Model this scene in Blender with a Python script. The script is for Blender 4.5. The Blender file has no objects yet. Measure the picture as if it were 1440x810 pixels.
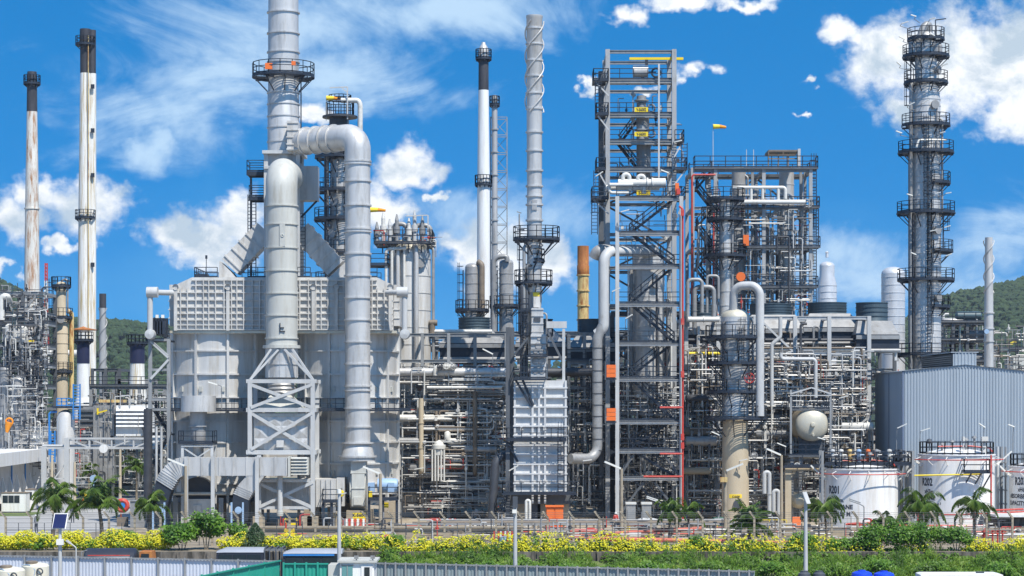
import bpy, math, random
from mathutils import Vector, Matrix
PI = math.pi
R = math.radians
SC = bpy.context.scene
COL = SC.collection
rng = random.Random(7)

# ---- survey of the place: the eye stands at (0,0,EYE) looking along +Y; at() turns a bearing + distance into a point
EYE, FOC, HOR = 11.7, 3000.0, 570.0
def at(px, py, Y):
    return Vector(((px - 720) / FOC * Y, Y, EYE - (py - HOR) / FOC * Y))
def ax(px, Y): return (px - 720) / FOC * Y
def az(py, Y): return EYE - (py - HOR) / FOC * Y
def ln(p, Y): return p / FOC * Y

# ---------------------------------------------------------------- mesh builder
class MB:
    def __init__(s):
        s.v = []; s.f = []; s.sm = []; s.mi = []; s.cur = 0
    def add(s, vs, fs, smooth=False):
        o = len(s.v); s.v.extend([Vector(p) for p in vs])
        for f in fs:
            s.f.append([i + o for i in f]); s.sm.append(smooth); s.mi.append(s.cur)
        return s
    def box(s, x0, x1, y0, y1, z0, z1):
        if x0 > x1: x0, x1 = x1, x0
        if y0 > y1: y0, y1 = y1, y0
        if z0 > z1: z0, z1 = z1, z0
        return s.add([(x0,y0,z0),(x1,y0,z0),(x1,y1,z0),(x0,y1,z0),(x0,y0,z1),(x1,y0,z1),(x1,y1,z1),(x0,y1,z1)],
              [(0,3,2,1),(4,5,6,7),(0,1,5,4),(1,2,6,5),(2,3,7,6),(3,0,4,7)])
    def hexa(s, b, t):       # bottom quad, top quad (both counter-clockwise from above)
        return s.add(list(b) + list(t), [(0,3,2,1),(4,5,6,7),(0,1,5,4),(1,2,6,5),(2,3,7,6),(3,0,4,7)])
    def bar(s, a, b, w, h=None, up=None):
        a = Vector(a); b = Vector(b); h = h or w
        d = (b - a)
        if d.length < 1e-6: return s
        d.normalize()
        u = Vector(up) if up else (Vector((0,0,1)) if abs(d.z) < 0.95 else Vector((0,1,0)))
        sx = d.cross(u).normalized(); sy = sx.cross(d).normalized()
        sx *= w / 2; sy *= h / 2
        return s.add([a-sx-sy, a+sx-sy, a+sx+sy, a-sx+sy, b-sx-sy, b+sx-sy, b+sx+sy, b-sx+sy],
              [(0,1,2,3),(7,6,5,4),(0,4,5,1),(1,5,6,2),(2,6,7,3),(3,7,4,0)])
    def tube(s, pts, r, seg=10, fillet=0.0, caps=True, fs=5):
        pts = [Vector(p) for p in pts]
        if fillet > 0 and len(pts) > 2:
            out = [pts[0]]
            for i in range(1, len(pts) - 1):
                p = pts[i]; d0 = pts[i-1] - p; d1 = pts[i+1] - p
                l0, l1 = d0.length, d1.length; d0.normalize(); d1.normalize()
                ang = d0.angle(d1)
                if ang > PI - 0.05: out.append(p); continue
                t = min(fillet / math.tan(ang / 2), l0 * .49, l1 * .49); rad = t * math.tan(ang / 2)
                bis = (d0 + d1).normalized(); c = p + bis * (rad / math.sin(ang / 2))
                v0 = p + d0 * t - c; v1 = p + d1 * t - c
                axis = v0.cross(v1).normalized(); tot = v0.angle(v1)
                n = max(2, int(math.ceil(fs * tot / (PI / 2))))
                for k in range(n + 1):
                    out.append(c + Matrix.Rotation(tot * k / n, 3, axis) @ v0)
            out.append(pts[-1]); pts = out
        n = len(pts); tang = []
        for i in range(n):
            a = pts[max(i-1, 0)]; b = pts[min(i+1, n-1)]
            if 0 < i < n-1:
                t = (pts[i]-pts[i-1]).normalized() + (pts[i+1]-pts[i]).normalized()
            else: t = b - a
            tang.append(t.normalized() if t.length > 1e-9 else Vector((0,0,1)))
        t0 = tang[0]; ref = Vector((0,0,1)) if abs(t0.z) < .9 else Vector((0,1,0))
        u = t0.cross(ref).normalized(); vs = []
        rr = r if isinstance(r, (list, tuple)) else [r] * n
        for i in range(n):
            t = tang[i]
            u = (u - t * u.dot(t)).normalized(); w = t.cross(u)
            for k in range(seg):
                a = 2 * PI * k / seg
                vs.append(pts[i] + (u * math.cos(a) + w * math.sin(a)) * rr[min(i, len(rr)-1)])
        fs_ = []
        for i in range(n - 1):
            for k in range(seg):
                k2 = (k + 1) % seg
                fs_.append((i*seg+k, i*seg+k2, (i+1)*seg+k2, (i+1)*seg+k))
        s.add(vs, fs_, True)
        if caps:
            o = len(s.v) - len(vs)
            s.f.append([o + k for k in reversed(range(seg))]); s.sm.append(False); s.mi.append(s.cur)
            s.f.append([o + (n-1)*seg + k for k in range(seg)]); s.sm.append(False); s.mi.append(s.cur)
        return s
    def lathe(s, prof, c=(0,0,0), seg=24, axis='Z', a0=0, a1=2*PI):
        c = Vector(c); vs = []; fs = []; full = abs(a1 - a0 - 2*PI) < 1e-6
        m = seg if full else seg + 1
        for (r, h) in prof:
            for k in range(m):
                a = a0 + (a1 - a0) * k / seg
                p = (r * math.cos(a), r * math.sin(a), h)
                if axis == 'X': p = (p[2], p[0], p[1])
                elif axis == 'Y': p = (p[0], p[2], p[1])
                vs.append(c + Vector(p))
        for i in range(len(prof) - 1):
            for k in range(seg):
                k2 = (k + 1) % m
                q = (i*m+k, i*m+k2, (i+1)*m+k2, (i+1)*m+k)
                if axis == 'Y': q = q[::-1]
                fs.append(q)
        return s.add(vs, fs, True)
    def ring(s, c, r, w, h, seg=32, a0=0, a1=2*PI):     # flat washer: inner r, radial width w, height h
        x, y, z = c
        return s.lathe([(r, z), (r+w, z), (r+w, z+h), (r, z+h), (r, z)], (x, y, 0), seg, 'Z', a0, a1)
    def torus(s, c, Rr, r, axis='Y', seg=14, sec=6):
        pts = []
        c = Vector(c); vs = []; fs = []
        for i in range(seg):
            a = 2*PI*i/seg
            for k in range(sec):
                b = 2*PI*k/sec
                q = ((Rr + r*math.cos(b))*math.cos(a), (Rr + r*math.cos(b))*math.sin(a), r*math.sin(b))
                if axis == 'Y': q = (q[0], q[2], q[1])
                elif axis == 'X': q = (q[2], q[0], q[1])
                vs.append(c + Vector(q))
        for i in range(seg):
            for k in range(sec):
                fs.append((i*sec+k, ((i+1)%seg)*sec+k, ((i+1)%seg)*sec+(k+1)%sec, i*sec+(k+1)%sec))
        return s.add(vs, fs, True)
    def rail(s, pts, h=1.1, t=.05, gap=1.6, close=False, toe=True):
        pts = [Vector(p) for p in pts]
        if close: pts = pts + [pts[0]]
        for a, b in zip(pts[:-1], pts[1:]):
            L = (b - a).length
            if L < .05: continue
            n = max(1, int(round(L / gap)))
            for z in (h, h * .55): s.bar(a + Vector((0,0,z)), b + Vector((0,0,z)), t)
            if toe: s.bar(a + Vector((0,0,.09)), b + Vector((0,0,.09)), .02, .14)
            for k in range(n + 1):
                p = a.lerp(b, k / n); s.bar(p, p + Vector((0,0,h)), t)
        return s
    def ladder(s, p, z0, z1, nrm=(0,-1), w=.5, cage=True, t=.05, step=.35):
        x, y = p; nx, ny = nrm; tx, ty = -ny, nx
        for q in (-w/2, w/2):
            s.bar((x+tx*q, y+ty*q, z0), (x+tx*q, y+ty*q, z1), t)
        z = z0 + .2
        while z < z1:
            s.bar((x-tx*w/2, y-ty*w/2, z), (x+tx*w/2, y+ty*w/2, z), t*.7); z += step
        if cage and z1 - z0 > 3:
            cs = []
            for k in range(5):
                a = PI * k / 4
                ox = math.cos(a) * .38; od = math.sin(a) * .7
                cs.append((x + tx*ox + nx*od, y + ty*ox + ny*od))
            for (cx, cy) in cs[1:4]: s.bar((cx, cy, z0 + 2.2), (cx, cy, z1 + .9), t*.6)
            z = z0 + 2.2
            while z < z1 + .9:
                for k in range(4): s.bar((*cs[k], z), (*cs[k+1], z), t*.8)
                z += 1.0
        return s
    def stair(s, a, b, w=.8, wd=(0,1), t=.06):   # flight from a to b, width along wd
        a = Vector(a); b = Vector(b); o = Vector((wd[0], wd[1], 0)) * w
        n = max(3, int(abs(b.z - a.z) / .25))
        for q in (0, 1):
            s.bar(a + o*q, b + o*q, .05, .24)
            s.bar(a + o*q + Vector((0,0,1)), b + o*q + Vector((0,0,1)), t)
            s.bar(a + o*q + Vector((0,0,.55)), b + o*q + Vector((0,0,.55)), t*.8)
            for k in range(0, n + 1, 4):
                p = a.lerp(b, k / n) + o*q; s.bar(p, p + Vector((0,0,1)), t*.8)
        for k in range(n):
            p = a.lerp(b, (k + .5) / n); s.bar(p, p + o, .24, .03)
        return s
    def build(s, name, mat, parent=None, base=None, shared=None):
        me = bpy.data.meshes.new(name)
        if parent is not None: org = ROOT[parent.name]
        else: org = Vector(base) if base is not None else s.base()
        me.from_pydata([tuple(p - org) for p in s.v], [], s.f)
        me.polygons.foreach_set('use_smooth', s.sm)
        if isinstance(mat, (list, tuple)):
            for m in mat: me.materials.append(m)
            me.polygons.foreach_set('material_index', s.mi)
        else: me.materials.append(mat)
        me.update()
        if any(s.sm): me.set_sharp_from_angle(angle=R(38))
        o = bpy.data.objects.new(name, me); COL.objects.link(o)
        if parent is not None:
            o.parent = parent
        else: o.location = org
        ROOT[o.name] = org
        return o
    def base(s):
        xs = [p.x for p in s.v]; ys = [p.y for p in s.v]; zs = [p.z for p in s.v]
        return Vector(((min(xs)+max(xs))/2, (min(ys)+max(ys))/2, min(zs)))
ROOT = {}
def tag(o, label, cat, group=None, kind=None):
    o['label'] = label; o['category'] = cat
    if group: o['group'] = group
    if kind: o['kind'] = kind
    return o
def thing(name, loc, label, cat, group=None):
    o = bpy.data.objects.new(name, None); COL.objects.link(o)
    o.location = loc; o.empty_display_size = .3; ROOT[o.name] = Vector(loc)
    return tag(o, label, cat, group)
def struct(o):
    o['kind'] = 'structure'; return o
def dup(root, loc, label=None, group=None, rotz=None, scale=None):
    def cp(o, par):
        c = o.copy(); COL.objects.link(c); c.parent = par
        for ch in KIDS.get(o.name, ()): cp(ch, c)
        return c
    if not KIDS_DONE.get(root.name):
        def reg(o):
            KIDS[o.name] = list(o.children)
            for ch in o.children: reg(ch)
        reg(root); KIDS_DONE[root.name] = True
    c = cp(root, None); c.location = loc
    if rotz is not None: c.rotation_euler.z = rotz
    if scale is not None: c.scale = (scale,) * 3 if not isinstance(scale, (tuple, list)) else scale
    if label: c['label'] = label
    if group: c['group'] = group
    return c
KIDS = {}; KIDS_DONE = {}

# ---------------------------------------------------------------- materials
def nd(nt, t, **kw):
    n = nt.nodes.new(t)
    for k, v in kw.items(): setattr(n, k, v)
    return n
def mat(name, col, rough=.5, metal=0., var=.18, scale=(.6,.6,.18), col2=None, thr=(.45,.75), bump=0., fine=.12, spec=.5):
    m = bpy.data.materials.new(name); m.use_nodes = True; nt = m.node_tree
    bs = nt.nodes['Principled BSDF']; bs.inputs['Roughness'].default_value = rough
    bs.inputs['Metallic'].default_value = metal; bs.inputs['Specular IOR Level'].default_value = spec
    tc = nd(nt, 'ShaderNodeTexCoord'); mp = nd(nt, 'ShaderNodeMapping'); mp.inputs['Scale'].default_value = scale
    nt.links.new(tc.outputs['Object'], mp.inputs['Vector'])
    oi = nd(nt, 'ShaderNodeObjectInfo'); 
    ad = nd(nt, 'ShaderNodeVectorMath', operation='ADD'); sc = nd(nt, 'ShaderNodeVectorMath', operation='SCALE')
    cx = nd(nt, 'ShaderNodeCombineXYZ')
    for k in range(3): nt.links.new(oi.outputs['Random'], cx.inputs[k])
    nt.links.new(cx.outputs[0], sc.inputs[0]); sc.inputs['Scale'].default_value = 37.
    nt.links.new(mp.outputs[0], ad.inputs[0]); nt.links.new(sc.outputs[0], ad.inputs[1])
    no = nd(nt, 'ShaderNodeTexNoise'); no.inputs['Scale'].default_value = 1.; no.inputs['Detail'].default_value = 7.; no.inputs['Roughness'].default_value = .65
    nt.links.new(ad.outputs[0], no.inputs['Vector'])
    rp = nd(nt, 'ShaderNodeValToRGB'); e = rp.color_ramp.elements
    e[0].position = .28; e[1].position = .72
    e[0].color = (*[c * (1 - var) for c in col], 1); e[1].color = (*[min(1, c * (1 + var)) for c in col], 1)
    nt.links.new(no.outputs['Fac'], rp.inputs['Fac']); out = rp.outputs['Color']
    if col2:
        n2 = nd(nt, 'ShaderNodeTexNoise'); n2.inputs['Scale'].default_value = 1.7; n2.inputs['Detail'].default_value = 9.; n2.inputs['Roughness'].default_value = .7
        nt.links.new(ad.outputs[0], n2.inputs['Vector'])
        mr = nd(nt, 'ShaderNodeMapRange'); mr.inputs['From Min'].default_value = thr[0]; mr.inputs['From Max'].default_value = thr[1]
        nt.links.new(n2.outputs['Fac'], mr.inputs['Value'])
        mx = nd(nt, 'ShaderNodeMix', data_type='RGBA'); nt.links.new(mr.outputs[0], mx.inputs['Factor'])
        nt.links.new(out, mx.inputs['A']); mx.inputs['B'].default_value = (*col2, 1); out = mx.outputs['Result']
    nt.links.new(out, bs.inputs['Base Color'])
    if rough > .2:
        r2 = nd(nt, 'ShaderNodeMapRange'); r2.inputs['To Min'].default_value = max(.05, rough - fine); r2.inputs['To Max'].default_value = min(1, rough + fine)
        nt.links.new(no.outputs['Fac'], r2.inputs['Value']); nt.links.new(r2.outputs[0], bs.inputs['Roughness'])
    if bump:
        bp = nd(nt, 'ShaderNodeBump'); bp.inputs['Strength'].default_value = bump; bp.inputs['Distance'].default_value = .05
        n3 = nd(nt, 'ShaderNodeTexNoise'); n3.inputs['Scale'].default_value = 2.5; n3.inputs['Detail'].default_value = 5.
        nt.links.new(tc.outputs['Object'], n3.inputs['Vector']); nt.links.new(n3.outputs['Fac'], bp.inputs['Height'])
        nt.links.new(bp.outputs[0], bs.inputs['Normal'])
    return m
def leafmat(name, cols, rough=.55, trans=.25, patch=.55):
    m = bpy.data.materials.new(name); m.use_nodes = True; nt = m.node_tree
    bs = nt.nodes['Principled BSDF']; bs.inputs['Roughness'].default_value = rough
    g = nd(nt, 'ShaderNodeNewGeometry'); rp = nd(nt, 'ShaderNodeValToRGB'); cr = rp.color_ramp
    while len(cr.elements) < len(cols): cr.elements.new(.5)
    for i, c in enumerate(cols):
        cr.elements[i].position = i / (len(cols) - 1); cr.elements[i].color = (*c, 1)
    nt.links.new(g.outputs['Random Per Island'], rp.inputs['Fac']); nt.links.new(rp.outputs['Color'], bs.inputs['Base Color'])
    tc = nd(nt, 'ShaderNodeTexCoord'); pn = nd(nt, 'ShaderNodeTexNoise'); pn.inputs['Scale'].default_value = .55; pn.inputs['Detail'].default_value = 4
    nt.links.new(tc.outputs['Object'], pn.inputs['Vector']); mm = nd(nt, 'ShaderNodeMapRange'); mm.inputs['From Min'].default_value = .36; mm.inputs['From Max'].default_value = .62; mm.inputs['To Min'].default_value = 0; mm.inputs['To Max'].default_value = 1
    nt.links.new(pn.outputs['Fac'], mm.inputs['Value']); ml = nd(nt, 'ShaderNodeMath', operation='MULTIPLY_ADD'); ml.inputs[1].default_value = patch; nt.links.new(mm.outputs[0], ml.inputs[0])
    m4 = nd(nt, 'ShaderNodeMath', operation='MULTIPLY'); m4.inputs[1].default_value = 1 - patch; nt.links.new(g.outputs['Random Per Island'], m4.inputs[0]); nt.links.new(m4.outputs[0], ml.inputs[2]); nt.links.new(ml.outputs[0], rp.inputs['Fac'])
    tr = nd(nt, 'ShaderNodeBsdfTranslucent'); nt.links.new(rp.outputs['Color'], tr.inputs['Color'])
    mx = nd(nt, 'ShaderNodeMixShader'); mx.inputs['Fac'].default_value = trans
    nt.links.new(bs.outputs[0], mx.inputs[1]); nt.links.new(tr.outputs[0], mx.inputs[2])
    nt.links.new(mx.outputs[0], nt.nodes['Material Output'].inputs['Surface'])
    return m
M = {
 'alu':   mat('aluminium_cladding', (.58,.57,.55), .42, .3, .14, (.7,.7,.12), (.33,.31,.28), (.5,.74), .22),
 'alud':  mat('dull_cladding', (.40,.395,.385), .45, .25, .2, (.6,.6,.15), (.20,.185,.165), (.5,.75)),
 'cream': mat('cream_grey_paint', (.50,.50,.46), .5, 0, .12, (.6,.6,.1), (.33,.30,.24), (.5,.76), .2),
 'galv':  mat('light_steel_paint', (.47,.475,.47), .5, 0, .15, (1.2,1.2,.3), (.30,.28,.24), (.58,.8)),
 'fire':  mat('firebox_grey_paint', (.60,.59,.565), .42, .2, .12, (.9,.9,.07), (.42,.37,.29), (.5,.76), .25),
 'panel': mat('panel_pale_grey', (.54,.53,.505), .5, 0, .15, (.9,.9,.25), (.34,.31,.27), (.5,.75), .2),
 'steel': mat('grey_structural_steel', (.27,.28,.285), .55, .1, .2, (1.5,1.5,.4), (.14,.12,.10), (.55,.8)),
 'steelm':mat('mid_grey_steel_paint', (.36,.365,.365), .5, .05, .15, (1.5,1.5,.4), (.22,.20,.17), (.55,.8)),
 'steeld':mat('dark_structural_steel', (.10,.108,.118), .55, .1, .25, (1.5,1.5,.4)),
 'navy':  mat('dark_navy_steel', (.022,.03,.045), .5, 0, .25, (1,1,1)),
 'pgrey': mat('grey_pipe', (.30,.30,.295), .5, .25, .2, (1,1,1), (.17,.14,.11), (.55,.8)),
 'pdark': mat('dark_pipe', (.055,.058,.066), .5, .1, .3, (1,1,1)),
 'pbrown':mat('brown_pipe', (.20,.16,.12), .6, 0, .3, (1,1,1)),
 'pwhite':mat('pale_pipe', (.62,.61,.57), .5, 0, .12, (1,1,1), (.38,.34,.27), (.55,.8)),
 'pteal': mat('teal_column_paint', (.045,.09,.11), .5, 0, .2),
 'rust':  mat('rusty_white_paint', (.66,.64,.58), .6, 0, .1, (1.5,1.5,.22), (.34,.15,.05), (.47,.65), .1),
 'white_s': mat('stained_white_paint', (.76,.75,.71), .5, 0, .06, (2.2,2.2,.1), (.46,.33,.12), (.48,.66)),
 'white': mat('white_paint', (.80,.80,.785), .42, 0, .05, (1.1,1.1,.1), (.58,.53,.45), (.46,.8)),
 'wpaint': mat('white_silver_paint', (.62,.615,.60), .45, .1, .12, (.8,.8,.2), (.45,.43,.41), (.55,.8)),
 'black': mat('black_stack_paint', (.045,.046,.055), .6, 0, .35, (1,1,.3)),
 'navyp': mat('navy_stack_paint', (.018,.022,.06), .5, 0, .25),
 'rusty': mat('rusted_steel', (.34,.12,.03), .75, 0, .4, (1,1,.4), (.50,.22,.05), (.5,.7)),
 'yrust': mat('yellow_rusty_paint', (.62,.47,.20), .7, 0, .2, (1.4,1.4,.3), (.32,.12,.03), (.47,.64)),
 'tan':   mat('tan_fireproofing', (.50,.42,.30), .8, 0, .1, (.5,.5,.2), (.36,.29,.19), (.55,.8)),
 'brass': mat('bare_head_insulation', (.56,.52,.42), .4, .2, .15),
 'silver': mat('bright_silver_shell', (.66,.66,.66), .38, .35, .12, (.7,.7,.3), (.40,.40,.40), (.55,.8)),
 'conc':  mat('concrete', (.36,.305,.225), .9, 0, .2, (.5,.5,.5), (.19,.155,.11), (.52,.75), .2),
 'concd': mat('stained_concrete_wall', (.17,.15,.125), .92, 0, .35, (1.2,1.2,.2), (.04,.037,.03), (.42,.6), .2),
 'orange':mat('orange_paint', (.75,.16,.03), .5, 0, .08),
 'red':   mat('red_pipe_paint', (.52,.055,.04), .5, 0, .15, (1,1,1), (.55,.20,.14), (.55,.75)),
 'pinkred':mat('faded_red_pipe', (.50,.13,.085), .6, 0, .15),
 'yellow':mat('yellow_paint', (.80,.60,.02), .5, 0, .06),
 'blue':  mat('blue_paint', (.03,.20,.52), .5, 0, .1),
 'lblue': mat('pale_blue_paint', (.30,.43,.60), .5, 0, .06),
 'rblue': mat('royal_blue_plastic', (.015,.06,.62), .35, 0, .06),
 'fanring': mat('blue_grey_fan_ring', (.055,.085,.105), .5, .2, .2),
 'clad':  mat('blue_grey_wall_sheet', (.35,.40,.445), .45, .15, .1, (.9,.9,.05)),
 'cladd': mat('slate_blue_wall_sheet', (.13,.17,.25), .5, .1, .05, (.3,.3,.05)),
 'louv':  mat('dark_louvre', (.06,.07,.085), .6, 0, .1),
 'glass': mat('dark_window_glass', (.02,.03,.035), .12, 0, .1),
 'lglass':mat('teal_window_glass', (.12,.28,.28), .15, 0, .1),
 'ink':   mat('black_lettering', (.025,.03,.045), .6, 0, .05),
 'sheet': mat('white_fence_sheet', (.62,.66,.74), .5, .1, .08, (.2,.2,.6), (.45,.48,.53), (.55,.8)),
 'gsheet':mat('grey_green_fence_sheet', (.27,.33,.34), .5, .1, .1),
 'green': mat('green_fence_sheet', (.02,.30,.22), .5, 0, .08),
 'asph':  mat('pale_road', (.34,.335,.325), .9, 0, .08, (.25,.25,.25), (.24,.235,.225), (.5,.8)),
 'ground':mat('plant_ground', (.25,.21,.155), .95, 0, .2, (.15,.15,.15), (.12,.11,.095), (.5,.75)),
 'grassm':mat('mown_grass', (.10,.15,.035), .95, 0, .3, (.8,.8,.8), (.2,.17,.08), (.5,.75)),
 'cream_t': mat('cream_plastic_tank', (.70,.66,.54), .5, 0, .06),
 'carp':  mat('dark_vehicle_paint', (.03,.033,.045), .3, 0, .1),
 'vgrey': mat('grey_vehicle_roof', (.36,.38,.42), .35, .1, .08),
 'bark':  mat('palm_bark', (.20,.165,.12), .9, 0, .3, (4,4,4)),
 'skin':  mat('skin', (.35,.19,.12), .6, 0, .05),
 'lamp':  mat('lamp_housing_white', (.75,.74,.68), .4, 0, .05),
 'solar': mat('solar_panel_blue', (.02,.025,.09), .2, 0, .2),
 'sack':  mat('orange_wind_sock_cloth', (.85,.30,.02), .8, 0, .1),
 'sacky': mat('yellow_wind_sock_cloth', (.85,.62,.05), .8, 0, .1),
 'leaf':  leafmat('green_leaves', [(.035,.10,.010),(.08,.19,.016),(.15,.30,.022),(.22,.32,.04)], .5, .4),
 'leafd': leafmat('dark_green_leaves', [(.015,.04,.012),(.03,.07,.018),(.05,.10,.025)]),
 'leafp': leafmat('palm_leaves', [(.045,.095,.016),(.08,.15,.022),(.12,.20,.03),(.17,.19,.05)]),
 'flower':leafmat('yellow_blossom', [(.30,.36,.012),(.66,.60,.012),(.82,.74,.02),(.60,.60,.03)], .6, .3, 0),
 'weed':  leafmat('weed_leaves', [(.035,.08,.012),(.08,.17,.016),(.15,.28,.022),(.25,.32,.045)], .55, .4),
}
# ---------------------------------------------------------------- camera, sun, sky
cam = bpy.data.cameras.new('camera'); cam.lens = FOC / 1440 * 36; cam.sensor_width = 36
cam.shift_y = (HOR - 405) / 1440; cam.clip_start = 1; cam.clip_end = 9000
co = bpy.data.objects.new('camera', cam); COL.objects.link(co); co.location = (0, 0, EYE); co.rotation_euler = (PI/2, 0, 0)
SC.camera = co
SUNV = Vector((.62, -.95, 1.75)).normalized()
sl = bpy.data.lights.new('sun', 'SUN'); sl.energy = 5.0; sl.angle = R(.5); sl.color = (1, .95, .87)
so = bpy.data.objects.new('sun', sl); COL.objects.link(so); so.rotation_euler = SUNV.to_track_quat('Z', 'Y').to_euler(); so.location = (60, -60, 120)
SC.view_settings.view_transform = 'Standard'; SC.view_settings.look = 'None'; SC.view_settings.exposure = 0.32; SC.view_settings.gamma = 1
w = bpy.data.worlds.new('World'); SC.world = w; w.use_nodes = True
nt = w.node_tree; L = nt.links.new
bg = nt.nodes['Background']; bg.inputs['Strength'].default_value = .068
tc = nd(nt, 'ShaderNodeTexCoord'); sep = nd(nt, 'ShaderNodeSeparateXYZ'); L(tc.outputs['Generated'], sep.inputs[0])
def mth(op, a, b=None, c=None, clamp=False):
    n = nd(nt, 'ShaderNodeMath', operation=op); n.use_clamp = clamp
    for i, q in enumerate((a, b, c)):
        if q is None: continue
        if isinstance(q, (int, float)): n.inputs[i].default_value = q
        else: L(q, n.inputs[i])
    return n.outputs[0]
# the air overhead is taken a little higher up than the line of sight: clear tropical blue down to the horizon
zl = mth('ADD', mth('MULTIPLY', sep.outputs['Z'], 1.15), .30)
cv = nd(nt, 'ShaderNodeCombineXYZ'); L(sep.outputs['X'], cv.inputs[0]); L(sep.outputs['Y'], cv.inputs[1]); L(zl, cv.inputs[2])
nv = nd(nt, 'ShaderNodeVectorMath', operation='NORMALIZE'); L(cv.outputs[0], nv.inputs[0])
sky = nd(nt, 'ShaderNodeTexSky'); sky.sky_type = 'NISHITA'; sky.sun_disc = False
sky.sun_elevation = math.asin(SUNV.z); sky.sun_rotation = math.atan2(SUNV.x, SUNV.y)
sky.air_density = 1.0; sky.dust_density = .2; sky.ozone_density = 3.5
L(nv.outputs[0], sky.inputs['Vector'])
tint = nd(nt, 'ShaderNodeMix', data_type='RGBA', blend_type='MULTIPLY'); tint.inputs['Factor'].default_value = 1
L(sky.outputs[0], tint.inputs['A']); tint.inputs['B'].default_value = (.07, 1.52, 2.25, 1)
# clouds: ellipses in bearing/elevation broken up by noise
yy = mth('MAXIMUM', sep.outputs['Y'], .05)
u = mth('DIVIDE', sep.outputs['X'], yy); v = mth('DIVIDE', sep.outputs['Z'], yy)
uv = nd(nt, 'ShaderNodeCombineXYZ'); L(u, uv.inputs[0]); L(v, uv.inputs[1])
def noise(scale, detail, rough, sx=1., sy=1., off=0., dist=0.):
    mp = nd(nt, 'ShaderNodeMapping'); mp.inputs['Scale'].default_value = (sx, sy, 1); mp.inputs['Location'].default_value = (off, off*.7, off)
    L(uv.outputs[0], mp.inputs['Vector'])
    n = nd(nt, 'ShaderNodeTexNoise'); n.inputs['Scale'].default_value = scale; n.inputs['Detail'].default_value = detail
    n.inputs['Roughness'].default_value = rough; n.inputs['Distortion'].default_value = dist
    L(mp.outputs[0], n.inputs['Vector']); return n.outputs['Fac']
wn = nd(nt, 'ShaderNodeTexNoise'); wn.inputs['Scale'].default_value = 75; wn.inputs['Detail'].default_value = 5; L(uv.outputs[0], wn.inputs['Vector'])
ws = nd(nt, 'ShaderNodeSeparateColor'); L(wn.outputs['Color'], ws.inputs[0])
uw = mth('ADD', u, mth('MULTIPLY', mth('SUBTRACT', ws.outputs[0], .5), .034)); vw = mth('ADD', v, mth('MULTIPLY', mth('SUBTRACT', ws.outputs[1], .5), .026))
def blobs(lst):
    acc = None
    for (px, py, rx, ry) in lst:
        du = mth('MULTIPLY', mth('SUBTRACT', uw, (px - 720) / FOC), FOC / rx)
        dv = mth('MULTIPLY', mth('SUBTRACT', vw, (HOR - py) / FOC), FOC / ry)
        d = mth('SUBTRACT', 1., mth('SQRT', mth('ADD', mth('MULTIPLY', du, du), mth('MULTIPLY', dv, dv))))
        acc = d if acc is None else mth('MAXIMUM', acc, d)
    return mth('MAXIMUM', acc, -1.)
CUM = [(1335,95,160,120),(1245,75,90,70),(1420,95,110,125),(1185,45,55,30),(1290,155,95,60),(1420,160,95,60),
       (120,288,88,58),(10,300,75,52),(62,272,60,36),(255,335,72,46),(330,308,85,56),(290,345,105,48),
       (570,238,58,48),(535,292,68,48),(560,300,40,25),(700,348,92,46),(650,350,40,30),(775,368,60,48),(720,385,80,40),
       (880,18,40,24),(960,2,80,24),(1050,5,70,18),(975,95,34,17),(617,277,16,11),(88,349,32,14),(0,380,22,18),
       (1143,112,22,10),(1132,157,14,8),(440,165,40,22),(830,130,18,10),(905,120,20,10)]
CIR = [(330,95,230,120),(230,150,140,60),(420,40,200,80),(560,130,160,50),(215,205,40,40),(650,20,160,50),
       (1230,400,220,60),(1420,330,140,70),(700,300,200,60),(1180,360,120,60),(480,110,200,70),(1400,420,160,50)]
n1 = noise(34, 10, .58, 1, 1.3, 3.1, .3); n1s = noise(34, 10, .58, 1, 1.3, 3.1 + .16, .3); nf = noise(110, 8, .62, 1, 1.2, 6.1, .2); n2 = noise(9, 6, .55, 1, 1.5, 1.7, .3); n3 = noise(17, 11, .64, .7, 1.3, 9.3, .6)
bc = blobs(CUM)
fine = mth('SUBTRACT', mth('ADD', mth('ADD', mth('MULTIPLY', n1, 1.35), mth('MULTIPLY', nf, .95)), mth('MULTIPLY', n2, .7)), 1.5)
dens = nd(nt, 'ShaderNodeMapRange', interpolation_type='SMOOTHSTEP'); dens.inputs['From Min'].default_value = .10; dens.inputs['From Max'].default_value = .95
L(mth('ADD', mth('MULTIPLY', bc, 1.35), mth('MULTIPLY', fine, 1.05)), dens.inputs['Value'])
cir = nd(nt, 'ShaderNodeMapRange', interpolation_type='SMOOTHSTEP'); cir.inputs['From Min'].default_value = .06; cir.inputs['From Max'].default_value = .85; cir.inputs['To Max'].default_value = .8
L(mth('ADD', mth('MULTIPLY', blobs(CIR), .55), mth('MULTIPLY', mth('SUBTRACT', n3, .42), 2.0)), cir.inputs['Value'])
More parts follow.
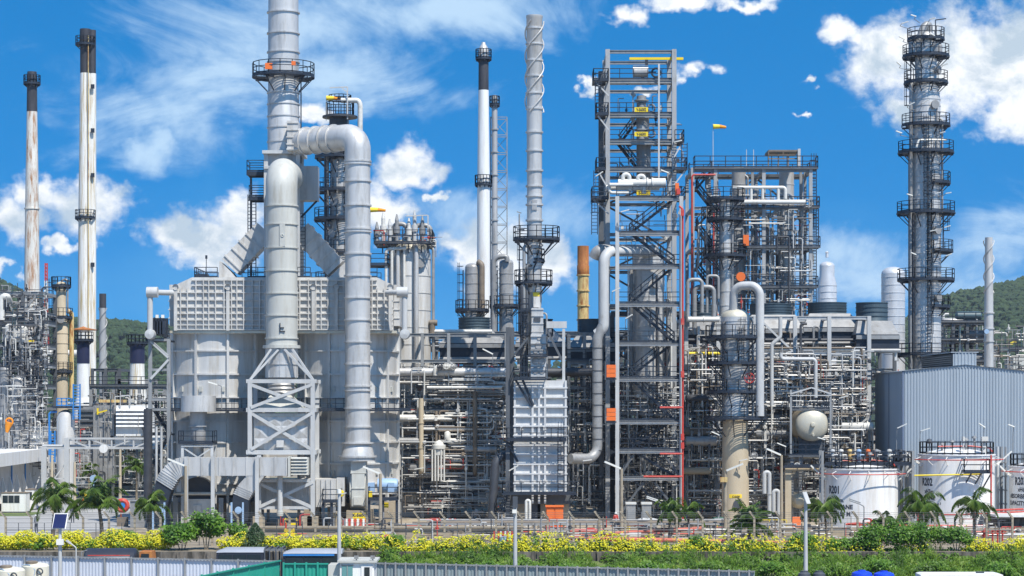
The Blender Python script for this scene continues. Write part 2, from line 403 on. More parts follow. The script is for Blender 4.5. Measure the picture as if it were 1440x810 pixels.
# cloud tone: bright sunlit billows, greyer bases
shade = nd(nt, 'ShaderNodeMapRange'); shade.inputs['From Min'].default_value = .28; shade.inputs['From Max'].default_value = .62
n4 = noise(15, 8, .55, 1, 1.2, 5.2, .1)
L(mth('ADD', mth('ADD', n4, .06), mth('MULTIPLY', mth('SUBTRACT', n1s, n1), 1.5)), shade.inputs['Value'])
cc = nd(nt, 'ShaderNodeMix', data_type='RGBA'); L(shade.outputs[0], cc.inputs['Factor'])
cc.inputs['A'].default_value = (6.6, 8.1, 9.6, 1); cc.inputs['B'].default_value = (12.6, 13.0, 13.4, 1)
m1 = nd(nt, 'ShaderNodeMix', data_type='RGBA'); L(cir.outputs[0], m1.inputs['Factor']); hz = nd(nt, 'ShaderNodeMapRange', interpolation_type='SMOOTHSTEP'); hz.inputs['From Min'].default_value = .10; hz.inputs['From Max'].default_value = .01; hz.inputs['To Max'].default_value = .34
L(mth('ADD', v, mth('MULTIPLY', mth('SUBTRACT', n2, .5), .16)), hz.inputs['Value'])
m0 = nd(nt, 'ShaderNodeMix', data_type='RGBA'); L(hz.outputs[0], m0.inputs['Factor']); L(tint.outputs['Result'], m0.inputs['A']); m0.inputs['B'].default_value = (2.2, 6.6, 11.0, 1)
L(m0.outputs['Result'], m1.inputs['A']); m1.inputs['B'].default_value = (8.0, 10.6, 13.0, 1)
m2 = nd(nt, 'ShaderNodeMix', data_type='RGBA'); L(dens.outputs[0], m2.inputs['Factor']); L(m1.outputs['Result'], m2.inputs['A']); L(cc.outputs['Result'], m2.inputs['B'])
# cloud added out of view (overhead, sides, behind) to whiten the fill light
n3d = nd(nt, 'ShaderNodeTexNoise'); n3d.inputs['Scale'].default_value = 2.6; n3d.inputs['Detail'].default_value = 9; n3d.inputs['Roughness'].default_value = .6
L(tc.outputs['Generated'], n3d.inputs['Vector'])
rest = nd(nt, 'ShaderNodeMapRange', interpolation_type='SMOOTHSTEP'); rest.inputs['From Min'].default_value = .49; rest.inputs['From Max'].default_value = .63; rest.inputs['To Max'].default_value = .55
L(n3d.outputs['Fac'], rest.inputs['Value'])
outside = nd(nt, 'ShaderNodeMapRange', interpolation_type='SMOOTHSTEP'); outside.inputs['From Min'].default_value = .30; outside.inputs['From Max'].default_value = .42
L(mth('MAXIMUM', mth('ABSOLUTE', u), mth('MAXIMUM', mth('ADD', v, .05), mth('MULTIPLY', sep.outputs['Y'], -8.))), outside.inputs['Value'])
m3 = nd(nt, 'ShaderNodeMix', data_type='RGBA'); L(mth('MULTIPLY', rest.outputs[0], outside.outputs[0]), m3.inputs['Factor']); L(m2.outputs['Result'], m3.inputs['A']); m3.inputs['B'].default_value = (6.2, 6.3, 6.2, 1)
L(m3.outputs['Result'], bg.inputs['Color'])
w.cycles.sampling_method = 'MANUAL'; w.cycles.sample_map_resolution = 512

# thin humid air over the whole place
hm = bpy.data.materials.new('humid_air'); hm.use_nodes = True; hn = hm.node_tree; hn.nodes.clear()
pv = nd(hn, 'ShaderNodeVolumePrincipled'); pv.inputs['Color'].default_value = (.86,.92,1,1); pv.inputs['Density'].default_value = .00009; pv.inputs['Anisotropy'].default_value = .2
ho = nd(hn, 'ShaderNodeOutputMaterial'); hn.links.new(pv.outputs[0], ho.inputs['Volume'])
hb0 = MB(); hb0.box(-1520, 1520, -320, 2110, -4, 150); hzb = hb0.build('haze', hm, base=(0,0,-4)); tag(hzb, 'thin humid haze filling the air over plant and hills', 'haze', kind='stuff')
# ---------------------------------------------------------------- ground, roads, hills
LOW = -2.3
b = MB()
b.add([(-1500,-300,LOW),(1500,-300,LOW),(1500,171,LOW),(-1500,171,LOW)], [(0,1,2,3)])
b.add([(-1500,171,LOW),(1500,171,LOW),(1500,171.01,0),(-1500,171.01,0)], [(0,1,2,3)])
b.add([(-1500,171.01,0),(1500,171.01,0),(1500,2090,0),(-1500,2090,0)], [(0,1,2,3)])
struct(b.build('ground', M['ground'], base=(0,171,0)))
b = MB(); b.add([(-400,157.5,LOW+.004),(400,157.5,LOW+.004),(400,169.5,LOW+.004),(-400,169.5,LOW+.004)], [(0,1,2,3)])
struct(b.build('road', M['asph'], base=(0,160,LOW)))
# pale service road on the left, running back between the plots
b = MB()
b.add([(-75,188,.008),(-41,188,.008),(-36.5,205,.008),(-39,236,.008),(-44,262,.008),(-47.5,300,.008),(-30,306,.008),(-30,316,.008),(-60,316,.008),(-57,262,.008),(-56,236,.008),(-75,222,.008)],
      [(0,1,2,3,11),(3,4,9,10,11),(4,5,8,9),(5,6,7,8)])
struct(b.build('service_road', M['asph'], base=(-50,230,0)))
b = MB(); b.add([(-62,262,.004),(-40,262,.004),(-28,345,.004),(-85,345,.004)], [(0,1,2,3)])
b.add([(-60,222,.012),(-51,226,.012),(-51,234,.012),(-60,234,.012)], [(0,1,2,3)])
struct(b.build('lawn', M['grassm'], base=(-52,280,0)))
# kerb edging the plant slab
b = MB(); b.box(-36, 100, 186.0, 186.3, 0, .28); b.box(-36, 100, 192.0, 192.35, 0, .35)
struct(b.build('kerb', M['conc'], base=(30,186,0)))
b = MB(); b.add([(-35,194,.012),(105,194,.012),(105,262,.012),(-35,262,.012)], [(0,1,2,3)])
struct(b.build('plant_slab', M['conc'], base=(30,220,0)))

CREST = [(-1500,300),(-700,330),(-250,345),(-60,365),(0,386),(30,404),(60,425),(90,438),(135,447),(180,446),(230,452),(420,478),(700,505),(1150,490),(1280,440),(1322,414),(1345,406),(1400,396),(1440,386),(1600,352),(1900,330),(2900,310)]
def crest(px):
    for (a, ya), (c, yc) in zip(CREST[:-1], CREST[1:]):
        if a <= px <= c:
            t = (px - a) / (c - a); return ya + (yc - ya) * t
    return CREST[-1][1]
def hillh(x, y):
    px = x / 1500 * FOC + 720
    top = EYE + (HOR - 9 - crest(max(-1500, min(2900, px)))) / FOC * 1500
    t = (y - 900) / 600
    t = max(0, min(1, t)); t = t * t * (3 - 2 * t)
    if y > 1500: t = max(0, 1 - (y - 1500) / 1500)
    n = math.sin(x*.021+y*.013)*5 + math.sin(x*.008-y*.017+2)*8
    return max(-2, (top - 4) * t + n * t * (1 - t) * 3)
b = MB(); xs = [-1100 + 22*i for i in range(101)]; ys = [880 + 26*i for i in range(44)]
b.add([(x, y, hillh(x, y)) for y in ys for x in xs], [(j*101+i, j*101+i+1, (j+1)*101+i+1, (j+1)*101+i) for j in range(43) for i in range(100)], True)
M['hill'] = mat('wooded_hill', (.018,.038,.011), .95, 0, .4, (.05,.05,.05))
struct(b.build('hill', M['hill'], base=(0,1500,0)))
# the wood on the hills: crowns scattered over the slope, one mass
M['wood'] = leafmat('wood_crowns', [(.010,.026,.009),(.020,.044,.013),(.032,.062,.016),(.046,.078,.02)], .8, .1)
b = MB(); r2 = random.Random(3)
ico = [(0,0,1),(.894,0,.447),(.276,.851,.447),(-.724,.526,.447),(-.724,-.526,.447),(.276,-.851,.447),(.724,.526,-.447),(-.276,.851,-.447),(-.894,0,-.447),(-.276,-.851,-.447),(.724,-.526,-.447)]
icf = [(0,1,2),(0,2,3),(0,3,4),(0,4,5),(0,5,1),(1,6,2),(2,7,3),(3,8,4),(4,9,5),(5,10,1),(6,7,2),(7,8,3),(8,9,4),(9,10,5),(10,6,1)]
def crown(x, y, z, s):
    for k in range(6):
        ox, oy, oz = r2.uniform(-.6,.6)*s, r2.uniform(-.6,.6)*s, r2.uniform(-.15,.5)*s; q = s*r2.uniform(.35,.62)
        b.add([(x+ox+vx*q*r2.uniform(.75,1.25), y+oy+vy*q*r2.uniform(.75,1.25), z+oz+vz*q*r2.uniform(.75,1.2)) for vx,vy,vz in ico], icf, False)
for k in range(5200):
    side = r2.random()
    px = r2.uniform(1270, 1475) if side < .62 else (r2.uniform(-35, 260) if side < .95 else r2.uniform(260,1270))
    y = 930 + 580 * r2.random() ** .75
    x = (px - 720) / FOC * y
    z = hillh(x, y)
    if z < 1: continue
    crown(x, y, z + 1.5, r2.uniform(3.2, 6.2))
tag(b.build('hill_forest', M['wood'], base=(0,1400,0)), 'dense dark green forest covering the distant hills', 'forest', kind='stuff')
# ---------------------------------------------------------------- helpers for plant items
def arc(cx, cy, r, z, a0, a1, n=None):
    n = n or max(3, int(abs(a1 - a0) / 22))
    return [(cx + r*math.cos(R(a0 + (a1-a0)*k/n)), cy + r*math.sin(R(a0 + (a1-a0)*k/n)), z) for k in range(n + 1)]
def ring_platform(root, cx, cy, z, r0, r1, a0=0, a1=360, h=1.1, braces=True, t=.055):
    full = abs(a1 - a0) >= 360
    p = MB(); p.ring((cx, cy, z - .2), r1 - .06, .06, .2, 32, R(a0), R(a1)); p.ring((cx, cy, z - .16), r0 + .02, .05, .15, 32, R(a0), R(a1)); q = r0 + .16
    while q < r1 - .1: p.ring((cx, cy, z - .05), q, .05, .04, 28, R(a0), R(a1)); q += .14
    n = max(3, int(abs(a1 - a0) / 40))
    if braces:
        for k in range(n + (0 if full else 1)):
            a = R(a0 + (a1 - a0) * k / n); c, s = math.cos(a), math.sin(a)
            p.bar((cx + c*r0, cy + s*r0, z - .25), (cx + c*(r1-.05), cy + s*(r1-.05), z - .25), .09, .22)
            p.bar((cx + c*r0, cy + s*r0, z - .1 - (r1-r0)*1.0), (cx + c*(r1-.2), cy + s*(r1-.2), z - .3), .09)
    o = p.build('platform', M['navy'], root)
    rl = MB(); pts = arc(cx, cy, r1 - .05, z, a0, a1)
    rl.rail(pts[:-1] if full else pts, h, t, 1.3, close=full)
    if not full:
        for a in (a0, a1):
            c, s = math.cos(R(a)), math.sin(R(a)); rl.rail([(cx+c*r0, cy+s*r0, z), (cx+c*(r1-.05), cy+s*(r1-.05), z)], h, t, 1.3)
    rl.build('railing', M['navy'], o)
    return o
def deck(root, x0, x1, y0, y1, z, sides='FBLR', th=.12, m='steeld', rm='navy', h=1.1, name='deck', t=.055):
    p = MB(); p.box(x0, x1, y0, y0 + .07, z - th - .05, z); p.box(x0, x1, y1 - .07, y1, z - th - .05, z); q = y0 + .18
    while q < y1 - .14: p.box(x0 + .01, x1 - .01, q, q + .06, z - .06, z - .01); q += .15
    n = max(1, int((x1 - x0) / 2.)); 
    for k in range(n + 1):
        xx = x0 + (x1 - x0 - .08) * k / n; p.box(xx, xx + .08, y0 + .02, y1 - .02, z - th, z - .003)
    o = p.build(name, M[m], root)
    rl = MB(); e = .05
    S_ = {'F': ((x0+e,y0+e,z),(x1-e,y0+e,z)), 'B': ((x0+e,y1-e,z),(x1-e,y1-e,z)), 'L': ((x0+e,y0+e,z),(x0+e,y1-e,z)), 'R': ((x1-e,y0+e,z),(x1-e,y1-e,z))}
    for q in sides: rl.rail(S_[q], h, t)
    if sides: rl.build('railing', M[rm], o)
    return o
def part(root, name, m, fn):
    b = MB(); fn(b); return b.build(name, M[m], root)
def head(r, z, k=.5, n=6):          # elliptical head profile, from r at z up to the axis
    return [(max(.001, r*math.cos(PI/2*i/n)), z + r*k*math.sin(PI/2*i/n)) for i in range(n + 1)]
def banded(b, cx, cy, r, z0, z1, step, w=.09, h=.12, seg=28):
    z = z0
    while z < z1 - .01:
        b.ring((cx, cy, z), r - .01, w, h, seg); z += step
def handwheel(b, c, r=.35, axis='Y'):
    b.torus(c, r, .045, axis)
    c = Vector(c)
    for k in range(3):
        a = PI*k/3; d = Vector((math.cos(a), 0, math.sin(a)))*r
        if axis == 'Z': d = Vector((math.cos(a), math.sin(a), 0))*r
        b.bar(c - d, c + d, .05)
TEXT_FONT = None
def text_mesh(s, size):
    """lettering as triangles in a plane (x right, y up), centred on x, baseline 0"""
    cu = bpy.data.curves.new('t', 'FONT'); cu.body = s; cu.size = size; cu.resolution_u = 2; cu.offset = size*.035
    ob = bpy.data.objects.new('t', cu); COL.objects.link(ob)
    bpy.context.view_layer.update()
    dg = bpy.context.evaluated_depsgraph_get(); me = bpy.data.meshes.new_from_object(ob.evaluated_get(dg))
    vs = [Vector(v.co) for v in me.vertices]; fs = [list(p.vertices) for p in me.polygons]
    bpy.data.objects.remove(ob); bpy.data.curves.remove(cu); bpy.data.meshes.remove(me)
    return vs, fs
def flat_text(b, s, size, c, align='C', wscale=1.):      # facing -Y
    vs, fs = text_mesh(s, size)
    x0 = min(v.x for v in vs); x1 = max(v.x for v in vs)
    off = {'C': (x0+x1)/2, 'L': x0, 'R': x1}[align]
    b.add([(c[0] + (v.x-off)*wscale, c[1], c[2] + v.y) for v in vs], fs)
def wrap_text(b, s, size, cx, cy, r, z, a_right, wscale=.8):   # on a cylinder; right edge at angle a_right
    vs, fs = text_mesh(s, size); x1 = max(v.x for v in vs)
    out = []
    for v in vs:
        a = R(a_right) - (x1 - v.x)*wscale / r
        out.append((cx + r*math.cos(a), cy + r*math.sin(a), z + v.y))
    b.add(out, fs)
def frame(root, xs, ys, zs, cw=.3, bw=.2, bh=.3, cm='steel', bm='steel', ztop=None, z0=0., inner=True):
    ztop = ztop or zs[-1] + bh/2 + .02
    for j, y in enumerate(ys):
        for i, x in enumerate(xs):
            if not inner and 0 < j < len(ys)-1: continue
            part(root, 'column', cm, lambda b: (b.box(x-cw/2, x+cw/2, y-cw/2, y-cw/2+.05, z0, ztop), b.box(x-cw/2, x+cw/2, y+cw/2-.05, y+cw/2, z0, ztop), b.box(x-.035, x+.035, y-cw/2+.05, y+cw/2-.05, z0, ztop)))
    for z in zs:
        for j, y in enumerate(ys):
            if not inner and 0 < j < len(ys)-1: continue
            part(root, 'beam', bm, lambda b: (b.box(xs[0], xs[-1], y-bw/2, y+bw/2, z+bh/2-.05, z+bh/2), b.box(xs[0], xs[-1], y-bw/2, y+bw/2, z-bh/2, z-bh/2+.05), b.box(xs[0], xs[-1], y-.03, y+.03, z-bh/2+.05, z+bh/2-.05)))
        for x in xs:
            part(root, 'cross_beam', bm, lambda b: b.box(x-bw/2+.003, x+bw/2-.003, ys[0], ys[-1], z-bh/2+.003, z+bh/2-.003))
def brace(root, a, b_, w=.14, m='steel'):
    part(root, 'brace', m, lambda b: b.bar(a, b_, w))
def leaf(b, p, d, up, L, W):
    s = d.cross(up)
    if s.length < 1e-4: s = Vector((1,0,0))
    s.normalize(); b.add([p, p + d*L*.5 + s*W/2, p + d*L, p + d*L*.5 - s*W/2], [(0,1,2,3)])
LIT = Vector((.3, -.55, .85)).normalized()
def lleaf(b, p, out, L, W, r_, k=.75):      # a leaf turned towards the light, as leaves grow
    n = (LIT + out*.5 + rdir(r_)*k).normalized(); d = n.cross(rdir(r_))
    if d.length < .05: d = n.cross(Vector((1,0,0)))
    d.normalize(); s = n.cross(d)
    b.add([p - d*L*.5, p - s*W*.5, p + d*L*.5, p + s*W*.5], [(0,1,2,3)])
def rdir(r_):
    while True:
        v = Vector((r_.uniform(-1,1), r_.uniform(-1,1), r_.uniform(-1,1)))
        if .05 < v.length < 1: return v.normalized()
def bush(b, c, rx, ry, rz, n, L=.22, r_=rng, clumps=9, shell=.35):
    c = Vector(c); cl = []
    for k in range(clumps):
        d = rdir(r_); d.z = abs(d.z)*.9 - .1
        cl.append((Vector((d.x*rx*.62, d.y*ry*.62, d.z*rz*.62)), r_.uniform(.35,.6)))
    for i in range(n):
        o, s = cl[r_.randrange(clumps)]
        d = rdir(r_); q = (shell + (1-shell)*r_.random()) * s
        p = c + o + Vector((d.x*rx*q, d.y*ry*q, d.z*rz*q))
        if p.z < c.z - rz*.98: continue
        lleaf(b, p, d, L*r_.uniform(.6,1.3), L*r_.uniform(.45,.75), r_, .9)
# ================================================================ the big process furnace with its ducts
YH = 209.0
fx = lambda p, Y=YH: ax(p, Y)
fz = lambda p, Y=YH: az(p, Y)
ht = thing('furnace', (fx(398), 214, 0), 'huge pale grey twin-cylinder process furnace with a ribbed box across its top', 'furnace')
# --- two cylindrical fireboxes
for cpx in (307, 490):
    cx = ax(cpx, 214); cy = 214.2; r = ln(68, 214.)
    zt, zb = az(468, 214), 2.9
    def fb(b):
        b.lathe([(r, zb), (r, zt), (.01, zt)], (cx, cy, 0), 72); b.lathe([(.01, zb), (r*.8, zb-.3), (r, zb)], (cx, cy, 0), 72)
    o = part(ht, 'firebox', 'fire', fb)
    for py in (468.5, 493, 526, 559, 592, 622, 652, 680):
        part(o, 'stiffener_ring', 'fire', lambda b: b.ring((cx, cy, az(py, 209.5) - .09), r - .02, .27, .16, 72))
    for k in range(10):
        a = R(-90 + 18 + k*36); 
        c, s = math.cos(a), math.sin(a)
        part(o, 'buckstay', 'fire', lambda b: b.bar((cx+c*(r+.14), cy+s*(r+.14), 0), (cx+c*(r+.14), cy+s*(r+.14), zt+.05), .24, .3, up=(c, s, 0)))
    for k in range(6):       # little peep doors
        a = R(-155 + 26*k); c, s = math.cos(a), math.sin(a)
        for zz, ww, hh in ((547, .3, .5), (665, .26, .4)): part(o, 'peep_door', 'cream', lambda b: b.bar((cx+c*r, cy+s*r, az(zz,209)), (cx+c*(r+.16), cy+s*(r+.16), az(zz,209)), ww, hh))
    pl = MB(); pl.ring((cx, cy, 2.1), r-.9, 1., .5, 48); pl.build('floor_ring', M['steeld'], ht)
# --- walkway all along the fireboxes
zw = az(576, 208)
p = MB(); p.box(fx(222), fx(578), 207.6, 209.0, zw-.16, zw)
for cpx in (307, 490): p.ring((ax(cpx,214), 214.2, zw-.15), ln(68,214.)+.2, 1.2, .14, 48)
o = p.build('walkway', M['navy'], ht)
q = MB(); q.rail([(fx(222), 207.65, zw), (fx(350), 207.65, zw)]); q.build('railing', M['navy'], o); q = MB(); q.rail([(fx(442), 207.65, zw), (fx(578), 207.65, zw)])
for cpx in (307, 490): q.rail(arc(ax(cpx,214), 214.2, ln(68,214.)+1.35, zw, -170, -10, 22))
q.build('railing', M['navy'], o)
zw2 = az(606, 208)
# --- convection box with ribs
zc0, zc1 = fz(465), fz(390)
x0, x1 = fx(244), fx(553); xm = fx(270)
b = MB()
b.add([(x0,YH,zc0),(x1,YH,zc0),(x1,YH,fz(401)),(fx(530),YH,zc1),(xm,YH,zc1),(x0,YH,fz(402)),
       (x0,218.5,zc0),(x1,218.5,zc0),(x1,218.5,fz(401)),(fx(530),218.5,zc1),(xm,218.5,zc1),(x0,218.5,fz(402))],
      [(0,1,2,3,4,5),(11,10,9,8,7,6),(0,6,7,1),(1,7,8,2),(2,8,9,3),(3,9,10,4),(4,10,11,5),(5,11,6,0)])
# ribs
for py in (394, 401.5, 411.5, 422, 432, 441, 450, 457, 463.5):
    b.box(x0+.05 if py > 402 else xm, x1-.05 if py > 402 else fx(530), YH-.2, YH+.02, fz(py)-.05, fz(py)+.05)
px = 247.; k = 0
while px < 551:
    b.box(fx(px)-.05, fx(px)+.05, YH-.23, YH+.03, zc0+.05, fz(393 if 270 < px < 528 else 405)); px += (7.5, 9.5, 12, 10.5)[k % 4]; k += 1
for px in (247.5, 321, 417, 441, 473, 549):
    b.box(fx(px)-.16, fx(px)+.16, YH-.32, YH+.02, zc0, fz(404)); b.lathe([(.3,-.08),(.3,.08),(.01,.1)], (fx(px), YH-.3, fz(404)), 12, 'Y')
cb = b.build('convection_box', M['panel'], ht)
for (a, c) in ((237, 243.5), (553.5, 562)):
    part(ht, 'header_box', 'panel', lambda b: (b.box(fx(a), fx(c), YH+.5, 217.5, fz(458), fz(400)), [b.box(fx(a)-.1, fx(c)-.01, YH+.42, YH+.52, fz(p_)-.05, fz(p_)+.05) for p_ in (411,423,435,447)]))
part(ht, 'base_band', 'brass', lambda b: b.box(fx(238.5), fx(558), YH-.05, 218.6, fz(468.5), zc0-.003))
rl = MB(); zr = zc1
for a, c in ((273, 305), (348, 376), (418, 436), (500, 530)):
    rl.rail([(fx(a), YH+.3, zr), (fx(c), YH+.3, zr)], 1.0, .07, 1.0)
rl.rail([(fx(273), YH+.3, zr), (fx(273), 218, zr), (fx(528), 218, zr)], 1.0, .07, 1.2); rl.box(fx(273), fx(291), YH+.3, YH+1.5, zr+.02, zr+.35)
rl.build('roof_railing', M['navy'], ht)
part(ht, 'roof_post', 'navy', lambda b: (b.bar((fx(286), 211, zr), (fx(286), 211, fz(362)), .06), b.box(fx(284.6), fx(287.4), 210.9, 211.1, fz(362), fz(357))))
for cpx in (250, 307, 352, 440, 490, 545):
    part(ht, 'pedestal', 'conc', lambda b: b.box(ax(cpx,212)-.8, ax(cpx,212)+.8, 211, 212.6, 0, 2.2))
# --- breeching: sloped ducts from the box up to the stack
YB = 213.5
def slant(name, pts, w, d, ribs=5):
    b = MB(); a = Vector(pts[0]); c = Vector(pts[1]); u = (c - a).normalized(); s = Vector((u.z, 0, -u.x))
    b.hexa([a-s*w/2-Vector((0,d/2,0)), a+s*w/2-Vector((0,d/2,0)), a+s*w/2+Vector((0,d/2,0)), a-s*w/2+Vector((0,d/2,0))],
           [c-s*w/2-Vector((0,d/2,0)), c+s*w/2-Vector((0,d/2,0)), c+s*w/2+Vector((0,d/2,0)), c-s*w/2+Vector((0,d/2,0))])
    for k in range(ribs):
        t = .1 + .8*k/(ribs-1); m_ = a.lerp(c, t); e = .12
        b.hexa([m_-s*(w/2+e)-Vector((0,d/2+e,0))-u*.07, m_+s*(w/2+e)-Vector((0,d/2+e,0))-u*.07, m_+s*(w/2+e)+Vector((0,d/2+e,0))-u*.07, m_-s*(w/2+e)+Vector((0,d/2+e,0))-u*.07],
               [m_-s*(w/2+e)-Vector((0,d/2+e,0))+u*.07, m_+s*(w/2+e)-Vector((0,d/2+e,0))+u*.07, m_+s*(w/2+e)+Vector((0,d/2+e,0))+u*.07, m_-s*(w/2+e)+Vector((0,d/2+e,0))+u*.07])
    return b.build(name, M['panel'], ht)
slant('breeching_duct', [(ax(325,YB), YB, az(376,YB)), (ax(374,YB), YB, az(325,YB))], 2.1, 2.6)
slant('breeching_duct', [(ax(473,YB), YB, az(378,YB)), (ax(424,YB), YB, az(325,YB))], 2.1, 2.6)
part(ht, 'duct_foot', 'panel', lambda b: b.hexa([(ax(310,YB),YB-1.3,zc1),(ax(336,YB),YB-1.3,zc1),(ax(336,YB),YB+1.3,zc1),(ax(310,YB),YB+1.3,zc1)],
     [(ax(311,YB),YB-1.3,az(368,YB)),(ax(327,YB),YB-1.3,az(383,YB)),(ax(327,YB),YB+1.3,az(383,YB)),(ax(311,YB),YB+1.3,az(368,YB))]))
part(ht, 'duct_foot', 'panel', lambda b: b.hexa([(ax(462,YB),YB-1.3,zc1),(ax(488,YB),YB-1.3,zc1),(ax(488,YB),YB+1.3,zc1),(ax(462,YB),YB+1.3,zc1)],
     [(ax(471,YB),YB-1.3,az(385,YB)),(ax(487,YB),YB-1.3,az(370,YB)),(ax(487,YB),YB+1.3,az(370,YB)),(ax(471,YB),YB+1.3,az(385,YB))]))
part(ht, 'breeching_hopper', 'panel', lambda b: (b.hexa([(ax(375,YB),YB-1.2,az(345,YB)),(ax(423,YB),YB-1.2,az(345,YB)),(ax(423,YB),YB+1.4,az(345,YB)),(ax(375,YB),YB+1.4,az(345,YB))],
     [(ax(375,YB),YB-1.2,az(300,YB)),(ax(423,YB),YB-1.2,az(300,YB)),(ax(423,YB),YB+1.4,az(300,YB)),(ax(375,YB),YB+1.4,az(300,YB))])))
part(ht, 'damper_box', 'alud', lambda b: b.box(ax(418,212), ax(447,212), 211.6, 213.6, az(282,212), az(234,212)))
brace(ht, (ax(423,212), 212.4, az(305,212)), (ax(445,212), 212.4, az(282,212)), .18, 'navy')
for k, px in enumerate((376.5, 421)):
    for y in (211.6, 215.4):
        part(ht, 'stack_leg', 'galv', lambda b: b.box(ax(px,213)-.2, ax(px,213)+.2, y-.2, y+.2, zc1, az(216,213)))
part(ht, 'stack_table', 'galv', lambda b: (b.box(ax(374,213), ax(424,213), 211.2, 215.8, az(240,213), az(236,213)), b.box(ax(372,213), ax(428,213), 211, 216, az(219,213), az(214.5,213))))
# left landings and ladder beside the stack
for (pa, pb, py) in ((349, 374, 243), (352, 374, 278)):
    deck(ht, ax(pa,214), ax(pb,214), 212.6, 215, az(py,214), 'FLB', name='landing', th=.35, m='navy', t=.07)
part(ht, 'ladder', 'navy', lambda b: b.ladder((ax(356,214), 213), zc1, az(275,214), (0,-1), .8, False, .09))
part(ht, 'ladder', 'navy', lambda b: (b.ladder((ax(427,214), 212), zc1, az(300,214), (0,-1), .7, False, .08), b.bar((ax(352,214),214.6,zc1),(ax(352,214),214.6,az(243,214)),.2)))
# --- fire stair and vestibule on the left flank
part(ht, 'burner_bundle', 'navy', lambda b: [b.box(fx(pp)-.25, fx(pp)+.25, 206.9+j*.4, 207.5+j*.4, fz(470)-.1*j, fz(448)) for j, pp in enumerate((216,222,228,234))])

# ================================================================ main stack
YS = 213.4; cx = ax(398.5, YS); r = ln(21.7, YS)
st = thing('chimney', (cx, YS, az(236, YS)), 'thick pale grey steel chimney rising out of the picture above the furnace', 'chimney')
def f(b):
    b.lathe([(r*1.02, az(236,YS)), (r*1.02, az(133,YS)), (r*.98, az(131,YS)), (r, az(95,YS)), (r*.95, az(-60,YS)), (r*.8, az(-60,YS))], (cx, YS, 0), 40)
    for py in (-40,-12,18,47.5,74,88,131,147,164,180,200): b.ring((cx, YS, az(py,YS)-.07), r*.96, .17, .13, 40)
part(st, 'shell', 'alu', f)
ring_platform(st, cx, YS, az(107,YS), r+.05, ln(44,YS), 0, 360, 1.25, t=.07)
part(st, 'signal_box', 'orange', lambda b: (b.box(cx-1.5, cx-.8, YS-2.9, YS-2.6, az(107,YS)+.25, az(107,YS)+.85), b.box(cx+1.1, cx+1.5, YS-2.9, YS-2.6, az(98,YS), az(98,YS)+.4)))
part(st, 'ladder', 'navy', lambda b: b.ladder((cx+r+.25, YS-.3), az(230,YS), az(107,YS), (1,0), .5, False, .07))
part(st, 'side_box', 'panel', lambda b: (b.box(ax(405,211), ax(420,211), 210.2, 213, az(213,211), az(171,211)), [b.box(ax(404,211), ax(421,211), 210.1, 210.2, az(p_,211)-.06, az(p_,211)+.06) for p_ in (174,184,194,204,211)]))

# ================================================================ right flue duct over the top
YD = 206.4
rd = 1.22; zt = az(194, 208.5)
du = thing('flue_duct', (ax(503,YD), YD, 0), 'long grey round duct bending down from the chimney in front of the furnace', 'duct')
A = Vector((ax(418,211.5), 211.5, zt)); B_ = Vector((ax(503,YD), YD, az(192,YD))); Cc = Vector((ax(503,YD), YD, az(648,YD)))
part(du, 'bend', 'alu', lambda b: b.tube([A, B_, (B_.x, YD, az(232,YD))], rd*1.04, 36, 2.1, fs=8))
dr = (B_ - A).normalized()
def bandtube(b):
    for t in (0, .16, .32, .48, .62):
        p = A.lerp(B_, t); b.tube([p - dr*.06, p + dr*.06], rd*1.04 + .13, 36)
part(du, 'bands', 'alu', bandtube)
def f(b):
    b.lathe([(rd, az(635,YD)), (rd, az(227,YD))], (B_.x, YD, 0), 40)
    for py in (227,231,255,289,322,326,357,388,419,450,481,512,543,549,574,600): b.ring((B_.x, YD, az(py,YD)-.07), rd-.02, .15, .14, 40)
part(du, 'riser', 'alu', f)
def f(b):
    b.lathe([(rd*1.4, az(648,YD)), (rd*1.4, az(643,YD)), (rd*1.32, az(642,YD)), (rd*1.22, az(632,YD)), (rd*1.05, az(626,YD)), (rd, az(622,YD))], (B_.x, YD, 0), 40)
    b.ring((B_.x, YD, az(624,YD)), rd, .32, .15, 40); b.ring((B_.x, YD, az(643,YD)), rd*1.36, .2, .15, 40)
part(du, 'skirt', 'alu', f)
part(du, 'inspection_hatch', 'navy', lambda b: (b.bar((ax(391,204),204.2,az(465,204)),(ax(391,204),204.2,az(455,204)),.07)))
# transition + fan under it
fan = thing('induced_draught_fan', (ax(504,YD), YD, 0), 'large draught fan housing standing under the round duct', 'fan')
part(fan, 'outlet', 'cream', lambda b: (b.box(ax(493,205), ax(514,205), 205.2, 207.6, az(665,205), az(648.5,205)), b.box(ax(492.5,205), ax(514.5,205), 205.1, 207.7, az(666,205), az(664.7,205))))
def f(b):
    b.lathe([(.01,-.75),(2.1,-.75),(2.1,.75),(.01,.75)], (ax(503.5,206), 207.3, az(690,206)), 32, 'X')
    b.box(ax(494.5,205), ax(512.5,205), 205.1, 207.2, az(712,205), az(666.5,205))
    b.box(ax(497,205), ax(509,205), 204.98, 205.1, az(710,205), az(699,205)); b.box(ax(494,205), ax(513,205), 205.03, 205.2, az(687.5,205), az(686,205))
part(fan, 'scroll', 'cream', f)
part(fan, 'inlet_box', 'panel', lambda b: b.box(ax(473,205), ax(484,205), 205.3, 208.6, az(712,205), az(672,205)))
part(fan, 'plinth', 'conc', lambda b: (b.box(ax(487,205), ax(521,205), 205, 209.5, 0, az(718,205)), b.box(ax(465,205), ax(474,205), 204.6, 206, 0, az(722,205))))
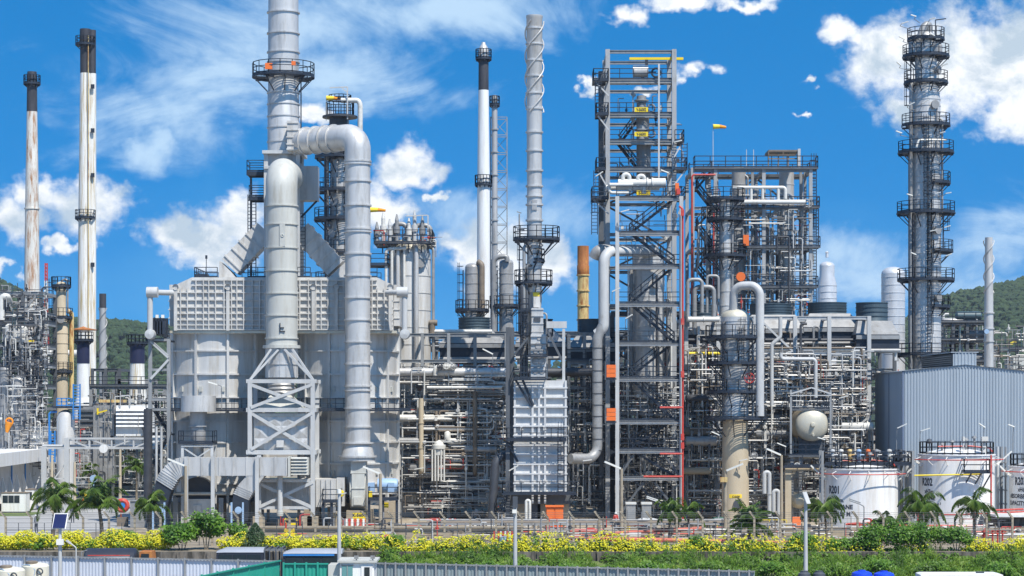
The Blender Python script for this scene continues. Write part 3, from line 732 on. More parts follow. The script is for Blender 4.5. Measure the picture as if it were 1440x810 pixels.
part(fan, 'motor', 'lblue', lambda b: (b.lathe([(.01,0),(.65,.05),(.7,.2),(.7,1.8),(.6,2.),(.01,2.0)], (ax(530,206), 206.3, az(683,206)), 20, 'X'), b.box(ax(517,205), ax(526,205), 205.4, 206.2, az(692,205), az(679,205)), b.box(ax(545,205), ax(554,205), 205.4, 206.4, az(692,205), az(679,205))))
part(fan, 'bearing_cover', 'yellow', lambda b: (b.lathe([(.01,0),(.3,.04),(.34,.5),(.01,.55)], (ax(479,204.4), 204.2, az(694,204.4)), 14, 'Y'), b.box(ax(517.5,204), ax(523,204), 204, 204.6, az(701,204), az(691,204)), b.box(ax(534,204), ax(546,204), 204, 204.6, az(714,204), az(707,204))))
pn = part(fan, 'name_board', 'yellow', lambda b: b.box(ax(496,203.5), ax(514,203.5), 203.4, 203.5, az(733,203.5), az(721,203.5)))
b = MB(); flat_text(b, 'K-5604', .42, (ax(505,203.4), 203.38, az(726.5,203.4))); b.build('lettering', M['ink'], pn)
for (a, c, zz) in ((454, 480, 704), (518, 560, 701)):
    o = deck(fan, ax(a,204), ax(c,204), 203.2, 205.2, az(zz,204), 'FLR', m='navy', name='access_platform', t=.07)
    for px in (a+1.5, c-1.5, (a+c)/2): part(fan, 'post', 'navy', lambda b: b.box(ax(px,204)-.12, ax(px,204)+.12, 203.4, 203.65, 0, az(zz,204)-.12))

# ================================================================ left flue duct (front centre)
YF = 205.6; rf = ln(22.3, YF-1); cx = ax(396, YF)
dl = thing('flue_duct', (cx, YF, 0), 'thick cream grey vertical duct with rounded top in front of the furnace', 'duct')
zt = az(258, YF)
part(dl, 'bend', 'cream', lambda b: b.tube([(cx, YF, az(290,YF)), (cx, YF, az(243,YF)), (cx, YS-1.0, az(252,YS))], rf, 40, 1.9, fs=9))
def f(b):
    b.lathe([(rf, az(486,YF)), (rf, az(289,YF))], (cx, YF, 0), 40)
    for py in (290,316,349,381,413,444,476): b.ring((cx, YF, az(py,YF)-.06), rf-.02, .13, .12, 40)
    b.ring((cx, YF, az(490,YF)), rf*.99, .3, .3, 40)
part(dl, 'riser', 'cream', f)
part(dl, 'hatch_plate', 'cream', lambda b: (b.box(cx-.02, cx+.5, YF-rf-.1, YF-rf+.1, az(348,YF), az(317,YF)), b.torus((cx+.25, YF-rf-.12, az(333,YF)), .12, .05)))
part(dl, 'door', 'navy', lambda b: (b.box(cx-.02, cx+.06, YF-rf-.12, YF-rf, az(468,YF), az(455,YF)), b.box(cx+.06, cx+.5, YF-rf-.1, YF-rf+.05, az(467,YF), az(466,YF)), b.box(cx+.06, cx+.4, YF-rf-.1, YF-rf+.05, az(462,YF), az(461,YF))))
def f(b):
    b.lathe([(rf*1.01, az(531,YF)), (rf*1.01, az(512,YF)), (rf*1.0, az(490,YF))], (cx, YF, 0), 40)
    for k in range(16):
        a = R(22.5*k); b.bar((cx+math.cos(a)*rf*1.02, YF+math.sin(a)*rf*1.02, az(531,YF)), (cx+math.cos(a)*rf*1.01, YF+math.sin(a)*rf*1.01, az(491,YF)), .06)
    b.ring((cx, YF, az(513,YF)), rf, .1, .1, 40)
part(dl, 'cone', 'alu', f)
def f(b):
    z = az(555,YF)
    pr = []
    for k in range(9): pr.append((rf*(.84 + .07*(k % 2)), z + k*.19))
    b.lathe([(rf*.6, z-.6)] + pr + [(rf, az(531.5,YF))], (cx, YF, 0), 40)
part(dl, 'bellows', 'alud', f)
part(dl, 'transition', 'cream', lambda b: b.hexa([(cx-2.3,YF-1.6,az(577,YF)),(cx+2.3,YF-1.6,az(577,YF)),(cx+2.3,YF+1.6,az(577,YF)),(cx-2.3,YF+1.6,az(577,YF))],
    [(cx-1.,YF-1.,az(556,YF)),(cx+1.,YF-1.,az(556,YF)),(cx+1.,YF+1.,az(556,YF)),(cx-1.,YF+1.,az(556,YF))]))
# support tower with air preheater
ap = thing('air_preheater', (cx, YF, 0), 'boxed air preheater in a white cross-braced steel tower under the cream duct', 'air preheater')
XL, XR = ax(351.5, 203.4), ax(440, 203.4)
for x in (XL, XR):
    for y in (203.4, 207.9):
        part(ap, 'column', 'galv', lambda b: b.box(x-.2, x+.2, y-.2, y+.2, az(638,203.4) if x == XL else 1.1, az(535,203.4)))
for py, hh in ((536, .36), (576.5, .4), (636, .42)):
    for y in (203.4, 207.9): part(ap, 'beam', 'galv', lambda b: b.box(XL-.35, XR+.35, y-.17, y+.17, az(py,203.4)-hh/2, az(py,203.4)+hh/2))
    for x in (XL, XR): part(ap, 'cross_beam', 'galv', lambda b: b.box(x-.15, x+.15, 203.4, 207.9, az(py,203.4)-hh/2+.01, az(py,203.4)+hh/2-.01))
for (pa, pb) in ((541, 573), (581, 632)):
    brace(ap, (XL+.1, 203.4, az(pa,203.4)), (XR-.1, 203.36, az(pb,203.4)), .3, 'galv'); brace(ap, (XR-.1, 203.3, az(pa,203.4)), (XL+.1, 203.28, az(pb,203.4)), .3, 'galv')
for (dx, dpx) in ((XL, 381), (XL, 392), (XR, 411), (XR, 400)):
    brace(ap, (dx, 203.5, az(534,203.4)), (ax(dpx,204), 204.0, az(491,204)), .2, 'galv')
def f(b):
    b.box(ax(357,203.7), ax(434,203.7), 203.75, 207.7, az(634,203.7), az(581,203.7))
    for k in range(3):
        for j in range(4):      # quilted sheets
            xa = ax(357+19.2*j,203.7); xb = ax(357+19.2*(j+1),203.7); za = az(634-17.6*k,203.7); zb = az(634-17.6*(k+1),203.7)
            xm, zm = (xa+xb)/2, (za+zb)/2; y = 203.74
            b.add([(xa,y,za),(xb,y,za),(xb,y,zb),(xa,y,zb),(xm,y-.13,zm)], [(0,1,4),(1,2,4),(2,3,4),(3,0,4)])
part(ap, 'casing', 'alu', f)
part(ap, 'square_hatch', 'panel', lambda b: b.box(ax(389,203.4), ax(399,203.4), 203.2, 203.75, az(629,203.4), az(619,203.4)))
part(ap, 'top_beam_row', 'cream', lambda b: b.box(ax(358,203.6), ax(433,203.6), 203.55, 203.74, az(585.5,203.6), az(581.5,203.6)))
# lower frame
X2 = ax(364.5, 203.4)
part(ap, 'column', 'galv', lambda b: b.box(X2-.2, X2+.2, 203.2, 203.6, 1.1, az(640,203.4)))
for py in (676, 714): part(ap, 'beam', 'galv', lambda b: b.box(X2+.2, XR-.2, 203.25, 203.55, az(py,203.4)-.14, az(py,203.4)+.14))
brace(ap, (X2, 203.35, az(680,203.4)), (XR, 203.35, az(714,203.4)), .3, 'galv'); brace(ap, (X2, 203.28, az(713,203.4)), (XR, 203.28, az(678,203.4)), .3, 'galv')
for px in (363, 440, 432): part(ap, 'footing', 'conc', lambda b: b.box(ax(px,203.4)-.5, ax(px,203.4)+.5, 202.9, 204.1, 0, 1.1))
part(ap, 'lower_casing', 'panel', lambda b: (b.box(ax(367,204.5), ax(472,204.5), 204.5, 208.3, az(713,204.5), az(674,204.5)), [b.box(ax(368+7*k,204.5)-.05, ax(368+7*k,204.5)+.05, 204.38, 204.52, az(713,204.5), az(674,204.5)) for k in range(15)]))
part(ap, 'drain_pipe', 'galv', lambda b: b.tube([(ax(394,203),202.9,az(668,203)), (ax(394,203),202.9,az(720,203))], [.26,.26], 14))
part(ap, 'drain_pot', 'cream', lambda b: b.lathe([(.01,-.3),(.3,-.25),(.34,0),(.3,.3)], (ax(394,203), 202.9, az(722,203)), 14))

# ================================================================ horizontal air duct with two elbows
YA = 201.9
ad = thing('air_duct', (ax(310,YA), YA+1, 0), 'boxy silver horizontal air duct with bent ends in front of the left firebox', 'duct')
za, zb = az(669, YA), az(643.5, YA); D0, D1 = YA, YA + 1.9
def f(b):
    b.box(ax(259,YA), ax(404,YA), D0, D1, za, zb)
    for px in (260.5,283,299,308,327,346,366,386,402): b.box(ax(px,YA)-.035, ax(px,YA)+.035, D0-.06, D1+.06, za-.06, zb+.06)
part(ad, 'run', 'alu', f)
part(ad, 'louvre', 'cream', lambda b: (b.box(ax(409,YA), ax(433,YA), D0+.25, D1, za+.05, zb-.02), b.box(ax(405,YA), ax(408.5,YA), D0-.12, D1+.1, za-.1, zb+.1), [b.hexa([(ax(409,YA),D0,za+.1+k*.3),(ax(432,YA),D0,za+.1+k*.3),(ax(432,YA),D0+.25,za+.2+k*.3),(ax(409,YA),D0+.25,za+.2+k*.3)],[(ax(409,YA),D0+.01,za+.13+k*.3),(ax(432,YA),D0+.01,za+.13+k*.3),(ax(432,YA),D0+.25,za+.25+k*.3),(ax(409,YA),D0+.25,za+.25+k*.3)]) for k in range(6)]))
def elbow(b, px0, a_end, flip=False, rin=.7):   # swept rectangular bend in the XZ plane
    hh = zb - za; xc = ax(px0, YA); zc = za - rin; N = 6; prev = None
    for k in range(N + 1):
        a = R(90) + R(a_end) * k / N
        c, s = math.cos(a), math.sin(a)
        q = [(xc + c*rin, D0, zc + s*rin), (xc + c*(rin+hh), D0, zc + s*(rin+hh)), (xc + c*(rin+hh), D1, zc + s*(rin+hh)), (xc + c*rin, D1, zc + s*rin)]
        if prev: b.hexa(prev, q)
        e = .05; qq = [(xc + c*(rin-e), D0-e, zc + s*(rin-e)), (xc + c*(rin+hh+e), D0-e, zc + s*(rin+hh+e)), (xc + c*(rin+hh+e), D1+e, zc + s*(rin+hh+e)), (xc + c*(rin-e), D1+e, zc + s*(rin-e))]
        t = Vector((-s, 0, c))*.035
        b.hexa([Vector(p)-t for p in qq], [Vector(p)+t for p in qq]); prev = q
    return prev, Vector((-math.sin(a), 0, math.cos(a)))
b = MB(); last, dirn = elbow(b, 259, 58)
for k in range(5):     # pleats
    nx_ = [Vector(p) + dirn*.22 for p in last]; cen = sum(nx_, Vector())/4
    b.hexa(last, nx_); o_ = [cen + (p-cen)*1.1 for p in nx_]
    b.hexa([p - dirn*.04 for p in o_], [p + dirn*.04 for p in o_]); last = nx_
b.build('elbow', M['alu'], ad)
b = MB(); q2 = [(ax(209,YA),D0,az(733,YA)), (ax(228,YA),D0,az(733,YA)), (ax(228,YA),D1,az(733,YA)), (ax(209,YA),D1,az(733,YA))]
b.hexa([q2[0],q2[1],q2[2],q2[3]], [last[1],last[0],last[3],last[2]]); b.build('dark_boot', M['navy'], ad)
b = MB()
qa = [(ax(347,YA),D0+.03,za-.003),(ax(372,YA),D0+.03,za-.003),(ax(372,YA),D1-.03,za-.003),(ax(347,YA),D1-.03,za-.003)]
qb = [(ax(336,YA),D0+.03,az(681,YA)),(ax(357,YA),D0+.03,az(690,YA)),(ax(357,YA),D1-.03,az(690,YA)),(ax(336,YA),D1-.03,az(681,YA))]
b.hexa(qb, qa); last = [Vector(p) for p in qb]; dirn = Vector((-.5,0,-.85)).normalized()
for k in range(5):
    nx_ = [Vector(p) + dirn*.2 for p in last]; cen = sum(nx_, Vector())/4
    b.hexa(nx_, last); o_ = [cen + (p-cen)*1.05 for p in nx_]; b.hexa([p + dirn*.035 for p in o_], [p - dirn*.035 for p in o_]); last = nx_
b.build('branch', M['alu'], ad)
b = MB(); b.hexa([(ax(322,YA),D0,az(733,YA)),(ax(348,YA),D0,az(733,YA)),(ax(348,YA),D1,az(733,YA)),(ax(322,YA),D1,az(733,YA))], last); b.build('dark_boot', M['navy'], ad)
for px in (262.5, 300, 362): part(ad, 'support_post', 'galv', lambda b: (b.box(ax(px,YA)-.17, ax(px,YA)+.17, D0-.42, D0-.1, 0, zb+.1)))
for px in (224, 334):
    part(ad, 'round_gauge', 'lblue', lambda b: (b.lathe([(.01,-.06),(.32,-.05),(.34,.04),(.01,.06)], (ax(px+1,YA-.8), YA-.8, az(717,YA)), 18, 'Y'), b.bar((ax(px+9,YA),YA-.7,0),(ax(px+9,YA),YA-.7,az(706,YA)),.16), b.bar((ax(px-7,YA),YA-.7,0),(ax(px-7,YA),YA-.7,az(706,YA)),.16)))
# forced draught fan + silencer
ff = thing('forced_draught_fan', (ax(279,205), 205, 0), 'intake fan with a wide round hood on a white stand left of the cream duct', 'fan')
xc = ax(279, 205.2)
def f(b):
    r_ = ln(24.5,205); b.lathe([(r_-.05, az(579,205)), (r_, az(579,205)), (r_, az(556.5,205)), (.01, az(556.5,205))], (xc, 205.2, 0), 36); b.lathe([(.01, az(575,205)), (r_-.05, az(575,205))], (xc, 205.2, 0), 36)
part(ff, 'hood', 'alu', f)
part(ff, 'neck', 'alud', lambda b: (b.lathe([(ln(12,205), az(579,205)), (ln(11,205), az(600,205)), (ln(10,205), az(600.5,205)), (ln(10.5,205), az(618,205)), (ln(7.5,205), az(625,205)), (ln(7.5,205), az(645,205))], (xc, 205.2, 0), 28), b.ring((xc,205.2,az(600,205)), ln(10,205), .2, .1, 28)))
for px in (258.5, 300):
    for y in (204.2, 206.4): part(ff, 'post', 'galv', lambda b: b.box(ax(px,205)-.13, ax(px,205)+.13, y-.13, y+.13, 0, az(626,205)))
part(ff, 'top_frame', 'galv', lambda b: (b.box(ax(257,205), ax(301.5,205), 204, 206.6, az(628,205), az(626,205))))
brace(ff, (ax(259,205),204.2,az(629,205)), (ax(280,205),204.15,az(643,205)), .13, 'galv'); brace(ff, (ax(300,205),204.2,az(629,205)), (ax(280,205),204.15,az(643,205)), .13, 'galv')
deck(ff, ax(253,205), ax(302,205), 203.9, 206.8, az(622,205), 'FLR', m='navy', t=.07, name='gallery')
part(ff, 'scroll', 'pdark', lambda b: b.lathe([(.01,-.7),(1.6,-.7),(1.6,.7),(.01,.7)], (xc, 205.2, az(694,205)), 28, 'Y'))
part(ff, 'motor_housing', 'panel', lambda b: (b.box(ax(263,204), ax(296,204), 204.1, 206, .3, az(702,204)), b.box(ax(272,204), ax(283,204), 204.0, 204.1, az(724,204), az(710,204)), [b.box(ax(263,204)-.04, ax(296,204)+.04, 204.03, 204.1, az(p_,204)-.05, az(p_,204)+.05) for p_ in (702.5,727)]))
part(ff, 'cross_pipe', 'cream', lambda b: b.tube([(ax(240,204.6),203.9,az(694,204)), (ax(262,204.6),203.9,az(694,204)), (ax(320,204.6),203.9,az(694,204))], .16, 12))
for px in (247, 311): part(ff, 'perforated_post', 'steel', lambda b: (b.box(ax(px,204)-.22, ax(px,204)+.22, 203.9, 204.2, 0, az(700,204)), [b.box(ax(px,204)-.08, ax(px,204)+.08, 203.87, 203.9, .5+.3*k, .62+.3*k) for k in range(7)]))
# left flank service frame (crossover pipe, braces, stair)
lf = thing('service_frame', (ax(218,208), 208, 0), 'slender grey service frame with cross braces hugging the left side of the furnace', 'steel frame')
for px in (211, 237): 
    part(lf, 'column', 'steel', lambda b: b.box(ax(px,207)-.17, ax(px,207)+.17, 207, 207.35, 0, az(478,207)))
for py in (478, 520, 562, 576, 640): part(lf, 'beam', 'steel', lambda b: b.box(ax(208,207), ax(239,207), 207.02, 207.3, az(py,207)-.12, az(py,207)+.12))
brace(lf, (ax(212,207),206.95,az(480,207)), (ax(237,207),206.95,az(503,207)), .22, 'galv'); brace(lf, (ax(237,207),206.95,az(506,207)), (ax(212,207),206.95,az(533,207)), .22, 'galv')
brace(lf, (ax(212,207),206.9,az(478,207)), (ax(237,207),206.9,az(500,207)), .12, 'galv')
for py in (478, 576, 610): deck(lf, ax(206,208), ax(240,208), 207.4, 210.5, az(py,208), 'FL', m='navy', t=.07)
for k, (pa, pb) in enumerate(((576,610),(610,650),(650,690))): part(lf, 'stair', 'navy', lambda b: b.stair((ax(213 if k%2 else 236,208), 209.0, az(pb,208)), (ax(236 if k%2 else 213,208), 209.0, az(pa,208)), .8))
part(lf, 'valve_cluster', 'navy', lambda b: [(b.box(ax(p_,206.8)-.2, ax(p_,206.8)+.2, 206.5, 206.9, az(470,207), az(452,207)), b.bar((ax(p_,206.8),206.7,az(452,207)),(ax(p_,206.8),206.7,az(446,207)),.08)) for p_ in (218,222,226,230)])
part(lf, 'level_gauge', 'lamp', lambda b: [b.box(ax(p_,206.5)-.14, ax(p_,206.5)+.14, 206.4, 206.6, az(447.5,207), az(443,207)) for p_ in (221,229)])
co_ = thing('crossover_pipe', (ax(211,206), 206, az(478,206)), 'grey crossover pipe with a round end cap at the left corner of the furnace', 'pipe')
part(co_, 'pipe', 'galv', lambda b: b.tube([(ax(240,207),208,az(411,207)), (ax(211,206),206,az(411,206)), (ax(211,206),206,az(466,206))], .27, 16, .05))
part(co_, 'header', 'galv', lambda b: b.tube([(ax(206.5,206),206,az(411,206)), (ax(222,206),206,az(411,206))], .52, 18))
part(co_, 'end_cap', 'galv', lambda b: b.lathe([(.01,-.5),(.45,-.42),(.5,0),(.5,.8)], (ax(211,206), 206, az(470,206)), 20, 'Y'))
co2 = dup(co_, (ax(569,206)-0, 206, az(478,206)), 'grey crossover pipe with a round end cap at the right corner of the furnace', scale=(-1,1,1))
for px, rr in ((207,.41),(219,.12),(226,.12)):
    o = MB(); o.tube([(ax(px,206),206.4,0), (ax(px,206),206.4,az(600 if rr<.4 else 575,206))], rr, 14)
    tag(o.build('riser_pipe', M['pdark' if rr>.4 else 'galv']), 'dark thick riser pipe at the far left of the furnace' if rr>.4 else ('thin grey riser pipe just left of the furnace, %s of two' % ('left' if px==219 else 'right')), 'pipe')
# ================================================================ chimneys and flues against the sky
def simple_stack(name, label, cat, px, Y, prof, bands=(), platforms=(), ladder=None, seg=28, m=None, group=None, ladder_m='navy', ground=True):
    """prof: list of (material, [(half width px, py), ...]) bottom to top"""
    x = ax(px, Y); zb = az(prof[0][2][0][1], Y)
    if ground:      # carry the lowest section down to the ground
        pg = HOR + EYE * FOC / Y; zb = 0; n0, m0, p0 = prof[0]; prof = [(n0, m0, [(p0[0][0], pg)] + list(p0))] + list(prof[1:])
    t = thing(name, (x, Y, zb), label, cat, group)
    for nm, mm, pr in prof:
        part(t, nm, mm, lambda b: (b.lathe([(ln(r, Y), az(p, Y)) for r, p in pr], (x, Y, 0), seg), b.lathe([(.001, az(pr[0][1], Y)), (ln(pr[0][0], Y), az(pr[0][1], Y))], (x, Y, 0), seg) if not ground else None, b.lathe([(ln(pr[-1][0], Y), az(pr[-1][1], Y)), (ln(pr[-1][0], Y)*.85, az(pr[-1][1], Y)), (ln(pr[-1][0], Y)*.85, az(pr[-1][1]+4, Y)), (.001, az(pr[-1][1]+4, Y))], (x, Y, 0), seg)))
    for (mm, r, ps) in bands:
        for p in ps: part(t, 'band', mm, lambda b: b.ring((x, Y, az(p, Y)-.08), ln(r, Y), .12, .16, seg))
    for (r0, r1, p) in platforms: ring_platform(t, x, Y, az(p, Y), ln(r0, Y), ln(r1, Y), 0, 360, 1.1, t=.08)
    if ladder:
        off, p0, p1 = ladder
        part(t, 'ladder', ladder_m, lambda b: b.ladder((x + ln(off, Y), Y - ln(8, Y)), az(p0, Y), az(p1, Y), (0, -1), .5, True, .09, .6))
    return t, x
Y = 300.
t, x = simple_stack('chimney', 'rusty white chimney with black top, farthest left', 'chimney', 45, Y,
    [('lower_shaft','rust',[(11.5,505),(9.6,295)]),('shaft','rust',[(9.5,295),(7.3,157)]),('black_top','black',[(7.4,157),(6.9,118),(7.6,116),(6.4,101)])], [('rust',9.6,(293.5,))], [(7,12,117)])
t, x = simple_stack('chimney', 'tall twin-flue white chimney with grey-black top and yellow streaks, far left', 'chimney', 120, 312.,
    [('flue','white_s',[(11,560),(9.6,303),(7.2,103)]),('black_top','black',[(7.2,103),(7.2,62),(8,60),(7.6,41)])], [('white_s',9.6,(303,))], [(7,14,62),(9.6,14.5,306)])
part(t, 'flue', 'white_s', lambda b: b.lathe([(ln(5,312), az(600,312)), (ln(5.2,312), az(103,312))], (ax(129.5,312), 312.3, 0), 20))
part(t, 'black_top', 'black', lambda b: b.lathe([(ln(5.3,312), az(103,312)), (ln(5.3,312), az(42,312)), (.01, az(42,312))], (ax(129,312), 312.3, 0), 20))
part(t, 'conduit', 'yrust', lambda b: b.box(ax(123.8,311), ax(124.8,311), 310.9, 311.05, az(560,311), az(50,311)))
for p in (121,183,246,372): part(t, 'sampling_port', 'navy', lambda b: (b.box(ax(127,311), ax(132,311), 311.3, 311.5, az(p+3,311), az(p-3,311))))
simple_stack('chimney', 'short white chimney with navy top and rusty conical rain hat', 'chimney', 117, 292.,
    [('flare','white',[(13,577),(10,560)]),('shaft','white',[(9.6,562),(8.6,511)]),('navy_top','navyp',[(9,511),(9,480)]),('platform_ring','navy',[(12,480),(12.5,477)])], [], [(9,14.5,478)])
hat = list(COL.objects)[-1]
t = [o for o in COL.objects if o.name.startswith('chimney') and 'rain hat' in o.get('label','')][0]
part(t, 'rain_hat', 'rusty', lambda b: b.lathe([(ln(19,292), az(464.5,292)), (ln(19,292), az(463.5,292)), (ln(6,292), az(461,292)), (.01, az(459,292))], (ax(117,292), 292, 0), 24))
for k in range(6):
    a = PI*k/3+.2; part(t, 'hat_post', 'white', lambda b: b.bar((ax(117,292)+math.cos(a)*.7, 292+math.sin(a)*.7, az(478,292)), (ax(117,292)+math.cos(a)*.7, 292+math.sin(a)*.7, az(464,292)), .07))
simple_stack('chimney', 'short white chimney with navy top, no hat, near the furnace', 'chimney', 193, 294.,
    [('shaft','white_s',[(13,555),(10.5,535),(10,511)]),('navy_top','navyp',[(10.4,511),(10.4,482)])], [], [(10,15,482)])
t, x = simple_stack('chimney', 'slim grey chimney with spiral fins before the left hill', 'chimney', 144.5, 380.,
    [('shaft','alud',[(5.2,525),(4.6,433)]),('dark_top','black',[(4.8,433),(4.8,413)])])
def helix(b, x, Y, r, z0, z1, turns, n=3):
    for j in range(n):
        N = int(turns*20); pts = []
        for k in range(N+1):
            a = 2*PI*(turns*k/N + j/n); pts.append((x + math.cos(a)*(r+.14), Y + math.sin(a)*(r+.14), z0 + (z1-z0)*k/N))
        b.tube(pts, .065, 6)
        for k in range(0, N+1, 5): b.bar(pts[k], (x + (pts[k][0]-x)*r/(r+.16), Y + (pts[k][1]-Y)*r/(r+.16), pts[k][2]), .05)
part(t, 'spiral_fin', 'alud', lambda b: helix(b, x, 380., ln(4.8,380), az(520,380), az(433,380), 2.0, 2))
# white centre chimney
t, x = simple_stack('chimney', 'tall white chimney with black top and silver domed cap in the middle of the plant', 'chimney', 680, 268.,
    [('shaft','white',[(9.6,452),(8.8,255),(7.2,127)]),('black_top','black',[(7.2,127),(7.0,84),(9,83)]),('cap','alu',[(7,84),(6.8,70),(5.5,66),(3,62),(2.5,59.5)])], [], [(7.4,11.5,82),(8.8,12.5,259)])
# grey flue in a lattice tower
t, x = simple_stack('flue', 'slender grey flue standing in a lattice tower', 'flue', 695.5, 285., [('pipe','alud',[(4.4,470),(4.0,137),(3.2,134)])], [('alud',4.2,range(150,440,32))], [(4.2,7.5,147)], None, 16)
lt = thing('lattice_tower', (ax(703,287), 287, az(470,287)), 'thin grey lattice tower beside the slender flue', 'tower')
LX = [ax(690,287), ax(713,287)]; LY = [286., 288.2]
for lx in LX:
    for ly in LY: part(lt, 'leg', 'pgrey', lambda b: b.bar((lx, ly, az(470,287)), (lx, ly, az(166,287)), .13))
pp = 166
for pp in range(166, 460, 25):
    za_, zb_ = az(pp,287), az(pp+25,287)
    part(lt, 'lattice', 'pgrey', lambda b: [b.bar((LX[0],ly,za_),(LX[1],ly,za_),.09) for ly in LY] + [b.bar((LX[0],ly,zb_ if i else za_),(LX[1],ly,za_ if i else zb_),.07) for i, ly in enumerate(LY)] + [b.bar((lx,LY[0],za_),(lx,LY[1],zb_),.07) for lx in LX])
# silver stack with helical strakes, standing on the white furnace
YC = 212.; xc = ax(751.5, YC)
t, x = simple_stack('chimney', 'slim silver chimney with spiral strakes rising from the small white furnace', 'chimney', 751.5, YC,
    [('shell','alu',[(9.2,500),(9.2,436),(10.5,420),(10.5,252),(10.6,240),(11.2,26),(11.8,25),(11.8,22)])], [('alu',10.8,(40,62,85,107,131,153,186,212,240,262,276,288,310,345,372,410))], [], ground=False)
part(t, 'spiral_strake', 'alu', lambda b: helix(b, x, YC, ln(11.2,YC), az(158,YC), az(30,YC), 1.35, 3))
part(t, 'man_door', 'alud', lambda b: b.box(x-.25, x+.25, YC-.85, YC-.7, az(296,YC), az(282,YC)))
ring_platform(t, x+.2, YC, az(336,YC), ln(11,YC), ln(33,YC), 0, 360, 1.2, t=.075)
ring_platform(t, x-.1, YC, az(397,YC), ln(11,YC), ln(27,YC), 0, 360, 1.2, t=.075)
ring_platform(t, x-.5, YC, az(366,YC), ln(11,YC), ln(22,YC), -60, 80, 1.1, t=.07)
part(t, 'ladder', 'navy', lambda b: b.ladder((x-1.0, YC-.4), az(397,YC), az(334,YC), (-1,0), .5, True, .08))
part(t, 'ladder', 'navy', lambda b: b.ladder((x-1.1, YC-.4), az(500,YC), az(397,YC), (-1,0), .5, True, .08))
part(t, 'control_box', 'panel', lambda b: b.box(x-.1, x+.55, YC-1.2, YC-.8, az(433,YC), az(418,YC)))
part(t, 'name_plate', 'sacky', lambda b: b.box(x-.15, x+.5, YC-1.06, YC-.95, az(417.5,YC), az(412,YC)))
part(t, 'vent_pipe', 'pgrey', lambda b: (b.tube([(x-1.5,YC+.5,az(470,YC)),(x-1.5,YC+.5,az(300,YC))], .07, 8), b.bar((x-1.75,YC+.5,az(297,YC)),(x-1.3,YC+.5,az(299,YC)),.09)))
# yellow rusty flue
simple_stack('flue', 'short yellow flue with a rusty brown top', 'flue', 820, 270., [('shaft','yrust',[(8,470),(8,387)]),('rusty_top','rusty',[(8,387),(8.6,386),(8.6,374),(8,373),(8,346)])], [('yrust',8,(387,409,430,450))])
# right slim spiral chimney
t, x = simple_stack('chimney', 'slim silver chimney with spiral fins at far right before the hill', 'chimney', 1390.5, 262., [('shell','alu',[(6.6,510),(6.2,420),(5.2,337),(5.4,334)])], [('alu',6.4,(440,462,480))])
part(t, 'spiral_fin', 'alu', lambda b: helix(b, x, 262., ln(5.6,262), az(412,262), az(338,262), 1.5, 2))
part(t, 'gauge_disc', 'lblue', lambda b: b.lathe([(.01,-.05),(.3,-.05),(.3,.05),(.01,.05)], (ax(1388,261), 261.2, az(466,261)), 14, 'Y'))
# radio mast far left
mt = thing('radio_mast', (ax(65,420), 420, az(520,420)), 'thin red and white lattice mast between left chimneys', 'mast')
cols = ('red','white')
for k in range(6):
    z0_, z1_ = az(520-25*k,420), az(495-25*k,420); wd = .45 - .05*k
    def f(b):
        for sx in (-wd, wd):
            for sy in (-wd, wd): b.bar((ax(65,420)+sx,420+sy,z0_),(ax(65,420)+sx,420+sy,z1_),.14)
        for q in range(5):
            za_ = z0_ + (z1_-z0_)*q/5; zb_ = z0_ + (z1_-z0_)*(q+1)/5
            b.bar((ax(65,420)-wd,420-wd,za_),(ax(65,420)+wd,420-wd,zb_),.1); b.bar((ax(65,420)+wd,420+wd,za_),(ax(65,420)-wd,420+wd,zb_),.1)
    part(mt, 'section', cols[(k+1) % 2], f)

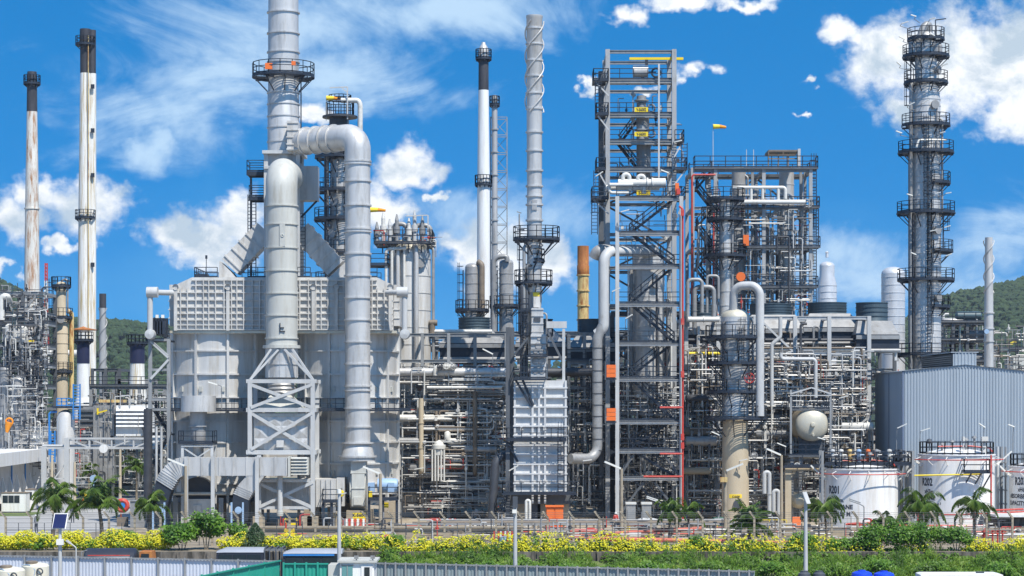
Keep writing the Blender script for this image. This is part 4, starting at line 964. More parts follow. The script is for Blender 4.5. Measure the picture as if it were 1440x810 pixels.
# ================================================================ process columns
def nozzle(b, c, d, r=.2, L=.5):
    c = Vector(c); d = Vector(d).normalized(); b.tube([c, c + d*L], r, 12); b.tube([c + d*L, c + d*(L+.08)], r*1.5, 12); b.tube([c + d*(L+.1), c + d*(L+.18)], r*1.5, 12)
def tower(name, label, cat, px, Y, prof, plats, ladders=(), pipes=(), lamps=0, bands=None, seg=32, manways=(), headm=None, pt=.065, ground=True):
    x = ax(px, Y); z0 = az(prof[0][1], Y)
    if ground: z0 = 0; prof = [(prof[0][0], HOR + EYE*FOC/Y, prof[0][2])] + [tuple(q[:2]) for q in prof]
    t = thing(name, (x, Y, z0), label, cat)
    part(t, 'shell', prof[0][2], lambda b: (b.lathe([(ln(r, Y), az(p, Y)) for r, p, *_ in prof], (x, Y, 0), seg)))
    rt, pt_ = prof[-1][0], prof[-1][1]
    part(t, 'head', headm or prof[0][2], lambda b: b.lathe(head(ln(rt, Y), az(pt_, Y), .6), (x, Y, 0), seg))
    if bands: part(t, 'insulation_bands', prof[0][2], lambda b: [b.ring((x, Y, az(p, Y)-.04), ln(prof_r(prof, p), Y)-.005, .05, .09, seg) for p in bands])
    for (p, extra, a0, a1) in plats: ring_platform(t, x, Y, az(p, Y), ln(prof_r(prof, p), Y)+.05, ln(prof_r(prof, p)+extra, Y), a0, a1, 1.15, t=pt)
    for (a, p0, p1) in ladders:
        r = ln(prof_r(prof, (p0+p1)/2), Y) + .25; c, s = math.cos(R(a)), math.sin(R(a))
        part(t, 'ladder', 'navy', lambda b: b.ladder((x+c*r, Y+s*r), az(p0, Y), az(p1, Y), (c, s), .5, True, pt+.01))
    for (a, p0, p1, rr, mm) in pipes:
        r = ln(prof_r(prof, (p0+p1)/2), Y) + rr + .15; c, s = math.cos(R(a)), math.sin(R(a))
        part(t, 'riser', mm, lambda b: b.tube([(x+c*r, Y+s*r, az(p0, Y)), (x+c*r, Y+s*r, az(p1, Y)), (x+c*r*.6, Y+s*r*.6, az(p1, Y)+.3)], rr, 12, rr*2))
    for (a, p) in manways:
        r = ln(prof_r(prof, p), Y); c, s = math.cos(R(a)), math.sin(R(a))
        part(t, 'manway', 'pgrey', lambda b: nozzle(b, (x+c*r*.9, Y+s*r*.9, az(p, Y)), (c, s, 0), .32, .45))
    return t, x
def prof_r(prof, p):
    for a, c in zip(prof[:-1], prof[1:]):
        if min(a[1], c[1]) <= p <= max(a[1], c[1]):
            u_ = (p - a[1]) / (c[1] - a[1] + 1e-9); return a[0] + (c[0] - a[0]) * u_
    return prof[0][0] if p > prof[0][1] else prof[-1][0]
lamp_spots = []      # (px, py, Y, direction)
# tall column on the right
YT = 236.
tc_, xT = tower('distillation_tower', 'tallest grey column ringed with many dark platforms at right', 'distillation tower', 1302, YT,
    [(21,705,'alu'),(21,300),(20.5,292),(20,140),(18,128),(15,120),(15,80),(13,52)],
    [(498,20,-200,20),(393,19,-260,80),(299,20,0,360),(214,19,0,360),(176,14,-200,20),(116,16,0,360),(79,18,0,360),(55,13,-230,50),(353,17,-70,60),(257,14,-80,40),(431,13,-80,30)],
    [(-88,393,214),(-88,498,300),(-100,299,176),(175,176,79),(-20,353,299),(-15,214,176)],
    [(195,700,215,.16,'pgrey'),(205,700,120,.2,'pgrey'),(215,500,300,.12,'pdark'),(-30,300,170,.12,'pgrey'),(-60,210,150,.09,'pgrey')], bands=range(60,500,9), manways=((-60,325),(-70,150),(-40,100),(-55,420)))
part(tc_, 'overhead_pipe', 'pgrey', lambda b: b.tube([(xT-.9, YT-.6, az(120,YT)), (xT-.9, YT-.6, az(60,YT)), (xT-.3, YT-.4, az(38,YT)), (xT+.3, YT-.2, az(34,YT)), (xT+.3, YT, az(60,YT))], .42, 16, .8))
part(tc_, 'side_vessel', 'alud', lambda b: b.lathe([(.01, az(80,YT)), (.5, az(79,YT)), (.5, az(62,YT))] + head(.5, az(62,YT)), (xT-1.5, YT-.4, 0), 18))
part(tc_, 'side_vessel', 'alud', lambda b: b.lathe([(.01, az(80,YT)), (.6, az(79,YT)), (.6, az(66,YT))] + head(.6, az(66,YT)), (xT+1.1, YT-.6, 0), 18))
part(tc_, 'davit', 'navy', lambda b: (b.bar((xT+.9,YT-.8,az(55,YT)),(xT+.9,YT-.8,az(30,YT)),.1), b.bar((xT+.9,YT-.8,az(30,YT)),(xT+2.0,YT-1.2,az(29,YT)),.1)))
part(tc_, 'header_pipe', 'lamp', lambda b: b.tube([(xT-1.5,YT-2.2,az(212,YT)),(xT-1.2,YT-2.2,az(200,YT)),(xT+1.9,YT-2.2,az(200,YT))], .11, 8, .3))
for (px_, py_, s_) in ((1268,33,1),(1288,23,-1),(1308,27,1),(1267,92,-1),(1278,148,1),(1314,50,-1),(1283,275,-1),(1315,272,1),(1330,272,1),(1272,55,-1),(1326,92,1),(1268,187,-1),(1308,325,1),(1288,358,-1),(1328,320,1),(1330,360,1),(1297,145,1),(1322,187,1)): lamp_spots.append((px_, py_, 233.2, s_, 'tall column'))
# column in the open steel tower
YV = 221.5
tower('distillation_tower', 'wide grey column standing inside the open steel tower', 'distillation tower', 912, YV, [(20,560,'alu'),(22,545),(22,360)], [], [], [(200,540,380,.2,'pgrey'),(-60,540,420,.1,'pgrey')], ground=False, bands=range(370,545,18), manways=((-80,455),(-70,400)), headm='brass')
part([o for o in COL.objects if 'inside the open steel tower' in str(o.get('label',''))][0], 'outlet_bend', 'alud', lambda b: b.tube([(ax(908,YV),YV,az(560,YV)),(ax(908,YV),YV-.3,az(588,YV)),(ax(930,YV),YV-1.5,az(592,YV))], .7, 20, 1.2))
tower('stripper_vessel', 'slim grey vessel high up in the open steel tower', 'vessel', 905, 222., [(10,279,'pgrey'),(10,205)], [], manways=((-90,250),), ground=False)
tower('stripper_vessel', 'small dark vessel at the top storey of the steel tower', 'vessel', 904, 222., [(9,200,'alud'),(9,165)], [], ground=False)
# column behind the furnace
tower('distillation_tower', 'pale grey column with dark platforms right behind the flue duct', 'distillation tower', 479, 232., [(16,560,'alu'),(16,330),(14,200),(12,170)],
    [(398,20,-260,80),(355,22,-260,60),(308,22,-230,40),(268,24,-240,60),(221,22,-240,60)], [(-140,400,221),(-60,308,268)], [(-100,420,230,.12,'pgrey'),(-150,460,200,.15,'pgrey'),(180,400,180,.2,'pdark')], bands=range(200,420,22), manways=((-120,330),(-110,285)))
dv = thing('top_gallery', (ax(481,231), 231, az(168,231)), 'dark round gallery with vent hoop atop the column behind the duct', 'gallery')
o = part(dv, 'drum', 'pdark', lambda b: (b.lathe([(1.,az(215,231)),(1.,az(165,231))], (ax(476,231),231,0), 20), b.ring((ax(478,231),231,az(166,231)), .9, 1.0, .2, 24)))
part(dv, 'railing', 'navy', lambda b: (b.rail(arc(ax(478,231),231,1.5,az(164,231),0,360)[:-1], 1.5, .08, .8, True), b.rail(arc(ax(478,231),231,1.2,az(142,231),0,360)[:-1], .6, .07, .8, True)))
part(dv, 'vent_hoop', 'pwhite', lambda b: b.tube([(ax(480,230.5),230,az(143,231)),(ax(504,230.5),230,az(143,231)),(ax(507,230.5),230,az(148,231)),(ax(507,230.5),230,az(200,231))], .28, 14, .9))
part(dv, 'davit', 'galv', lambda b: (b.bar((ax(489,230),229.6,az(170,231)),(ax(489,230),229.6,az(125,231)),.14), b.bar((ax(489,230),229.6,az(125,231)),(ax(464,230),229.6,az(126,231)),.12), b.bar((ax(489,230),229.6,az(133,231)),(ax(481,230),229.6,az(126,231)),.1)))
# wide pale vessel with busy head, right of furnace
YP = 226.; vx = ax(575, YP)
t_, x_ = tower('reactor_vessel', 'wide pale vessel with a crowd of valves on its railed top, right of the furnace', 'vessel', 576, YP, [(30,590,'fire'),(30,358),(28,352)], [], [], [(-115,520,352,.22,'alu'),(-100,480,350,.14,'pwhite'),(-72,520,350,.25,'alu'),(-10,540,350,.16,'pgrey')], bands=range(365,560,24), manways=((-60,372),), headm='brass')
o = deck(t_, ax(528,YP), ax(610,YP), YP-3.2, YP+3, az(344,YP), 'FBLR', m='navy', name='top_deck', h=1.3, t=.075)
deck(t_, ax(520,YP), ax(548,YP), YP-3, YP+1, az(374,YP), 'FLR', m='navy', name='side_deck', t=.075)
for k in range(8): part(t_, 'hanger', 'navy', lambda b: b.bar((ax(540+9*k,YP), YP-2.4, az(358,YP)), (ax(540+9*k,YP), YP-2.4, az(346,YP)), .12))
for k, px_ in enumerate((530,539,548,558,575,583,594)):
    def f(b):
        zz = az(344,YP); xx = ax(px_,YP-1.5); hh = (1.6,2.6,1.9,2.4,2.0,2.8,2.2)[k]
        b.tube([(xx,YP-1.5,zz),(xx,YP-1.5,zz+hh)], .2, 10); b.tube([(xx,YP-1.5,zz+hh*.45),(xx,YP-1.5,zz+hh*.45+.7)], .34, 12); b.tube([(xx,YP-1.5,zz+hh),(xx,YP-1.5,zz+hh+.7)], [.22,.06], 10)
    part(t_, 'relief_valve', ('pgrey','pwhite','galv')[k%3], f)
for (pa, pb, pt_) in ((554,573,316),(583,606,318)):
    part(t_, 'bent_pipe', 'pgrey', lambda b: b.tube([(ax(pa,YP),YP-1,az(344,YP)),(ax(pa,YP),YP-1,az(pt_,YP)),(ax(pb,YP),YP-1,az(pt_,YP)),(ax(pb,YP),YP-1,az(344,YP))], .25, 12, .6))
part(t_, 'davit', 'galv', lambda b: (b.bar((ax(603,YP),YP-2,az(344,YP)),(ax(603,YP),YP-2,az(305,YP)),.13), b.bar((ax(603,YP),YP-2,az(305,YP)),(ax(572,YP),YP-2,az(306,YP)),.12)))
for (pp, ztop, zb_) in ((545,350,470),(553,352,430)): part(t_, 'down_pipe', 'pwhite', lambda b: b.tube([(ax(pp+20,YP),YP-2.7,az(352,YP)),(ax(pp,YP),YP-2.7,az(352,YP)),(ax(pp,YP),YP-2.7,az(zb_,YP))], .16, 10, .5))
# tan column
YK = 214.
tk, xk = tower('distillation_tower', 'column with silver upper shell and tan fireproofed skirt, front right of the steel tower', 'distillation tower', 1034, YK,
    [(19,588,'alu'),(19,552),(16.5,545),(17,545),(20.5,520),(20.5,446)],
    [(474,22,-215,35),(510,20,-200,20),(550,22,-230,50),(587,26,-220,60)], [(-75,510,460),(-160,590,510)], [(-10,586,450,.14,'pgrey'),(-140,560,455,.12,'pdark')], ground=False, bands=range(452,585,13), manways=((-100,487),(-95,530)), headm='brass')
part(tk, 'skirt', 'tan', lambda b: (b.lathe([(ln(19.5,YK), 0.2), (ln(18.5,YK), az(625,YK)), (ln(17.5,YK), az(589,YK))], (xk, YK, 0), 32)))
part(tk, 'manhole', 'louv', lambda b: b.lathe([(.01,-.1),(.45,-.1),(.45,.2)], (xk+.1, YK-1.42, az(708,YK)), 16, 'Y'))
pl = part(tk, 'name_plate', 'sacky', lambda b: [b.bar((xk+math.cos(R(a))*1.36, YK+math.sin(R(a))*1.36, az(697,YK)), (xk+math.cos(R(a+9))*1.36, YK+math.sin(R(a+9))*1.36, az(697,YK)), .04, .38) for a in range(-122,-70,9)])
b = MB(); wrap_text(b, 'C-56301', .3, xk, YK, 1.40, az(699,YK), -76, .8); b.build('lettering', M['ink'], pl)
part(tk, 'handwheel', 'red', lambda b: handwheel(b, (xk+1.2, YK-1.9, az(532,YK)), .5))
# overhead gooseneck pipe
gp = MB(); gp.tube([(ax(1032,213),213.6,az(440,213)),(ax(1032,213),213,az(402,213)),(ax(1067,213),212,az(402,213)),(ax(1067,213),212,az(585,213))], .42, 18, 1.05, fs=7)
tag(gp.build('overhead_pipe', M['galv']), 'thick white-grey gooseneck pipe looping over the tan-skirted column', 'pipe')
# silver domed vessels behind
tower('silver_vessel', 'silver bottle-shaped vessel with narrow neck behind the steel block', 'vessel', 1163, 300., [(13.5,470,'silver'),(13.5,400),(10.5,388),(10.5,374)], [], bands=range(402,450,9))
tower('silver_vessel', 'plain silver domed vessel left of the tallest column', 'vessel', 1256, 285., [(16.5,500,'silver'),(16.5,385)], [], bands=range(390,480,11), manways=())
part([o for o in COL.objects if 'bottle-shaped' in str(o.get('label',''))][0], 'knob', 'silver', lambda b: b.lathe([(.22,az(362,300)),(.2,az(356,300)),(.28,az(355,300)),(.01,az(353,300))], (ax(1163,300),300,0), 14))
tower('silver_vessel', 'dull streaked vessel just left of the white chimney', 'vessel', 664, 258., [(10,470,'alud'),(10,376)], [(436,14,-220,40)], [(190,470,380)], [(-30,470,372,.35,'pbrown')], bands=range(385,450,14))
tower('silver_vessel', 'dull streaked vessel just right of the white chimney', 'vessel', 712, 258., [(10,470,'alud'),(10,370)], [(430,14,-220,40)], [(190,470,380)], [], bands=range(385,450,14))
gp = MB(); gp.tube([(ax(694,257),257,az(470,257)),(ax(694,257),257,az(362,257)),(ax(713,257),257,az(360,257)),(ax(713,257),257,az(368,257))], .3, 12, .8)
tag(gp.build('overhead_pipe', M['pgrey']), 'grey hooked pipe beside the white chimney', 'pipe')
# tan column far left
YQ = 275.
tq, xq = tower('distillation_tower', 'dirty cream column with orange stain and dark ladders, far left', 'distillation tower', 86, YQ, [(9.5,560,'tan'),(9.5,448),(7,444),(7,400)], [(522,7,-200,20),(446,8,-200,20),(402,7,-220,40)], [(-150,520,402)], [(10,560,440,.3,'yrust')], bands=range(455,530,14), manways=((-80,450),))
part(tq, 'vent_hoop', 'pgrey', lambda b: b.tube([(xq+.2,YQ-.3,az(402,YQ)),(xq+.2,YQ-.3,az(393,YQ)),(xq+.9,YQ-.3,az(393,YQ)),(xq+.9,YQ-.3,az(440,YQ))], .12, 8, .35))
# ================================================================ open steel tower
tw = thing('steel_tower', (ax(905,219), 219, 0), 'tall open steel tower with many floors, stairs and yellow tags', 'steel tower')
XU0, XU1 = ax(854.5,219.5), ax(948,219.5); YU0, YU1 = 219.5, 226.5
zU = [az(p, 219.5) for p in (636, 595, 535, 485, 430, 377, 330, 279, 240, 201, 163, 115, 73)]
frame(tw, [XU0, XU1], [YU0, YU1], zU, .46, .24, .34, 'steelm', 'steel', az(69.5,219.5))
XF0, XF1 = ax(868,213.5), ax(958,213.5); YF0 = 213.5
zF = [az(p, 213.5) for p in (674, 636, 595, 535, 485, 430, 377, 330, 281)]
frame(tw, [XF0, XF1], [YF0], zF, .38, .2, .22, 'galv', 'steelm', az(276,213.5))
for p, sides in ((115,'FBLR'),(163,'FBLR'),(201,'FBLR'),(240,'FBLR')):
    deck(tw, XU0-.25, XU1+.25, YU0+.2, YU0+3.2, az(p,219.5)+.3, 'FLR', name='floor', th=.1, t=.07)
for p in (281,330,377,430,485,535,595,636,674):
    deck(tw, XF0-.1, XF1+.1, YF0+.35, YF0+2.2, az(p,213.5)+.3, 'FR' if p != 674 else '', name='floor', th=.1, t=.07)
for (pa, pb, p) in ((834,856,115),(838,856,163),(838,852,240),(832,856,281),(948,966,240),(948,962,201),(954,964,281)):
    deck(tw, ax(pa,218), ax(pb,218), 217.6, 221, az(p,218)+.2, 'FLR' if pa < 900 else 'FR', name='side_landing', m='navy', t=.08)
    s_ = -1 if pa < 900 else 1; e_ = pa if s_ < 0 else pb; i_ = pb if s_ < 0 else pa
    brace(tw, (ax(i_,218), 217.9, az(p+20,218)), (ax(e_,218)-s_*.2, 217.9, az(p,218)), .14, 'galv')
for (px, p0, p1) in ((841,163,115),(839,279,240),(962,240,201),(836,330,281)):
    part(tw, 'ladder', 'navy', lambda b: b.ladder((ax(px,218), 217.8), az(p0,218), az(p1,218), (0,-1), .6, True, .08))
# zigzag stairs in the lower part, flights between floors
fl = [674,636,595,535,485,430,377,330,281]
for k in range(len(fl)-1):
    z0_, z1_ = az(fl[k],213.5)+.3, az(fl[k+1],213.5)+.3; l_ = ax(886,215); r_ = ax(948,215)
    a_, c_ = ((r_, z0_), (l_, z1_)) if k % 2 == 0 else ((l_, z0_), (r_, z1_))
    part(tw, 'stair', 'navy', lambda b: b.stair((a_[0], 214.6 + (k%2)*1.2, a_[1]), (c_[0], 214.6 + (k%2)*1.2, c_[1]), .9, t=.08))
for (pa, za_, pb, zb_) in ((900,240,870,201),(872,240,905,279),(872,201,900,163),(925,725,955,674)):
    part(tw, 'stair', 'navy', lambda b: b.stair((ax(pa,222), 222.5, az(za_,222)), (ax(pb,222), 222.5, az(zb_,222)), .9, t=.08))
part(tw, 'stair', 'navy', lambda b: b.stair((ax(948,215), 214.8, 0), (ax(890,215), 214.8, az(674,213.5)), .9, t=.08))
for (pa, qa, pb, qb) in ((870,725,905,678),(957,725,920,678),(870,672,890,640),(957,672,935,640)):
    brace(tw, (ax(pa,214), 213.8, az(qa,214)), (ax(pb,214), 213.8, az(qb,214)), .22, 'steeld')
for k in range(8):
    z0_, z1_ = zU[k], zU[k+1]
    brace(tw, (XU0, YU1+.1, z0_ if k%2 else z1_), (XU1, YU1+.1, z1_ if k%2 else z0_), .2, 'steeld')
part(tw, 'hoist_beam', 'yellow', lambda b: b.box(ax(886,220), ax(962,220), 220.9, 221.2, az(82,220), az(78.5,220)))
part(tw, 'hoist', 'navy', lambda b: (b.box(ax(908,220), ax(912,220), 220.8, 221.3, az(92,220), az(82,220))))
part(tw, 'cable_riser', 'galv', lambda b: b.box(ax(925.5,218.8), ax(928,218.8), 218.9, 219.1, az(250,219), az(90,219)))
for (px, p, txt) in ((902,153.5,'V-56302'),(902,188,'V-56301'),(905,270.5,'E-56302')):
    sg = part(tw, 'tag_board', 'yellow', lambda b: b.box(ax(px-9.5,218.6), ax(px+9.5,218.6), 218.9, 218.96, az(p+3.2,218.6), az(p-3.2,218.6)))
    b = MB(); flat_text(b, txt, .44, (ax(px,218.6), 218.88, az(p+2.1,218.6)), 'C', .66); b.build('lettering', M['ink'], sg)
# dark mast column just left of the tower & equipment on the floors
part(tw, 'service_riser', 'steeld', lambda b: b.box(ax(842,222), ax(849,222), 222, 223, 0, az(100,222)))
vs_ = thing('vent_drum', (ax(902,219), 219.6, az(105,219)), 'short silver drum on the top floor of the steel tower', 'drum')
part(vs_, 'shell', 'alu', lambda b: b.lathe([(.01,-1.05),(.62,-1.0),(.62,.55),(.01,.6)], (ax(905,219), 220.6, az(97,219)), 22, 'X'))
part(vs_, 'saddle', 'navy', lambda b: b.bar((ax(905,219), 220.6, az(115,219)), (ax(905,219), 220.6, az(103,219)), .3))
part(vs_, 'ring_valve', 'navy', lambda b: (b.torus((ax(924,219), 220.5, az(99,219)), .45, .1), b.bar((ax(912,219),220.6,az(98,219)),(ax(924,219),220.6,az(98,219)),.12)))
for (px, py, hh) in ((903,150,1.4),(903,186,1.0)):
    q_ = MB(); q_.lathe([(.5,0),(.5,hh),(.75,hh),(.75,hh+.12),(.5,hh+.12),(.5,hh+.5),(.2,hh+.6),(.01,hh+.6)], (ax(px,219.2), 220.3, az(py+9,219)), 18); q_.torus((ax(px+14,219), 220.2, az(py,219)), .38, .09); q_.bar((ax(px-12,219),220.3,az(py+9,219)),(ax(px-12,219),220.3,az(py-20,219)),.1); q_.bar((ax(px-14,219),220.3,az(py-22,219)),(ax(px-9,219),220.3,az(py-17,219)),.35)
    tag(q_.build('valve_station', M['pgrey']), 'grey valve with ring and lamp behind the %s yellow tag of the steel tower' % ('upper' if py == 150 else 'second'), 'valve')
ex = thing('heat_exchanger', (ax(905,217), 217, az(275,217)), 'white horizontal heat exchanger on the wide landing of the steel tower', 'heat exchanger')
part(ex, 'shell', 'pwhite', lambda b: (b.lathe([(.01,-2.2),(.4,-2.1),(.4,.8),(.55,.8),(.55,.95),(.4,.95),(.4,1.3),(.55,1.3),(.55,1.45),(.5,1.5),(.5,2.7),(.01,2.8)], (ax(898,217), 216.6, az(258,217)), 20, 'X')))
part(ex, 'shell', 'pwhite', lambda b: b.lathe([(.01,-3.2),(.28,-3.1),(.28,.4),(.4,.4),(.4,.52),(.28,.52),(.28,2.3),(.01,2.4)], (ax(895,217), 216.9, az(264,217)), 16, 'X'))
for (pa, pt_) in ((876,246),(897,248)): part(ex, 'bent_pipe', 'pwhite', lambda b: b.tube([(ax(pa,216.5),216.5,az(262,217)),(ax(pa,216.5),216.5,az(pt_,217)),(ax(pa+9,216.5),216.5,az(pt_,217)),(ax(pa+9,216.5),216.8,az(272,217))], .22, 12, .4))
part(ex, 'manifold', 'pwhite', lambda b: (b.tube([(ax(857,216.5),216.4,az(258,217)),(ax(857,216.5),216.4,az(272,217)),(ax(884,216.5),216.4,az(272,217))], .17, 10, .3), b.tube([(ax(857,216.5),216.2,az(261,217)),(ax(890,216.5),216.2,az(261,217))], .2, 10)))
cb_ = thing('call_box', (ax(952,213), 213.3, az(279,213)), 'orange and red emergency box on a steel tower landing', 'cabinet')
part(cb_, 'cabinet', 'orange', lambda b: b.box(ax(950,213), ax(955,213), 213.2, 213.6, az(274,213), az(257,213)))
part(cb_, 'lower_box', 'red', lambda b: b.box(ax(951.5,213), ax(956.5,213), 212.95, 213.19, az(273,213), az(265,213)))
for (px0, px1, p0, p1, wd, r_) in ((853,866,513,531,'upper',0),(853,866,574,592,'lower',1)):
    c_ = thing('cabinet', (ax(860,212.8), 213, az(p1,212.8)), '%s orange square screen on the left edge of the steel tower' % wd, 'cabinet')
    part(c_, 'sheet', 'orange', lambda b: [b.box(ax(px0,212.8), ax(px1,212.8), 212.75, 212.9, az(p0 + (p1-p0)*(k+1)/3-.5,212.8), az(p0 + (p1-p0)*k/3,212.8)) for k in range(3)])
    part(c_, 'frame', 'steeld', lambda b: (b.box(ax(px0-1,212.8), ax(px1+1,212.8), 212.92, 213.1, az(p1+3,212.8), az(p1+.3,212.8)), b.bar((ax(px0-2,212.8),212.7,az(p1+3,212.8)),(ax(px0-2,212.8),212.7,az(p0-5,212.8)),.09)))
# big bent duct pipes left of the tower
bp = thing('transfer_pipe', (ax(848,212), 212, az(660,212)), 'thick grey transfer pipe snaking down the left side of the steel tower', 'pipe')
part(bp, 'upper_run', 'galv', lambda b: b.tube([(ax(912,216),217,az(353,216)),(ax(849,213),213,az(353,213)),(ax(849,213),213,az(462,213)),(ax(839,213),213.2,az(470,213))], .52, 20, 1.3, fs=7))
part(bp, 'lower_run', 'pgrey', lambda b: b.tube([(ax(849,213),213,az(455,213)),(ax(840,213),213,az(475,213)),(ax(840,213),213,az(645,213)),(ax(802,211),211,az(645,211))], .5, 20, 1.3, fs=7))
part(bp, 'top_bend', 'alud', lambda b: b.tube([(ax(922,219),219.5,az(352,219)),(ax(841,216),216,az(352,216)),(ax(836,216),216.3,az(362,216))], .62, 20, .9))
part(bp, 'bands', 'pdark', lambda b: [b.ring((ax(840,213),213,az(p,213)), .48, .06, .08, 20) for p in range(490, 640, 16)])
# red fire riser on the right front column
rp = thing('fire_main', (ax(962,212.9), 212.9, 0), 'red fire water riser climbing the right edge of the steel tower', 'pipe')
part(rp, 'riser', 'red', lambda b: b.tube([(ax(960,212.9),212.9,0),(ax(960,212.9),212.9,az(294,213)),(ax(955,212.9),212.9,az(290,213))], .1, 8, .3))
for p in (638,670,573): part(rp, 'branch', 'red', lambda b: b.tube([(ax(960,212.8),212.8,az(p,213)),(ax(928 if p != 670 else 905,212.8),212.8,az(p,213))], .09, 8))
for p in (295,448,522,610,622): part(rp, 'hose_box', 'red', lambda b: b.box(ax(957.5,212.7), ax(962,212.7), 212.55, 212.8, az(p+9,213), az(p,213)))

# ================================================================ steel block with columns on the right
bl = thing('steel_block', (ax(1062,238), 238, 0), 'broad open steel block with grey columns, stairs and roof railings', 'steel tower')
YB0, YB1 = 233.5, 241.
xs_ = [ax(p, YB0) for p in (974, 1006, 1074, 1140)]
zs_ = [az(p, YB0) for p in (480, 406, 350, 293, 240)]
frame(bl, xs_, [YB0, YB1], zs_, .38, .24, .34, 'steelm', 'steel', az(236,YB0))
deck(bl, ax(976,YB0), ax(1150,YB0), YB0-.4, YB0+1.5, az(236,YB0), 'FLR', name='roof_deck', t=.085, h=1.25)
deck(bl, ax(1000,YB0), ax(1152,YB0), YB0-.5, YB0+1.3, az(291,YB0), 'FR', name='floor', t=.085)
deck(bl, ax(1000,YB0), ax(1153,YB0), YB0-.5, YB0+1.3, az(347,YB0), 'FR', name='floor', t=.085)
deck(bl, ax(1000,YB0), ax(1150,YB0), YB0-.5, YB0+1.3, az(403,YB0), 'FR', name='floor', t=.085)
for k, (pa, pb) in enumerate(((470,430),(430,406),(406,378),(378,350),(350,320),(320,293),(293,265),(265,238))):
    part(bl, 'stair', 'navy', lambda b: b.stair((ax(980 if k%2 else 1002,234), 234.6, az(pa,234)), (ax(1002 if k%2 else 980,234), 234.6, az(pb,234)), .8, t=.09))
    deck(bl, ax(974,234), ax(982,234), 234.2, 236.4, az(pb,234), 'FL', name='landing', m='navy', t=.09) if k % 2 == 0 else None
for k in range(4):
    for (i, j) in ((1,2),(2,3)):
        if (k + i) % 2 == 0: brace(bl, (xs_[i], YB1+.1, zs_[k]), (xs_[j], YB1+.1, zs_[k+1]), .2, 'steeld')
        else: brace(bl, (xs_[j], YB1+.1, zs_[k]), (xs_[i], YB1+.1, zs_[k+1]), .2, 'steeld')
for px_ in (1041, 1058, 1126, 1132): part(bl, 'inner_column', 'steel', lambda b: b.box(ax(px_,237)-.15, ax(px_,237)+.15, 236.8, 237.1, az(500,237), az(238,237)))
part(bl, 'ladder', 'navy', lambda b: b.ladder((ax(1147,YB0), YB0+2), az(470,YB0), az(225,YB0), (0,-1), .7, True, .1))
deck(bl, ax(976,YB0), ax(1150,YB0), YB1-1.2, YB1+.4, az(236,YB0)+.01, 'BLR', name='roof_deck', t=.085, h=1.25)
part(bl, 'ladder', 'navy', lambda b: b.ladder((ax(1152,YB0), YB0+3), az(345,YB0), az(290,YB0), (0,-1), .7, True, .1))
pn_ = part(bl, 'roof_crane', 'pbrown', lambda b: (b.box(ax(1080,235), ax(1122,235), 234.5, 238, az(215,235), az(211.5,235)), [b.bar((ax(p_,235),234.7,az(236,235)),(ax(p_,235),234.7,az(213,235)),.13) for p_ in (1080,1094,1108,1121)], b.rail([(ax(1080,235),234.5,az(225,235)),(ax(1121,235),234.5,az(225,235))], .9, .08)))
part(bl, 'mast', 'galv', lambda b: (b.bar((ax(1124,234),234.2,az(236,234)),(ax(1124,234),234.2,az(209,234)),.3)))
for px_ in (1003, 1050, 1060): part(bl, 'lightning_rod', 'galv', lambda b: b.bar((ax(px_,234),234.2,az(236,234)),(ax(px_,234),234.2,az(196 if px_==1003 else 210,234)),.07))
tower('distillation_tower', 'grey column with round manway inside the right half of the steel block', 'distillation tower', 1106, 237.2, [(10.5,500,'alu'),(10.5,240)], [(347,9,-170,-10)], [], [(-150,480,300,.14,'pgrey')], bands=range(260,440,16), manways=((-90,389),), headm='brass')
tower('distillation_tower', 'grey column with orange-covered manway inside the left half of the steel block', 'distillation tower', 1039, 237.2, [(10,500,'alud'),(10,240)], [], [], [(-30,480,250,.13,'pgrey')], bands=range(260,440,16), headm='brass')
tower('distillation_tower', 'slim pale column with two dark platforms in front of the steel block', 'distillation tower', 1020, 229., [(9,470,'alu'),(9,283)], [(359,20,-240,60),(308,17,-240,60),(280,18,-220,40)], [(-150,420,280)], [(-40,440,280,.1,'pgrey')], bands=range(290,440,20))
for k, px_ in enumerate((1078, 1085, 1092)): 
    q_ = MB(); q_.tube([(ax(px_,236.5),236.2,az(500,236)),(ax(px_,236.5),236.2,az(300+20*k,236))], (.3,.22,.16)[k], 12)
    tag(q_.build('riser_pipe', M[('pgrey','alud','pdark')[k]]), ('thick grey', 'thinner dull silver', 'thin dark')[k] + ' vertical pipe between the two columns of the steel block', 'pipe')
hp = thing('header_pipe', (ax(1080,232.8), 232.8, az(264,233)), 'white square-cornered pipe loop across upper storey of steel block', 'pipe')
part(hp, 'run', 'pwhite', lambda b: b.tube([(ax(1030,233),232.8,az(264,233)),(ax(1104,233),232.8,az(264,233)),(ax(1104,233),232.8,az(280,233))], .2, 10, .3))
for px_ in (1056,1072,1094): part(hp, 'drop', 'pwhite', lambda b: b.tube([(ax(px_,233),232.8,az(264,233)),(ax(px_,233),232.8,az(284,233))], .17, 10))
part(hp, 'lower_run', 'pwhite', lambda b: b.tube([(ax(1040,233),232.7,az(284.5,233)),(ax(1132,233),232.7,az(284.5,233))], .26, 12))
for (px_, p_, nm) in ((1049,338,'upper'),(1042,389,'lower')):
    q_ = MB()
    if p_ == 338: q_.box(ax(1045,232.5), ax(1053,232.5), 232.3, 232.8, az(346,233), az(331,233))
    else: q_.lathe([(.01,-.1),(.5,-.1),(.5,.3),(.01,.3)], (ax(1042,232), 232.2, az(389,232)), 18, 'Y')
    tag(q_.build('cover', M['orange']), 'orange %s on the steel block columns' % ('square box' if p_ == 338 else 'round cover'), 'cover')
rp2 = thing('fire_main', (ax(973,233), 232.9, az(480,233)), 'red fire pipe up the left edge of the steel block', 'pipe')
